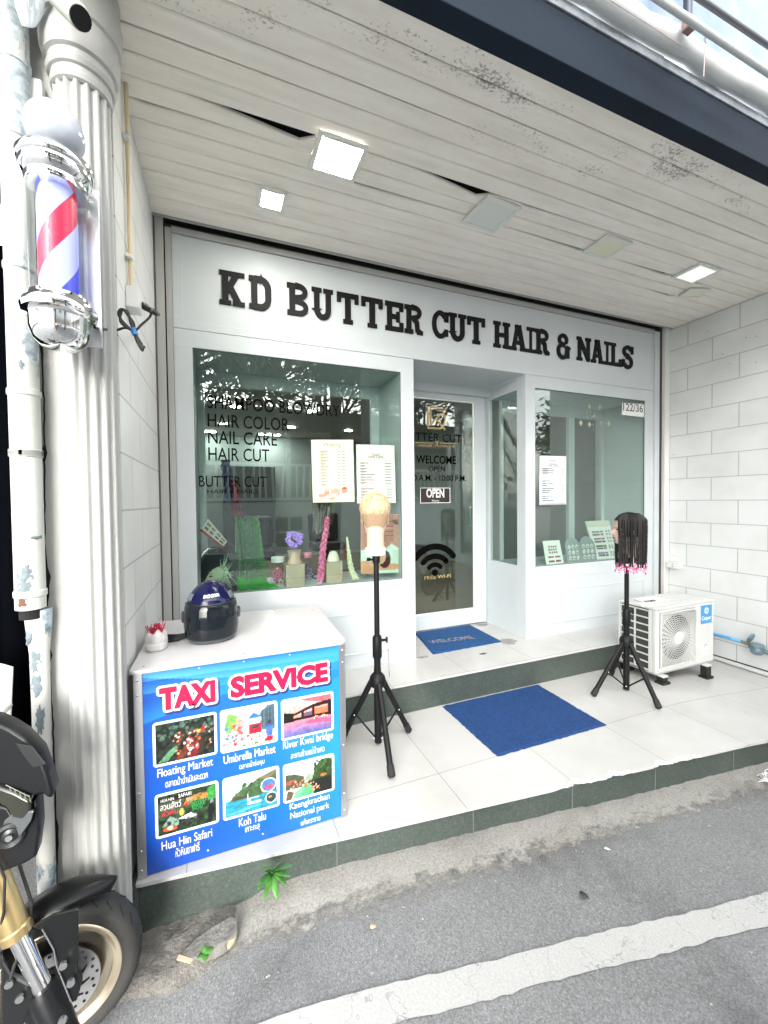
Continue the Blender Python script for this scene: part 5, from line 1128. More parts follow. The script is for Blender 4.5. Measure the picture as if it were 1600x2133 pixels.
sc=MB()
for x_,z_ in ((ax0+.02,az1-.01),(2.04,az1-.032),(ax0+.02,az0+.02)): sc.sph((x_,ay0-.004 if z_<az1-.012 else ay0-.005,z_),.004,8,5)
sc.build('screws',M['steel'],ac,smooth=60)
# papers and keys on the unit
def flatq(name,px,z,label,cat,m,th=.002):
    P=[bp(u,v,Z=z) for u,v in px]; o=MB().prism([(p.x,p.y,z) for p in P],(0,0,th)).build(name,m); tag(o,label,cat); return o
po=flatq('folded_paper',[(1318,1248),(1362,1244),(1396,1251),(1350,1259)],az1+.004,'folded white paper lying on top of the air conditioner','paper',M['paper'],.006)
flatq('folded_paper',[(1330,1256),(1384,1257),(1391,1262),(1338,1264)],az1+.0035,'second paper sheet by the front edge of the air conditioner top','paper',M['paper'],.002)
kk=MB(); c=bp(1354,1252,Z=az1+.014); kk.tube([c+Vector((.016*math.cos(a),.016*math.sin(a),0)) for a in np.linspace(0,2*PI,18)],.0022,6,cap=False); kk.obox(c+Vector((-.035,0,0)),(.02,.004,0),(-.001,.005,0),(0,0,.0015)); kk.obox(c+Vector((-.03,.012,.001)),(.018,-.006,0),(.002,.005,0),(0,0,.0015)); kk.obox(c+Vector((.03,-.004,.002)),(.018,0,0),(0,.01,0),(0,0,.004))
o=kk.build('key_bunch',mat('key metal',(.2,.2,.21),.3,.8)); tag(o,'bunch of keys on the folded paper on the air conditioner','keys')
# water pipe and meter on the right wall
wp=thing('water_meter','grey blue water meter with a raised lid and blue pipe on the right wall','water meter',(2.8,-.95,-.1))
xw=2.815; a=bp(1480,1319,X=xw); b=bp(1572,1338,X=xw); c=bp(1530,1330,X=xw)
mtr=mat('meter casing',hx('7C919B'),.4,.3,var=.25,vs=30); MB().tube([Vector((xw,-.375,a.z)),Vector((xw,c.y,a.z))],.013,12).build('blue_pipe',mat('blue water pipe',hx('4FA3D8'),.4),wp,smooth=50)
MB().tube([Vector((xw,c.y+.02,a.z)),Vector((xw,c.y-.05,a.z))],.017,12).build('pipe_socket',mat('light blue socket',hx('7CC0E6'),.4),wp,smooth=40)
MB().tube([Vector((xw,c.y-.05,a.z)),Vector((xw,c.y-.09,a.z-.002)),Vector((xw,c.y-.12,a.z-.006))],[.012,.017,.014],8).build('coupling',mat('brass coupling',(.3,.26,.22),.5,.6),wp,smooth=30)
my=c.y-.17; mz=a.z-.035
MB().lathe([(.03,mz-.035),(.045,mz-.02),(.05,mz+.005),(.045,mz+.02),(.052,mz+.025),(.052,mz+.045),(.045,mz+.05)],(xw-.01,my,0),n=28).build('meter_body',mtr,wp,smooth=35)
MB().tube([Vector((xw,my+.06,mz+.02)),Vector((xw,my-.12,mz-.01))],[.02,.02],10).build('meter_ports',mtr,wp,smooth=40)
MB().lathe([(.043,0),(.045,.006),(.043,.01)],(xw-.01,my+.05,mz+.09),(0,-.9,-.35),24).build('meter_lid',mtr,wp,smooth=40)
MB().tube([Vector((xw,my-.12,mz-.01)),Vector((xw,-1.5,mz-.012))],.02,12).build('white_pipe',M['plastic_w'],wp,smooth=50)
so2=MB().box(2.80,2.8685,-.16,-.045,.515,.575).build('socket_box',M['plastic_w'],bevel=.004); tag(so2,'small white socket box low on the right wall above the air conditioner','socket box'); k_=MB()
for dz in (.012,-.012): k_.box(2.798,2.7995,-.11,-.1,.545+dz-.003,.545+dz+.003)
k_.build('socket_holes',M['dark_void'],so2)
# ================================================================ taxi counter
tc=thing('taxi_counter','white topped counter with a blue TAXI SERVICE panel at the porch edge','counter',(-1.28,-.75,-.199)); Yc=-1.06
kx0,kx1,kz0,kz1=-1.662,-.904,-.192,.578
tp=MB(); c=.012; q=[(-1.703+c,-1.078),(-.872-.02,-1.078),(-.872,-1.058),(-.852,-.40),(-1.70,-.40),(-1.703,-1.066)]
tp.prism([(x,y,.583) for x,y in q],(0,0,.014)).build('tabletop',mat('white laminate top',(.54,.53,.535),.28,var=.02,vs=8),tc,bevel=.003)
MB().box(kx0,kx1,Yc,Yc+.01,kz0,kz1+.004).build('panel_board',M['plastic_w'],tc)
bx_=MB(); bx_.box(-1.685,-1.675,Yc+.012,-.45,-.19,.582).box(-.89,-.88,Yc+.012,-.45,-.19,.582); bx_.build('side_board',M['plastic_w'],tc)
for x0,x1,sx in ((-1.692,kx0-.0005,-1),(kx1+.0005,-.877,1)):
    a_=MB().box(x0,x1,Yc-.004,Yc,-.197,.5825).box(x0 if sx<0 else x1-.003,x0+.003 if sx<0 else x1,Yc+.0005,Yc+.03,-.197,.5825).build('edge_trim',M['alu'],tc,bevel=.0008)
sr=[]
for x in (-1.679,-.889):
    for z in (.555,.50,.13,-.09,-.165): sr.append(MB().sph((x,Yc-.005,z),.0045,8,5,(1,.5,1)))
for u in (415,508,604): 
    p_=bp(u,1367-(u-508)*.13,Y=Yc); sr.append(MB().sph((p_.x,Yc-.002,.567),.0045,8,5,(1,.5,1)))
for x in (-1.45,-1.24,-1.03): sr.append(MB().sph((x,Yc-.002,-.165),.0045,8,5,(1,.5,1)))
[b_.build('screw',M['steel'],tc,smooth=60) for b_ in sr]
ts=MB()
for x,y in ((-1.66,-1.04),(-1.3,-1.05),(-.93,-1.04),(-.9,-.5),(-1.1,-.42)): ts.lathe([(.004,.597),(.004,.5975)],(x,y,0),n=10)
ts.build('top_screws',M['ink_grey'],tc)
p=Paint(230,230,(.1,.35,.75)); U,V=p.U,p.V
g=np.clip(.15+.75*U-.25*(V<0)+.0*V,0,1)[...,None]
p.C=np.array((.07,.27,.66))*(1-g)+np.array((.16,.60,.90))*g
lowl=np.clip(1.15-1.2*V-.75*U,0,1)[...,None]*.8; p.C=p.C*(1-lowl)+np.array((.06,.30,.74))*lowl
def swoosh(c0,c1,c2,w,col,a):
    y=c0+c1*p.U+c2*p.U**2; d=(p.V-y)/w; p.col(np.where((d>0)&(d<1),1-d,0),col,a)
swoosh(.96,-.02,.0,.12,(.35,.68,.9),.55); swoosh(.90,-.06,.02,.06,(.25,.6,.88),.7); swoosh(.75,.28,-.17,.10,(.22,.66,.92),.6); swoosh(.98,-.22,.15,.09,(.45,.82,.93),.5); swoosh(.62,.2,.0,.2,(.12,.42,.82),.5)
p.C=p.C*np.array((.92,.9,.88)); p.mesh('blue_graphic',(kx0,Yc-.0006,kz0),(kx1,Yc-.0006,kz0),(kx1,Yc-.0006,kz1),(kx0,Yc-.0006,kz1),M['print_gloss'],tc)
def rr(mb,x0,x1,z0,z1,r,y0,y1,n=5):
    q=[]
    for cx_,cz_,a0 in ((x1-r,z1-r,0),(x0+r,z1-r,90),(x0+r,z0+r,180),(x1-r,z0+r,270)): q+=[(cx_+r*math.cos(R(a0+90*i/n)),y0,cz_+r*math.sin(R(a0+90*i/n))) for i in range(n+1)]
    return mb.prism(q,(0,y1-y0,0))
fw_=mat('pale picture border',hx('DDF1F5'),.35)
def picture(px,pa):
    P=[bp(u,v,Y=Yc-.001) for u,v in px]; x0=(P[0].x+P[3].x)/2;x1=(P[1].x+P[2].x)/2;z1=(P[0].z+P[1].z)/2;z0=(P[2].z+P[3].z)/2; b_=.0095
    f=rr(MB(),x0,x1,z0,z1,.012,Yc-.0017,Yc-.0008).build('picture',fw_,tc)
    pa.mesh('photo_print',(x0+b_,Yc-.0021,z0+b_),(x1-b_,Yc-.0021,z0+b_),(x1-b_,Yc-.0021,z1-b_),(x0+b_,Yc-.0021,z1-b_),M['print_gloss'],f); return (x0,x1,z0,z1)
# floating market
p=Paint(72,54,(.10,.13,.11)); p.nz(.8,14,10,1); p.spots(70,(.0,.62,1,1),.035,[(.12,.2,.15),(.25,.34,.3),(.05,.08,.06),(.3,.38,.33)],2); p.spots(120,(.28,.1,.95,.72),.02,[(.75,.72,.68),(.45,.15,.1),(.55,.28,.15),(.12,.1,.1),(.2,.28,.22),(.8,.5,.35)],3)
p.poly([(.02,.02),(.18,.02),(.38,.34),(.3,.38)],(.32,.5,.36)).poly([(.3,.0),(.45,0),(.66,.5),(.58,.52)],(.36,.16,.1)).poly([(.52,0),(.7,0),(.72,.4),(.64,.46)],(.4,.1,.12)).poly([(.72,.05),(.8,.02),(.82,.6),(.76,.6)],(.18,.14,.12)).spots(22,(.5,.08,.7,.5),.022,[(.85,.8,.75),(.7,.25,.2),(.9,.85,.8)],4).ell(.8,.7,.04,.04,(.75,.15,.12)).ell(.72,.66,.035,.03,(.75,.7,.2)); p.nz(.25,30,22,7)
b1_=picture([(316.6,1506),(451,1483),(453,1571),(320,1599)],p)
# umbrella market
p=Paint(72,54,(.85,.88,.9)); p.rect(0,.5,1,1,(.82,.9,.93)).poly([(.7,.35),(.7,.82),(.86,1),(1,1),(1,.3)],(.3,.38,.42)).poly([(.45,.7),(.58,.86),(.74,.72)],(.2,.4,.7)).rect(.48,.6,.72,.71,(.62,.75,.85)).poly([(.02,.55),(.1,.95),(.28,.85),(.24,.45),(.06,.42)],(.42,.6,.3)).poly([(.26,.35),(.26,.82),(.4,.7),(.38,.3)],(.85,.55,.55)).spots(60,(.0,.0,.95,.35),.035,[(.9,.88,.8),(.8,.75,.55),(.75,.2,.25),(.95,.95,.9),(.35,.45,.25)],5).spots(26,(.05,.2,.4,.6),.03,[(.85,.3,.3),(.9,.9,.85),(.3,.45,.7)],6).rect(.49,.3,.72,.56,(.72,.1,.18)).rect(.53,.42,.68,.52,(.25,.2,.25)).ell(.88,.3,.07,.2,(.25,.38,.72)).ell(.89,.52,.04,.05,(.2,.14,.12)).rect(.82,.02,.95,.15,(.75,.1,.15)).ell(.42,.8,.05,.05,(.85,.5,.55)); 
for i in range(7): p.rect(.74+.035*i,.4,.748+.035*i,.9,(.16,.2,.24))
p.nz(.15,26,20,8); b2_=picture([(457,1480),(577,1459.6),(579.5,1546),(460.7,1568)],p)
# river bridge at sunset
p=Paint(72,54); Vv=p.V[...,None]; p.C=np.where(Vv>.5,np.array((.93,.55,.45))*(1-(Vv-.5)*1.2)+np.array((.75,.75,.9))*(Vv-.5)*1.2,np.array((.9,.5,.5))*Vv*2+np.array((.3,.35,.62))*(1-2*Vv))
p.poly([(.3,1),(.8,.78),(1,.9),(1,1)],(.9,.25,.28),.75).poly([(.0,.92),(.6,.72),(.9,.8),(.3,.95)],(.95,.8,.75),.7).poly([(.4,.3),(1,.2),(1,.32),(.6,.4)],(.9,.25,.4),.7).poly([(.1,.12),(.5,.25),(.4,.3)],(.55,.5,.75),.6)
p.poly([(.0,.4),(.0,.7),(.2,.64),(.22,.4)],(.08,.09,.08)).poly([(.2,.62),(.6,.8),(1,.86),(1,.74),(.6,.7),(.2,.56)],(.14,.1,.1)).rect(.2,.42,1,.5,(.1,.08,.09)).rect(.36,.42,.42,.66,(.12,.09,.1)).rect(.58,.42,.64,.72,(.12,.09,.1)).rect(.92,.4,1,.8,(.12,.08,.09)).poly([(.64,.5),(.92,.5),(.92,.68),(.64,.66)],(.85,.4,.28)).poly([(.42,.5),(.58,.5),(.58,.62),(.42,.6)],(.4,.3,.4)).spots(24,(.6,.38,.95,.44),.015,[(.9,.3,.2),(.95,.85,.8)],3); p.nz(.12,22,14,9)
b3_=picture([(584.5,1458),(694.4,1439.6),(695,1521),(587,1543)],p)
# zoo entrance
p=Paint(72,54,(.13,.2,.12)); p.nz(.7,16,12,11); p.rect(0,.82,.55,.96,(.04,.05,.04)).poly([(.85,.6),(.85,.92),(1,1),(1,.62)],(.2,.5,.22)).poly([(.0,.45),(.0,.78),(.45,.82),(.4,.5)],(.35,.36,.3),.6).poly([(.42,.62),(.48,.8),(.72,.86),(.86,.8),(.84,.66),(.6,.7)],(.6,.42,.22)).ell(.53,.76,.05,.05,(.72,.62,.5)).poly([(.42,.62),(.5,.72),(.58,.68),(.5,.6)],(.62,.12,.1)).spots(14,(.5,.66,.84,.82),.012,[(.1,.08,.06),(.2,.12,.08)],3)
p.poly([(.06,.2),(.2,.44),(.34,.3),(.34,.16)],(.45,.55,.5)).poly([(.34,.32),(.55,.4),(.66,.3),(.5,.26)],(.85,.9,.9)).spots(30,(.1,.05,.75,.3),.03,[(.06,.06,.07),(.15,.16,.18),(.3,.3,.3)],7).ell(.2,.12,.12,.06,(.75,.3,.12)).ell(.2,.14,.05,.05,(.85,.75,.65)).poly([(.86,.05),(.84,.35),(.88,.5),(.93,.5),(.95,.3),(.93,.05)],(.07,.07,.09)).ell(.92,.56,.03,.05,(.5,.5,.52)).ell(.4,.48,.04,.1,(.6,.6,.3)); p.nz(.2,30,22,12)
b4_=picture([(321.6,1656),(454.7,1626),(456.4,1712.6),(325,1749)],p)
pk=mat('picture red print',hx('B5243A'),.4); pg=mat('picture green print',hx('2F9A4A'),.4)
def bt(s_,b_,u,v,w,m,h=None): text('lettering',s_,(b_[0]+(b_[1]-b_[0])*u,Yc-.0026,b_[2]+(b_[3]-b_[2])*v),(1,0,0),(0,0,1),m,tc,w=(b_[1]-b_[0])*w,h=h)
bt('HUA HIN',b4_,.09,.8,.2,M['white_vinyl'],.012); bt('SAFARI',b4_,.36,.82,.2,M['white_vinyl'],.014); bt('สวนสัตว์',b4_,.08,.62,.32,M['white_vinyl'],.026); bt('หัวหิน',b4_,.1,.47,.25,pk,.024); bt('CROCODILE',b4_,.5,.61,.3,pg,.014); bt('SNAKE',b4_,.56,.52,.22,pg,.017); bt('SHOW',b4_,.57,.44,.17,pg,.014)
# island
p=Paint(72,54,(.78,.84,.86)); p.nz(.05,4,3,2); p.rect(0,0,1,.42,(.16,.5,.58)); p.C=np.where((p.V<.42)[...,None],p.C*(1+.35*(vnoise(p.U,p.V,10,30,3)-.5)[...,None]),p.C)
p.poly([(.08,.4),(.14,.52),(.3,.66),(.5,.74),(.62,.86),(.8,.92),(1,1),(1,.42),(.5,.38)],(.22,.34,.22)).poly([(.12,.41),(.2,.5),(.34,.46),(.5,.5),(.44,.4)],(.28,.2,.17)).poly([(.6,.84),(.8,.9),(1,.98),(1,.86),(.8,.8)],(.5,.4,.32),.7).spots(60,(.2,.48,.95,.78),.035,[(.16,.28,.16),(.3,.42,.26),(.24,.3,.2)],4)
p.rect(.42,.2,.68,.26,(.9,.93,.93)).rect(.44,.34,.64,.37,(.85,.88,.86)).rect(.46,.26,.47,.36,(.8,.8,.8)).rect(.41,.3,.43,.5,(.85,.87,.88)).poly([(.0,.05),(.4,.16),(.7,.14),(.3,.04)],(.4,.66,.74),.6)
p.ell(.83,.6,.155,.19,(.95,.95,.95)).ell(.83,.6,.138,.172,(.2,.42,.72)).spots(16,(.75,.5,.9,.64),.025,[(.6,.2,.3),(.7,.3,.35),(.5,.15,.25)],5).ell(.88,.24,.12,.15,(.95,.95,.95)).ell(.88,.24,.104,.132,(.14,.24,.22)).ell(.86,.26,.04,.03,(.7,.5,.35)); p.nz(.1,26,20,12)
picture([(462.4,1621),(581,1596),(583,1679),(466,1709)],p)
# river in the forest park
p=Paint(72,54,(.82,.86,.87)); p.poly([(0,.3),(0,.75),(.2,.72),(.38,.6),(.42,.3)],(.25,.3,.22)).rect(0,.45,.22,.55,(.6,.3,.25)).poly([(.38,.45),(.48,.66),(.6,.55),(.58,.4)],(.5,.58,.45)).poly([(.55,.4),(.62,.8),(.75,.95),(.92,.98),(1,.9),(1,.35)],(.16,.25,.13)).spots(90,(.6,.5,1,.95),.03,[(.12,.2,.1),(.24,.36,.18),(.2,.3,.14)],6).poly([(.5,.1),(.45,.42),(1,.42),(1,.0),(.6,.0)],(.1,.12,.11)).poly([(.14,.0),(.2,.18),(.42,.36),(.5,.34),(.62,.12),(.55,.0)],(.3,.62,.42)).poly([(.14,.0),(.24,.2),(.4,.3),(.3,.02)],(.42,.72,.5)).spots(40,(.1,.28,.5,.5),.02,[(.8,.75,.65),(.6,.2,.15),(.2,.2,.2),(.75,.5,.35)],7).spots(18,(.52,.1,.72,.35),.018,[(.8,.3,.15),(.75,.65,.55)],8).ell(.8,.5,.07,.035,(.85,.4,.2)).poly([(0,.0),(.12,.0),(.18,.2),(.04,.28)],(.35,.28,.2)); p.nz(.16,28,20,13)
picture([(589,1592.7),(696,1569.5),(697,1646),(591,1674)],p)
def cap_(s_,u0,v0,u1,v1,h,bold=.02):
    a=bp(u0,v0,Y=Yc-.002); b=bp(u1,v1,Y=Yc-.002); return text('lettering',s_,((a.x+b.x)/2,Yc-.0022,(a.z+b.z)/2),(1,0,0),(0,0,1),M['white_vinyl'],tc,w=b.x-a.x,h=h,align='C',bold=.0)
cap_('Floating Market',328,1624,444,1601,.042); cap_('ตลาดน้ำดำเนินสะดวก',345,1641,433,1620,.032,.004)
cap_('Umbrella Market',466,1591,574,1569,.034); cap_('ตลาดน้ำร่มหุบ',499,1606,551,1594,.032,.004)
cap_('River Kwai bridge',590,1565,694,1543,.042); cap_('สะพานข้ามแม่น้ำแคว',606,1580,676,1566,.032,.004)
cap_('Hua Hin Safari',337,1770,442,1744,.034); cap_('หัวหินซาฟารี',366,1785,416,1772,.036,.004)
cap_('Koh Talu',498,1721,554,1709,.034); cap_('เกาะทะลุ',511,1738,541,1731,.03,.004)
cap_('Kaengkrachan',604,1689,687,1670,.036); cap_('National park',605,1707,686,1690,.036); cap_('แก่งกระจาน',627,1719,667,1710,.028,.004)
a=bp(334,1482,Y=Yc); b=bp(688,1427,Y=Yc); t1=bp(322,1424,Y=Yc); t2=bp(688,1372,Y=Yc)
zb_=(a.z+b.z)/2; hT=((t1.z-a.z)+(t2.z-b.z))/2; pinkm=mat('crimson print',hx('A00E40'),.35); shm=mat('navy print',(.015,.03,.14),.4)
def halo(nm,s_,cx_,w_,h_,z_,m_,rad,n_,dy,bo):
    obs=[text(nm,s_,(cx_+rad*math.cos(2*PI*k/max(n_,1)),Yc+dy-.00003*k,z_+rad*math.sin(2*PI*k/max(n_,1))),(1,0,0),(0,0,1),m_,None,w=w_,h=h_,align='C',bold=bo) for k in range(n_)]
    mb=MB()
    for o in obs:
        mb.add([tuple(v.co) for v in o.data.vertices],[tuple(p_.vertices) for p_ in o.data.polygons]); me=o.data; bpy.data.objects.remove(o); bpy.data.meshes.remove(me)
    return mb.build(nm,m_,tc,recalc=False)
for s_,u0,u1 in (('TAXI',325,455),('SERVICE',474,688)):
    xa=bp(u0,1455-(u0-325)*.15,Y=Yc).x; xb=bp(u1,1455-(u1-325)*.15,Y=Yc).x; cx_=(xa+xb)/2; w_=xb-xa-.026; h_=hT-.030
    halo('title_shadow',s_,cx_+.006,w_,h_,zb_+.003,shm,.0125,14,-.0010,.035); halo('title_outline',s_,cx_,w_,h_,zb_+.012,M['white_vinyl'],.0115,14,-.0016,.035); halo('title_lettering',s_,cx_,w_,h_,zb_+.012,pinkm,.0028,8,-.0023,.035)
# ================================================================ helmet and bottle on the counter
ZT=.597; hc=Vector((-1.425,-.775,ZT)); hm=thing('helmet','dark blue motorcycle helmet with a smoked visor on the white counter','helmet',tuple(hc))
def hshape(t,a,off=0):
    z=.262*t; prof=[(0,.089),(.03,.097),(.1,.105),(.25,.110),(.45,.110),(.6,.105),(.72,.097),(.82,.081),(.9,.062),(.96,.038),(.99,.018),(1,.001)]
    r=float(np.interp(t,[x for x,_ in prof],[y for _,y in prof])); c,s=math.cos(a),math.sin(a)
    fx=1.12 if s<0 else 1.22
    n_=2.4 if t<.6 else 2.2
    rr_=r/((abs(c)**n_+abs(s/fx)**n_)**(1/n_)); k=(r+off)/max(r,1e-4) if r>.02 else 1
    return hc+Vector((rr_*c*k,rr_*s*k,z+(off if r<=.02 else off*max(0,(t-.6))*1.5)))
def hgrid(t0,t1,a0,a1,n,m,off):
    return [[tuple(hshape(t0+(t1-t0)*j/m,a0+(a1-a0)*i/n,off)) for i in range(n+1)] for j in range(m+1)]
navy=mat('navy gloss shell',hx('040735'),.2,coat=.15,spec=.35)
MB().grid(hgrid(0,1,0,2*PI,64,40,0)).build('shell',navy,hm,smooth=60)
vs_=MB().grid(hgrid(.075,.655,-PI/2-1.32,-PI/2+1.32,48,20,.0045)); vs_.build('visor',mat('smoked visor',(.006,.009,.012),.07,spec=.3,coat=.1),hm,smooth=60,solid=.003)
MB().grid(hgrid(.0,.07,0,2*PI,64,4,.003)).build('bottom_trim',mat('dark grey trim',(.07,.075,.08),.35),hm,smooth=60)
MB().grid(hgrid(.65,.675,-PI/2-1.36,-PI/2+1.36,48,2,.005)).build('visor_edge',mat('visor rim',(.01,.012,.016),.3),hm,smooth=60,solid=.003)
for s_ in (-1,1):
    c=hshape(.42,-PI/2+s_*1.42,.004); n_=Vector((s_,-.15,0)); MB().lathe([(.026,-.002),(.026,.006),(.02,.01)],c,n_,24).build('pivot_cover',mat('pivot plastic',(.03,.035,.04),.3),hm,smooth=40)
    MB().grid(hgrid(.72,.82,-PI/2+s_*1.05-.22,-PI/2+s_*1.05+.22,8,5,.004)).build('vent',mat('vent grey',(.10,.12,.14),.4),hm,smooth=60,solid=.003)
def onshell(mesh_o,t_c,wd,ht):
    # wrap flat lettering round the brow
    me=mesh_o.data; 
    for v in me.vertices:
        a=-PI/2+v.co.x/.118; t=t_c+v.co.z/.262; p_=hshape(t,a,.0016); v.co=p_
lo_=text('logo_lettering','SPACE CROWN',(-.035,0,0),(1,0,.05),(0,0,1),M['white_vinyl'],hm,w=.078,h=.013,bold=.02); onshell(lo_,.765,0,0); 
tb=MB()
for i in range(3):
    pts=[hc+Vector((-.1,.0+.01*i,.02)),hc+Vector((-.14,-.015+.012*i,.012+.004*i)),hc+Vector((-.185,-.005+.018*i,.008+.006*i)),hc+Vector((-.215,.02+.008*i,.012+.004*i))]; tb.tube(pts,[.008,.009,.008,.006],6,flat=.35)
tb.build('chin_strap',mat('black webbing',(.012,.012,.013),.8),hm,smooth=50)
bt_=thing('cut_bottle','cloudy cut plastic bottle holding red stick stubs at the counter corner','bottle',(-1.64,-.85,ZT))
cl_=mat('cloudy plastic',(.60,.58,.57),.25,var=.2,vs=40,bs=.3,bscale=60); rows=[]
pr_=[(.034,0),(.041,.004),(.043,.012),(.041,.022),(.043,.03),(.0405,.034),(.043,.038),(.042,.052),(.041,.064),(.034,.074),(.026,.08)]
for r,z in pr_:
    row=[]
    for k in range(36):
        a=2*PI*k/36; rr_=r*(1+.03*math.sin(5*a+z*60)+ (.05*math.sin(3*a+1)+.04*math.sin(7*a) if z>.06 else 0)); row.append((-1.64+rr_*math.cos(a),-.85+rr_*math.sin(a),ZT+z+(.008*math.sin(4*a) if z>.07 else 0)))
    rows.append(row+[row[0]])
MB().grid(rows).add([p_ for p_ in rows[0][:-1]],[tuple(range(36))]).build('bottle_body',cl_,bt_,smooth=60)
mb=MB(); m2=MB(); q=random.Random(3)
for i in range(46):
    a=q.uniform(0,6.28); rr_=.024*q.random()**.6; b0=Vector((-1.64+rr_*math.cos(a),-.85+rr_*math.sin(a),ZT+.05)); e=b0+Vector((.6*rr_*math.cos(a)+q.gauss(0,.004),.6*rr_*math.sin(a)+q.gauss(0,.004),q.uniform(.038,.062))); mb.tube([b0,e],[.0019,.0017],5)
    if q.random()<.25: m2.tube([b0,e+Vector((.001,0,.004))],.0012,4)
mb.build('red_sticks',mat('red incense sticks',hx('C22C4E'),.7,var=.3,vs=60),bt_); m2.build('stick_ends',mat('pale stick ends',hx('D89AA0'),.7),bt_)
# ================================================================ barber pole
bxp,byp=-1.795,-1.36; bpz=lambda v,u=105: bp(u,v,Y=byp).z
bpo=thing('barber_pole','chrome barber pole with a white globe and blue, red and white stripes on the column','barber pole',(bxp,byp,bpz(735)))
z0,z1,z2,z3=bpz(622),bpz(395),bpz(352),bpz(300); ch=M['chrome']
MB().lathe([(.05,z1-.004),(.07,z1+.0),(.074,z1+.012),(.071,z1+.02),(.082,z1+.032),(.085,z1+.045),(.084,z2-.004),(.089,z2),(.0895,z2+.016),(.082,z2+.027),(.06,z2+.035),(.055,z2+.045)],(bxp,byp,0),n=48).build('top_cap',ch,bpo,smooth=50)
MB().lathe([(.055,z0+.008),(.071,z0+.004),(.074,z0-.004),(.078,z0-.012),(.088,z0-.022),(.09,z0-.034),(.087,z0-.045),(.075,z0-.05),(.072,z0-.056),(.071,z0-.09),(.062,z0-.118),(.045,z0-.136),(.02,z0-.144),(.001,z0-.146)],(bxp,byp,0),n=48).build('bottom_cap',ch,bpo,smooth=50)
gz=bpz(278,98)
MB().sph((bxp,byp,z2+.035+.07),.071,36,24,(1,1,1.02)).build('globe',mat('opal globe',(.46,.50,.56),.12,spec=.5),bpo,smooth=80)
# striped roller
m,n,p_=newmat('striped roller'); t=nd(n,'ShaderNodeTexCoord'); mp=nd(n,'ShaderNodeMapping'); mp.inputs['Location'].default_value=(-bxp,-byp,0); n.links.new(t.outputs['Object'],mp.inputs[0]); sp=nd(n,'ShaderNodeSeparateXYZ'); n.links.new(mp.outputs[0],sp.inputs[0])
mp.inputs['Rotation'].default_value=(0,0,0)
rt_=nd(n,'ShaderNodeVectorRotate',rotation_type='Z_AXIS'); rt_.inputs['Angle'].default_value=R(90-16); n.links.new(mp.outputs[0],rt_.inputs['Vector']); n.links.new(rt_.outputs[0],sp.inputs[0])
at2=nd(n,'ShaderNodeMath',operation='ARCTAN2'); n.links.new(sp.outputs[1],at2.inputs[0]); n.links.new(sp.outputs[0],at2.inputs[1])
a1=nd(n,'ShaderNodeMath',operation='MULTIPLY'); n.links.new(at2.outputs[0],a1.inputs[0]); a1.inputs[1].default_value=1/(2*PI)
a2=nd(n,'ShaderNodeMath',operation='MULTIPLY_ADD'); n.links.new(sp.outputs[2],a2.inputs[0]); a2.inputs[1].default_value=-1/.45; n.links.new(a1.outputs[0],a2.inputs[2])
a3=nd(n,'ShaderNodeMath',operation='FRACT'); 
a4=nd(n,'ShaderNodeMath',operation='ADD'); n.links.new(a2.outputs[0],a4.inputs[0]); PHASE=a4; a4.inputs[1].default_value=.385+bpz(486,109)/.45; n.links.new(a4.outputs[0],a3.inputs[0])
r=nd(n,'ShaderNodeValToRGB'); r.color_ramp.interpolation='CONSTANT'; els=r.color_ramp.elements; els[0].position=0; els[0].color=(*hx('A0A6E4'),1); els[1].position=.27; els[1].color=(*hx('B5143F'),1)
for ps,cc_ in ((.5,hx('A0A6E4')),(.77,hx('3440C8'))): e=els.new(ps); e.color=(*cc_,1)
n.links.new(a3.outputs[0],r.inputs[0]); n.links.new(r.outputs[0],p_.inputs['Base Color']); p_.inputs['Roughness'].default_value=.35
n.links.new(r.outputs[0],p_.inputs['Emission Color']); p_.inputs['Emission Strength'].default_value=.06
MB().lathe([(.047,z0+.006),(.047,z1)],(bxp,byp,0),n=48).build('striped_roller',m,bpo,smooth=50)
MB().grid([[(bxp+.067*math.cos(a),byp+.067*math.sin(a),z) for a in np.linspace(0,2*PI,49)] for z in (z0+.004,z1+.004)]).build('glass_cylinder',M['clear'],bpo,smooth=60)
pl_=MB().box(bxp-.06,bxp+.085,byp+.075,byp+.083,z0-.10,z1+.08).build('mounting_plate',M['alu'],bpo,bevel=.002)
MB().box(bxp-.03,bxp+.03,byp+.03,byp+.075,z1+.0,z1+.03).box(bxp-.03,bxp+.03,byp+.03,byp+.075,z0-.04,z0-.01).build('bracket',M['steel'],bpo,bevel=.003)
MB().box(bxp-.03,bxp+.03,byp+.083,-1.2,z0+.05,z0+.1).build('wall_bracket',M['steel'],bpo)
sc=MB().sph((bxp+.012,byp-.07,z0-.098),.005,8,5); sc.build('screw',mat('brass screw',(.3,.15,.1),.4,.8),bpo,smooth=60)
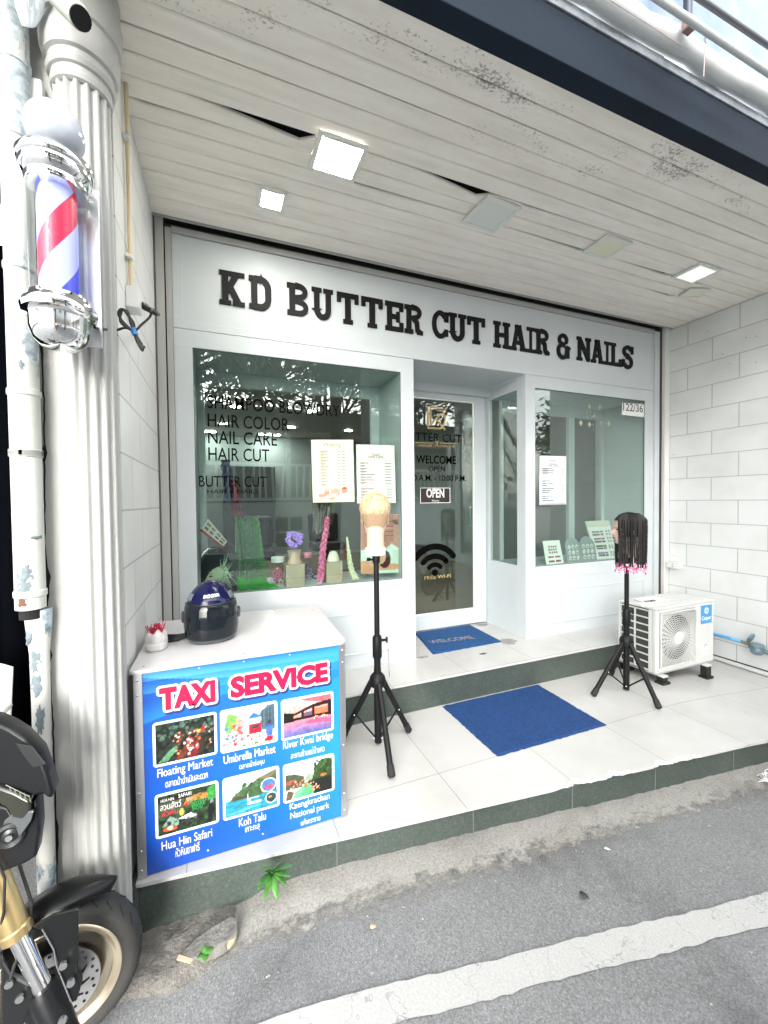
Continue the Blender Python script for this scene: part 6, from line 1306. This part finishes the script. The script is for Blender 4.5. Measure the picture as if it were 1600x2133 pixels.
# conduit, socket and cable
XC=-1.70; pc=bp(268,300,X=XC); yc=bp(272,560,X=XC).y
cd=thing('conduit_pipe','beige conduit pipe clipped up the left tiled wall to a socket','conduit',(XC,yc,bp(272,600,X=XC).z))
zt_,zb2=bp(266,212,X=XC).z,bp(273,602,X=XC).z
MB().tube([(XC,yc,zb2),(XC,yc,zt_),(XC,yc+.004,zt_+.05)],.0085,12).build('pipe_length',mat('aged cream conduit',hx('D9C7A2'),.5,var=.15,vs=14,vec=(1,1,.2)),cd,smooth=50)
for v in (312,535):
    z=bp(270,v,X=XC).z; MB().box(XC-.014,XC+.011,yc-.03,yc+.014,z-.006,z+.006).build('clip',M['plastic_w'],cd,bevel=.002)
a=bp(257,600,X=XC);b=bp(288,640,X=XC); sb=MB().box(-1.7145,-1.668,yc-.035,yc+.05,zb2-.085,zb2).build('socket_box',M['plastic_w'],bevel=.003); tag(sb,'white socket box at the bottom of the beige conduit','socket box')
cb=thing('power_cable','black power cable with a plug and a looped bundle tied in blue','cable',(-1.66,yc,zb2-.1)); blk=mat('black cable',(.012,.012,.013),.4)
ypl=yc+.08
pg_=bp(300,632,Y=ypl); sp_=Vector((-1.668,yc+.03,zb2-.045))
MB().tube([sp_,sp_+Vector((.012,.01,-.002)),sp_+Vector((.045,.035,-.01)),sp_+Vector((.06,.045,-.012))],[.013,.015,.012,.006],10).build('plug',blk,cb,smooth=40)
kz=sp_+Vector((.06,.045,-.012)); Yb=-1.085
Yb=-1.085; tie=bp(280,692,Y=Yb); e_=bp(200,683,Y=-1.3)
def spl(pts,n=14):
    P=[Vector(p_) for p_ in pts]; out=[]
    for i in range(len(P)-1):
        p0=P[max(i-1,0)];p1=P[i];p2=P[i+1];p3=P[min(i+2,len(P)-1)]
        for k in range(n):
            t_=k/n; out.append(.5*((2*p1)+(p2-p0)*t_+(2*p0-5*p1+4*p2-p3)*t_*t_+(3*p1-p0-3*p2+p3)*t_**3))
    return out+[P[-1]]
B_=lambda u,v,y=Yb: bp(u,v,Y=y)
cbl=MB(); cbl.tube(spl([kz,B_(318,645),B_(312,660),B_(295,676),tie]),.0042,8)
cbl.tube(spl([Vector((bxp+.075,byp+.03,bp(198,682,Y=-1.33).z)),bp(215,685,Y=-1.2),bp(240,688,Y=Yb),bp(262,683,Y=Yb),tie]),.0042,8)
for k in range(3):
    o_=k*3; cbl.tube(spl([tie,B_(258-o_,672),B_(247+o_,655-o_),B_(252+o_,644+k),B_(266,650+o_),B_(272+o_,672),tie]),.0042,8); cbl.tube(spl([tie,B_(283+o_,706),B_(291+k*3,722),B_(297+k*1.5,730-k*4),B_(295-o_,716),B_(287,704),tie]),.0042,8)
cbl.build('cable_run',blk,cb,smooth=60); MB().tube([B_(277,684),B_(282,698)],.010,10).build('blue_tie',mat('blue tie',hx('2E7FC0'),.4),cb,smooth=50)
# ================================================================ motorcycle at the left edge
Hh_=Vector((math.cos(R(5)),math.sin(R(5)),0)); Nn=Vector((-math.sin(R(5)),math.cos(R(5)),0)); Zz=Vector((0,0,1)); D0=1.2
WC=bp(117,2051,t=D0)+Nn*.038; gz0_r=WC.z-.217
mo=thing('motorcycle','black motorcycle with gold fork and rim parked against the column','motorcycle',(WC.x,WC.y,gz0_r))
blkp=mat('matte black bodywork',(.005,.006,.0075),.42,var=.2,vs=10,bs=.04,bscale=200,spec=.3); glossb=mat('black plastic fender',(.004,.0045,.005),.33,bs=.03,bscale=180,spec=.3); gold=mat('gold anodised',hx('CDB481'),.28,.85,var=.12,vs=20); rimg=mat('champagne rim',hx('D9CDB6'),.25,.9,var=.1,vs=20); tyre=mat('tyre rubber',(.03,.03,.028),.75,var=.35,vs=9,bs=.15,bscale=100)
def wheel(c,parent):
    tprof=[(.158,-.03),(.165,-.038),(.178,-.045),(.19,-.047),(.201,-.044),(.209,-.034),(.215,-.016),(.2165,0),(.215,.016),(.209,.034),(.201,.044),(.19,.047),(.178,.045),(.165,.038),(.158,.03)]
    ty=MB().lathe(tprof,c,Nn,72); 
    o=ty.build('wheel',tyre,parent,smooth=50)
    tr=MB()
    for i in range(30):
        a=2*PI*i/30
        for s_ in (-1,1):
            p0=c+(Hh_*math.cos(a)+Zz*math.sin(a))*.2085+Nn*s_*.035; p1=c+(Hh_*math.cos(a+.11)+Zz*math.sin(a+.11))*.2148+Nn*s_*.017; tr.tube([p0,p1],.0026,4)
    tr.build('tread_groove',mat('groove black',(.008,.008,.008),.9),o)
    MB().lathe([(.14,-.03),(.15,-.036),(.16,-.041),(.1635,-.042),(.1655,-.040),(.164,-.034),(.157,-.033),(.15,-.028),(.143,-.018),(.14,0),(.143,.018),(.15,.028),(.157,.033),(.1635,.045),(.16,.042),(.14,.03)],c,Nn,72).build('rim',rimg,o,smooth=45)
    sp_=MB()
    for i in range(5):
        a=2*PI*i/5+.3; d=Hh_*math.cos(a)+Zz*math.sin(a); e=Hh_*-math.sin(a)+Zz*math.cos(a)
        for s_ in (-1,1): sp_.tube([c+d*.03+e*s_*.008,c+d*.09+e*s_*.014,c+d*.143+e*s_*.03],[.012,.01,.012],8)
    sp_.lathe([(.02,-.05),(.035,-.045),(.035,.045),(.02,.05)],c,Nn,20); sp_.build('spokes',rimg,o,smooth=50)
    return o
fw_o=wheel(WC,mo)
dc=WC-Nn*.048; MB().lathe([(.066,-.002),(.11,-.002),(.11,.002),(.066,.002)],dc,Nn,64).build('brake_disc',M['steel'],mo,smooth=30)
hl=MB()
for i in range(30):
    a=2*PI*i/30; rr_=(.101,.092)[i%2]; hl.lathe([(.0042,0),(.0042,.0005)],dc-Nn*.0026+(Hh_*math.cos(a)+Zz*math.sin(a))*rr_,Nn,10)
for i in range(12):
    a=2*PI*i/12; hl.tube([dc-Nn*.002+(Hh_*math.cos(a)+Zz*math.sin(a))*.05,dc-Nn*.002+(Hh_*math.cos(a+.25)+Zz*math.sin(a+.25))*.068,dc-Nn*.002+(Hh_*math.cos(a+.4)+Zz*math.sin(a+.4))*.083],[.004,.0045,.003],6,flat=.3)
hl.build('disc_holes',M['dark_void'],mo)
MB().lathe([(.03,-.006),(.066,-.006),(.066,.006),(.03,.006)],dc,Nn,40).build('disc_carrier',mat('dark carrier',(.05,.05,.05),.4,.5),mo,smooth=30)
# forks
def B2(u,v,d): return bp(u,v,t=d)
for d,vis in ((1.115,True),(1.215,False)):
    sc_=1 if vis else 1
    a=B2(-22,1800,1.115);b=B2(37,1948,1.115);c=B2(88,2056,1.115);e=B2(140,2168,1.115); off=Nn*(d-1.115)-Hh_*(d-1.115)*.75
    MB().tube([a+off+(a-b)*.9,a+off,b.lerp(a,.12)+off,b.lerp(a,.1)+off,b+off],[.032,.032,.032,.036,.0355],20).build('fork_tube',gold,mo,smooth=35)
    MB().tube([b+off,c+off],.0225,20).build('fork_slider',M['chrome'],mo,smooth=50)
    lw=MB().tube([c+off,c.lerp(e,.15)+off,e+off],[.03,.036,.034],16); lw.build('fork_leg',blkp,mo,smooth=40)
cal_=MB(); q=[(0,1990),(25,2030),(62,2050),(70,2090),(48,2140),(0,2150)]
P=[B2(u,v,1.09) for u,v in q]; cal_.prism(P,Nn*.05); cal_.build('brake_caliper',mat('caliper black',(.008,.009,.01),.4,.3),mo,bevel=.008)
for u,v,d in ((19,2050,1.08),(41,2080,1.08),(130,2126,1.075),(132,2011,1.10),(148,2047,1.10)):
    c=B2(u,v,d); MB().lathe([(.0095,-.004),(.0095,.004),(.004,.004)],c,Nn,14).build('bolt',M['steel'],mo,smooth=30)
# front fender with its stay
fe=MB(); rows=[]
for i in range(22):
    a=R(134-78*i/21); r=.232+.04*(i/21)**1.6; row=[]; half=.06*(1-.75*max(0,(i-13)/8)**2)
    for k in range(11):
        w_=(k-5)/5; row.append(tuple(WC+(Hh_*math.cos(a)+Zz*math.sin(a))*(r-.026*abs(w_)**2.4)+Nn*w_*half))
    rows.append(row)
fe.grid(rows).build('front_fender',glossb,mo,smooth=60,solid=.004)
for d in (1.112,):
    P=[(66,1932),(110,1905),(163,1893),(163,2035),(167,2062),(160,2085),(150,2090),(121,2012),(113,1985),(92,1940)]
    MB().prism([B2(u,v,1.112)+Nn*(d-1.112) for u,v in P],Nn*.007).build('fender_stay',glossb,mo,bevel=.003)
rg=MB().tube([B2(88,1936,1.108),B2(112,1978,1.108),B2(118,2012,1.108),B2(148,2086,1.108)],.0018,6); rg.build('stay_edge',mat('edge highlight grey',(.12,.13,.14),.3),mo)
# headlamp cowl
def slab(poly,d0,d1,name,m,inset=.85,bevel=.012,parent=None):
    P=[B2(u,v,(d0+d1)/2) for u,v in poly]; c=sum(P,Vector())/len(P); hw_=(d1-d0)/2; mb=MB(); n=len(P)
    ring_=[[c+(p_-c)*s_+Nn*(k*hw_) for p_ in P] for k,s_ in ((-1,inset),(-.72,1),(.72,1),(1,inset))]
    vs=[v for r_ in ring_ for v in r_]; fs=[tuple(range(n)),tuple(range(3*n,4*n))[::-1]]+[(j*n+i,j*n+(i+1)%n,(j+1)*n+(i+1)%n,(j+1)*n+i) for j in range(3) for i in range(n)]
    mb.add(vs,fs); return mb.build(name,m,parent or mo,smooth=40,bevel=bevel)
slab([(-150,1560),(-90,1490),(-40,1482),(4,1493),(30,1505),(60,1524),(92,1559),(108,1600),(119,1640),(113,1650),(100,1640),(83,1644),(40,1628),(-60,1600),(-150,1610)],1.10,1.17,'headlamp_cowl',blkp,.94,.01)
slab([(-60,1612),(0,1618),(40,1632),(72,1648),(73,1668),(58,1688),(36,1684),(24,1664),(0,1650),(-60,1640)],1.085,1.165,'headlamp_lens',mat('smoked lens',hx('24261F'),.1,coat=.6,spec=.5),.97,.006)
lg_=MB()
for i in range(5):
    lg_.tube([B2(20+10*i,1640+4*i,1.083),B2(24+10*i,1650+5*i,1.083)],.0012,4)
lg_.tube([B2(12,1635,1.084),B2(62,1660,1.084)],.0012,4); lg_.build('lens_marks',mat('lens facets',(.16,.17,.13),.3),mo)
slab([(-150,1640),(-20,1655),(24,1668),(36,1690),(60,1694),(80,1650),(86,1664),(89,1715),(82,1770),(60,1784),(10,1803),(-150,1800)],1.105,1.165,'lower_cowl',blkp,.95,.012)
c=B2(22,1739,1.095)
MB().lathe([(.033,-.004),(.033,.006),(.027,.012),(.02,.006),(.018,.004),(.010,.008),(.009,.010),(.001,.010)],c,-Nn,28).build('lamp_bracket',mat('dark grey bracket',(.02,.022,.024),.35),mo,smooth=35)
MB().lathe([(.004,.0),(.008,.001),(.008,.004),(.004,.004)],c-Nn*.011,-Nn,16).build('bracket_bolt',M['steel'],mo,smooth=30)
ar=MB().prism([B2(u,v,1.092) for u,v in ((0,1742),(8,1712),(34,1690),(70,1690),(64,1712),(40,1745),(30,1720),(14,1716))],Nn*.01); ar.build('bracket_arm',mat('satin grey arm',(.1,.11,.115),.35,.4),mo,bevel=.003)
MB().prism([B2(u,v,1.088) for u,v in ((32,1549),(66,1554),(92,1587),(96,1592),(70,1599),(60,1590))],Nn*.002).build('cowl_recess',mat('recess black',(.008,.009,.01),.5),mo,bevel=.001)
hz=MB(); hz.tube([B2(-20,1700,1.13),B2(40,1800,1.16),B2(66,1880,1.15),B2(60,1950,1.12),B2(30,2010,1.09),B2(22,2040,1.08)],.0042,8).tube([B2(-20,1760,1.1),B2(10,1830,1.085),B2(8,1900,1.085),B2(-4,1960,1.09)],.0035,8); hz.build('brake_hose',M['rubber'],mo,smooth=60)
# the rest of the machine, left of the picture
L=lambda f,s_,z: WC+Hh_*f+Nn*s_+Zz*z
hb=MB().tube([L(-.33,-.36,.66),L(-.36,-.2,.69),L(-.30,-.08,.62),L(-.30,.08,.62),L(-.36,.2,.69),L(-.33,.36,.66)],.011,10); hb.build('handlebar',M['black'],mo,smooth=60)
for s_ in (-1,1): MB().tube([L(-.33,s_*.36,.66),L(-.35,s_*.25,.685)],.017,10).build('grip',M['rubber'],mo,smooth=50)
MB().sph(L(-.55,0,.44),1,20,12,(.22,.13,.13)).build('fuel_tank',blkp,mo,smooth=60)
MB().sph(L(-.92,0,.43),1,20,12,(.28,.115,.055)).build('seat',mat('black seat vinyl',(.015,.015,.016),.6),mo,smooth=60)
MB().sph(L(-1.16,0,.42),1,16,10,(.15,.07,.06)).build('tail_cowl',blkp,mo,smooth=60)
MB().obox(L(-.58,0,.08),Hh_*.15,Nn*.1,Zz*.12).build('engine_block',mat('engine metal',(.12,.12,.12),.45,.7),mo,bevel=.03)
MB().tube([L(-.24,0,.5),L(-.4,0,.36),L(-.75,0,.34),L(-1.0,0,.3)],.03,10).tube([L(-.28,0,.45),L(-.42,0,.1),L(-.8,0,.02),L(-.85,0,.3)],.022,10).build('frame',M['black'],mo,smooth=50)
for s_ in (-.08,.08): MB().tube([L(-.78,s_,.04),L(-1.2,s_,0)],.018,8).build('swingarm',M['black'],mo,smooth=50)
MB().tube([L(-.5,-.11,-.02),L(-.9,-.14,.0),L(-1.15,-.14,.06)],[.022,.04,.045],12).build('exhaust',M['black'],mo,smooth=50)
wheel(L(-1.2,0,0),mo)
MB().tube([L(-.75,.1,0),L(-.82,.24,-.225)],.01,8).build('side_stand',M['black'],mo)
for nm,px in (('number_plate',None),): MB().obox(L(-1.36,0,.24),Hh_*.02+Zz*.0,Nn*.1,Zz*.08-Hh_*.03).build(nm,mat('plate white',(.7,.7,.68),.4),mo,bevel=.002)
# ================================================================ weed, rubble, litter
def leafmesh(mb,base,d,L_,W_,droop,n=6):
    d=Vector(d).normalized(); s_=d.cross(Vector((0,0,1))).normalized(); rows=[]
    for i in range(n+1):
        t=i/n; w_=W_*math.sin(PI*min(1,t*.93+.05))**.8*(1-.25*t); c=Vector(base)+d*(L_*t)+Vector((0,0,-droop*t*t)); u=Vector((0,0,.18*w_)); rows.append([c-s_*w_+u,c,c+s_*w_+u])
    mb.grid([[tuple(p_) for p_ in r_] for r_ in rows])
wp_=bp(566,1812,Y=yedge(-1.2)-.03); weed=thing('weed_plant','small green leafy weed growing from the foot of the porch riser','plant',(wp_.x,wp_.y,-.35))
lf=MB(); tips=[(518,1790),(538,1848),(550,1872),(577,1868),(596,1840),(607,1800),(588,1790),(602,1822),(545,1800)]
stem_top=Vector((wp_.x,wp_.y-.005,wp_.z))
for i,(u,v) in enumerate(tips):
    e=bp(u,v,Y=wp_.y-.07-.012*(i%3)); d=e-stem_top; leafmesh(lf,stem_top+d*.12,d,d.length*.95,.0115+.005*(i%2),.006)
for i in range(5):
    a=i*1.26+.4; d=Vector((math.cos(a),-.5*abs(math.sin(a))-.3,.6)); leafmesh(lf,stem_top,d,.035,.01,.003)
gm_=mat('weed leaf green',hx('356B26'),.5,var=.3,vs=30,col2=hx('5A9440')); lf.build('leaves',gm_,weed,smooth=60,solid=.0006)
MB().tube([(wp_.x,yedge(wp_.x)-.005,-.345),(wp_.x-.003,wp_.y+.0,-.3),tuple(stem_top)],[.004,.0035,.002],7).build('stem',mat('weed stem',hx('5E7A3E'),.6),weed,smooth=60)
rb_=MB(); px=[(375,1990),(405,1960),(440,1935),(480,1912),(494,1918),(493,1946),(468,1968),(430,1988),(398,2002),(372,1998)]
P=[bp(u,v,Z=-.375+.03*((u-372)/120)) for u,v in px]; rb_.prism([(p_.x,p_.y,p_.z-.035) for p_ in P],(0.004,0.006,.038))
ru=rb_.build('concrete_rubble',mat('broken grey concrete',hx('7E7C77'),.9,var=.35,vs=22,bs=.9,bscale=60),bevel=.006); tag(ru,'broken slab of grey concrete lying at the left porch corner','rubble')
P=[bp(u,v,Z=-.372) for u,v in ((373,1990),(402,2000),(396,2008),(368,2000))]; MB().prism([tuple(p_) for p_ in P],(0,0,.004)).build('tile_edge',mat('orange white tile',hx('D9B79B'),.5),ru)
lw=MB(); c=bp(428,1988,Z=-.36)
for i in range(4): leafmesh(lw,c,(math.cos(i*1.5+.3),math.sin(i*1.5+.3),.3),.03,.012,.004)
o=lw.build('clover_sprig',gm_,smooth=60,solid=.0005); tag(o,'tiny green sprig growing against the broken slab','plant')
dl_=mat('dry leaf',hx('B5936A'),.7,var=.35,vs=40,col2=hx('D9C7A8'))
def leaf(u,v,L_,W_,ang,label,m=dl_,z=None):
    c=bp(u,v,Z=z if z is not None else -.36); c.z=max(zroad(c.x,c.y)+.006,c.z+.003); mb=MB(); d=Vector((math.cos(ang),math.sin(ang),.12)); leafmesh(mb,c-d*L_/2+Vector((0,0,.006)),d,L_,W_,.012); o=mb.build('dry_leaf',m,smooth=60,solid=.0008); tag(o,label,'leaf','fallen leaves and scraps along the gutter')
leaf(485,1958,.07,.013,1.1,'curled brown leaf leaning on the right end of the broken slab'); leaf(835,1805,.045,.016,.7,'pale brown leaf in the gutter below the lower porch, right of the counter',mat('pale dry leaf',hx('D2B39A'),.7),-.345)
leaf(902,1789,.022,.008,2.2,'small white scrap on the gutter right of the pale brown leaf',M['paper'],-.345); leaf(779,1932,.03,.012,.3,'small tan leaf alone on the asphalt left of the dark stain',dl_)
leaf(1266,1771,.03,.009,-.4,'cream scrap at the asphalt edge of the gutter',M['paper']); leaf(1517,1613,.04,.02,.4,'torn cream wrapper in the gutter near the wire coil',mat('cream wrapper',hx('D8C9B4'),.6)); leaf(1217,1868,.035,.02,.2,'flattened dark leaf on the asphalt above the white line',mat('dark leaf',(.05,.05,.05),.8))
leaf(595,1902,.02,.009,1.9,'reddish leaf bit on the dust below the weed',mat('reddish leaf',hx('9A7466'),.7))
cg=MB(); c=bp(1590,1625,Z=-.35)
for k in range(5): cg.tube([c+Vector(((.05+.006*k)*math.cos(a)+.012*k,(.028+.004*k)*math.sin(a)-.01*k,.006+.008*k+.01*math.sin(a*2+k))) for a in np.linspace(0,2*PI,30)],.0022,6,cap=False)
o=cg.build('wire_coil',mat('white wire',(.75,.75,.76),.4),smooth=60); tag(o,'small coil of white wire at the right end of the gutter','wire')
lt=MB(); q=random.Random(21)
for i in range(170):
    x=q.uniform(-1.5,2.2); y=yedge(x)-q.expovariate(6); z=zroad(x,y)
    r_=q.uniform(.0015,.0045); zz=-.338 if y>yedge(x)-.1 and x>-1 else z; lt.sph((x,y,max(z,zz)+.001),r_,6,4,(1,q.uniform(.6,1.2),.7))
struct(lt.build('gutter_grit',mat('pale grit',(.42,.41,.38),.9,var=.6,vs=90),smooth=60),'stuff')
# ================================================================ the street opposite, which the windows mirror
hs_=thing('clapboard_house','white clapboard house with a slatted balcony across the street, mirrored in the windows','house',(1.0,-10.4,-.36)); wc2=mat('white clapboard',(.8,.81,.8),.6,var=.1,vs=3)
k=MB()
for i in range(9): z=-.36+.175*i; k.prism([(-3,-9.2,z),(-3,-9.17,z),(-3,-9.2,z+.172)],(12,0,0))
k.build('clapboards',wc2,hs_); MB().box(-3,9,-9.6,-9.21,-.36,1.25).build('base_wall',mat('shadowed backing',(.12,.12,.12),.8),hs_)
dw=mat('dark panes',(.02,.03,.035),.15)
for x in (-2.2,.5,3.4):
    f=ringbox(x-.45,x+.45,-.15,.85,.07,-9.165,-9.12); f.box(x-.03,x+.03,-9.165,-9.13,-.08,.78).box(x-.38,x-.031,-9.165,-9.13,.32,.38).box(x+.031,x+.38,-9.165,-9.13,.32,.38); f=f.build('window',M['white'],hs_); MB().box(x-.38,x+.38,-9.169,-9.166,-.08,.78).build('pane',dw,f)
bal=MB(); q=random.Random(2); bal.box(-3,9,-9.25,-9.1,1.26,1.34).box(-3,9,-9.2,-9.12,2.25,2.32)
for i in range(60): x=-2.9+.2*i; bal.tube([(x+q.uniform(-.05,.05),-9.16,1.34),(x+q.uniform(-.08,.08),-9.16,2.25)],.035,4)
for x in (-2.5,.5,3.5,6.5): bal.box(x-.06,x+.06,-9.24,-9.1,1.34,3.2)
bal.build('balcony_rail',M['white'],hs_)
MB().box(-3,9,-10.8,-10.4,1.25,3.3).build('upper_wall',mat('dim ochre wall',(.22,.16,.11),.8,var=.3,vs=2),hs_); MB().box(-3.2,9.2,-10.8,-9.7,3.2,3.35).build('eave',mat('tan beam',(.32,.24,.15),.7),hs_)
MB().prism([(-3.4,-9.7,3.36),(-3.4,-11.4,4.4),(-3.4,-14,3.36)],(12.8,0,0)).build('roof',mat('dark roof tiles',(.06,.055,.05),.8),hs_)
lfm=mat('tree leaves',(.055,.085,.03),.55,var=.55,vs=1.2,col2=(.025,.045,.018)); lf2=mat('lighter tree leaves',(.09,.12,.045),.55,var=.4,vs=1.5); bark=mat('bark',(.08,.065,.05),.9,var=.4,vs=8)
def tree(x,y,h,r,seed,label,m,nl=2600,name='street_tree'):
    q=np.random.default_rng(seed); t=thing(name,label,'tree',(x,y,-.36),'trees across the street')
    tk=MB(); tk.tube([(x,y,-.4),(x+.1,y,h*.25),(x-.05,y+.1,h*.5)],[.2,.16,.12],10); cl_=[]
    for i in range(9):
        a=q.uniform(0,6.28); rr_=r*q.uniform(.3,.8); e=(x+rr_*math.cos(a),y+rr_*math.sin(a),h*q.uniform(.55,.95)); tk.tube([(x-.02,y+.05,h*q.uniform(.3,.5)),((x+e[0])/2,(y+e[1])/2,(h*.4+e[2])/2+.2),e],[.09,.05,.02],6); cl_.append(e)
    tk.build('trunk',bark,t,smooth=50)
    N=nl; ci=q.integers(0,len(cl_),N); C=np.array(cl_)[ci]+q.normal(0,1,(N,3))*np.array([r*.26,r*.26,h*.075])
    a=q.uniform(0,6.28,N); tl=q.uniform(-.9,.9,N); s_=q.uniform(.11,.26,N); dx=np.stack([np.cos(a),np.sin(a),tl*.6],1); dy=np.stack([-np.sin(a)*.5,np.cos(a)*.5,.4*np.cos(tl*3)],1)
    V_=np.empty((N,4,3)); V_[:,0]=C-dx*s_[:,None]; V_[:,1]=C+dy*s_[:,None]*.6; V_[:,2]=C+dx*s_[:,None]; V_[:,3]=C-dy*s_[:,None]*.6
    me=bpy.data.meshes.new('crown'); me.from_pydata(V_.reshape(-1,3).tolist(),[],[(4*i,4*i+1,4*i+2,4*i+3) for i in range(N)]); me.materials.append(m); o=bpy.data.objects.new('crown',me); COL.objects.link(o); par(o,t)
def palm(x,y,h,seed,label):
    q=random.Random(seed); t=thing('palm_tree',label,'palm','' or (x,y,-.36),'trees across the street'); MB().tube([(x,y,-.4),(x+.15,y,h*.5),(x+.1,y,h)],[.17,.13,.11],10).build('trunk',bark,t,smooth=50); fr_=MB()
    for i in range(20):
        a=i*2.4; L_=q.uniform(1.7,2.5); el=q.uniform(-.1,1.0); d=Vector((math.cos(a),math.sin(a),0)); P=[Vector((x+.1,y,h))+d*(L_*s_*math.cos(el*.6))+Vector((0,0,L_*(el*s_-1.25*s_*s_))) for s_ in np.linspace(0,1,12)]
        fr_.tube(P,[.03]*6+[.02]*5+[.006],5); sd_=d.cross(Vector((0,0,1)))
        for j in range(1,12):
            for k in range(2):
                p0=P[j].lerp(P[j-1],.5*k); ln=.62*math.sin(PI*(j/12))**.5+.1
                for s_ in (-1,1): e=p0+sd_*s_*ln*.6+d*ln*.35+Vector((0,0,-ln*.55)); w_=d*.03; fr_.add([p0-w_,p0+w_,e],[(0,1,2)])
    fr_.build('fronds',lf2,t)
tree(-2.2,-13.0,9.0,3.2,2,'tall dark tree behind the clapboard house facing the left window',lfm,8200); tree(2.6,-13.2,9.6,3.3,3,'tallest leafy tree behind the clapboard house facing the glass door',lf2,8200); tree(7.2,-12.6,8.6,3.1,5,'bushy dark tree behind the right end of the clapboard house',lfm,7000)
tree(11,-8.2,4.2,2.2,4,'pale leaved tree across the street facing the right window',mat('pale tree leaves',(.2,.2,.09),.55,var=.4,vs=1.5),1800); tree(14.5,-6.2,4.6,2.2,8,'second pale leaved tree further along the street, mirrored at the edge of the right window',mat('olive tree leaves',(.22,.21,.1),.55,var=.4,vs=1.5),1800); tree(-12.5,-9.6,7,2.8,6,'large tree far left across the street',lfm,1800)
palm(-1.9,-5.6,4.4,1,'palm with drooping fronds across the street, mirrored at the top of the left window'); palm(.9,-5.9,4.9,2,'taller palm across the street, mirrored near the right end of the left window')
pole=MB().tube([(1.9,-6.4,-.4),(1.9,-6.4,6.5)],[.13,.1],12).build('street_pole',mat('concrete pole',(.42,.42,.4),.8),smooth=50); tag(pole,'concrete street pole across the road, mirrored in the glass door','pole')
def cone(x,y,label):
    t=thing('traffic_cone',label,'traffic cone',(x,y,-.36),'traffic cones across the street'); rd=mat('cone red',(.5,.02,.03),.5)
    MB().box(x-.17,x+.17,y-.17,y+.17,-.36,-.33).build('base',rd,t,bevel=.01); z=-.33
    MB().lathe([(.13,z),(.10,z+.2),(.0995,z+.2),(.075,z+.38),(.05,z+.55),(.025,z+.7)],(x,y,0),n=20).build('cone_body',rd,t,smooth=40); MB().lathe([(.103,z+.2),(.078,z+.38)],(x,y,0),n=20).build('white_band',M['white'],t,smooth=40)
cone(.95,-5.0,'red and white traffic cone mirrored in the left window behind the pink braid'); cone(2.4,-6.3,'red and white traffic cone mirrored at the left edge of the door glass')
m2=dup(mo,(3.05,-1.98,-.362),R(-6),'second black motorcycle parked beside the viewer, seen only as a reflection in the door')
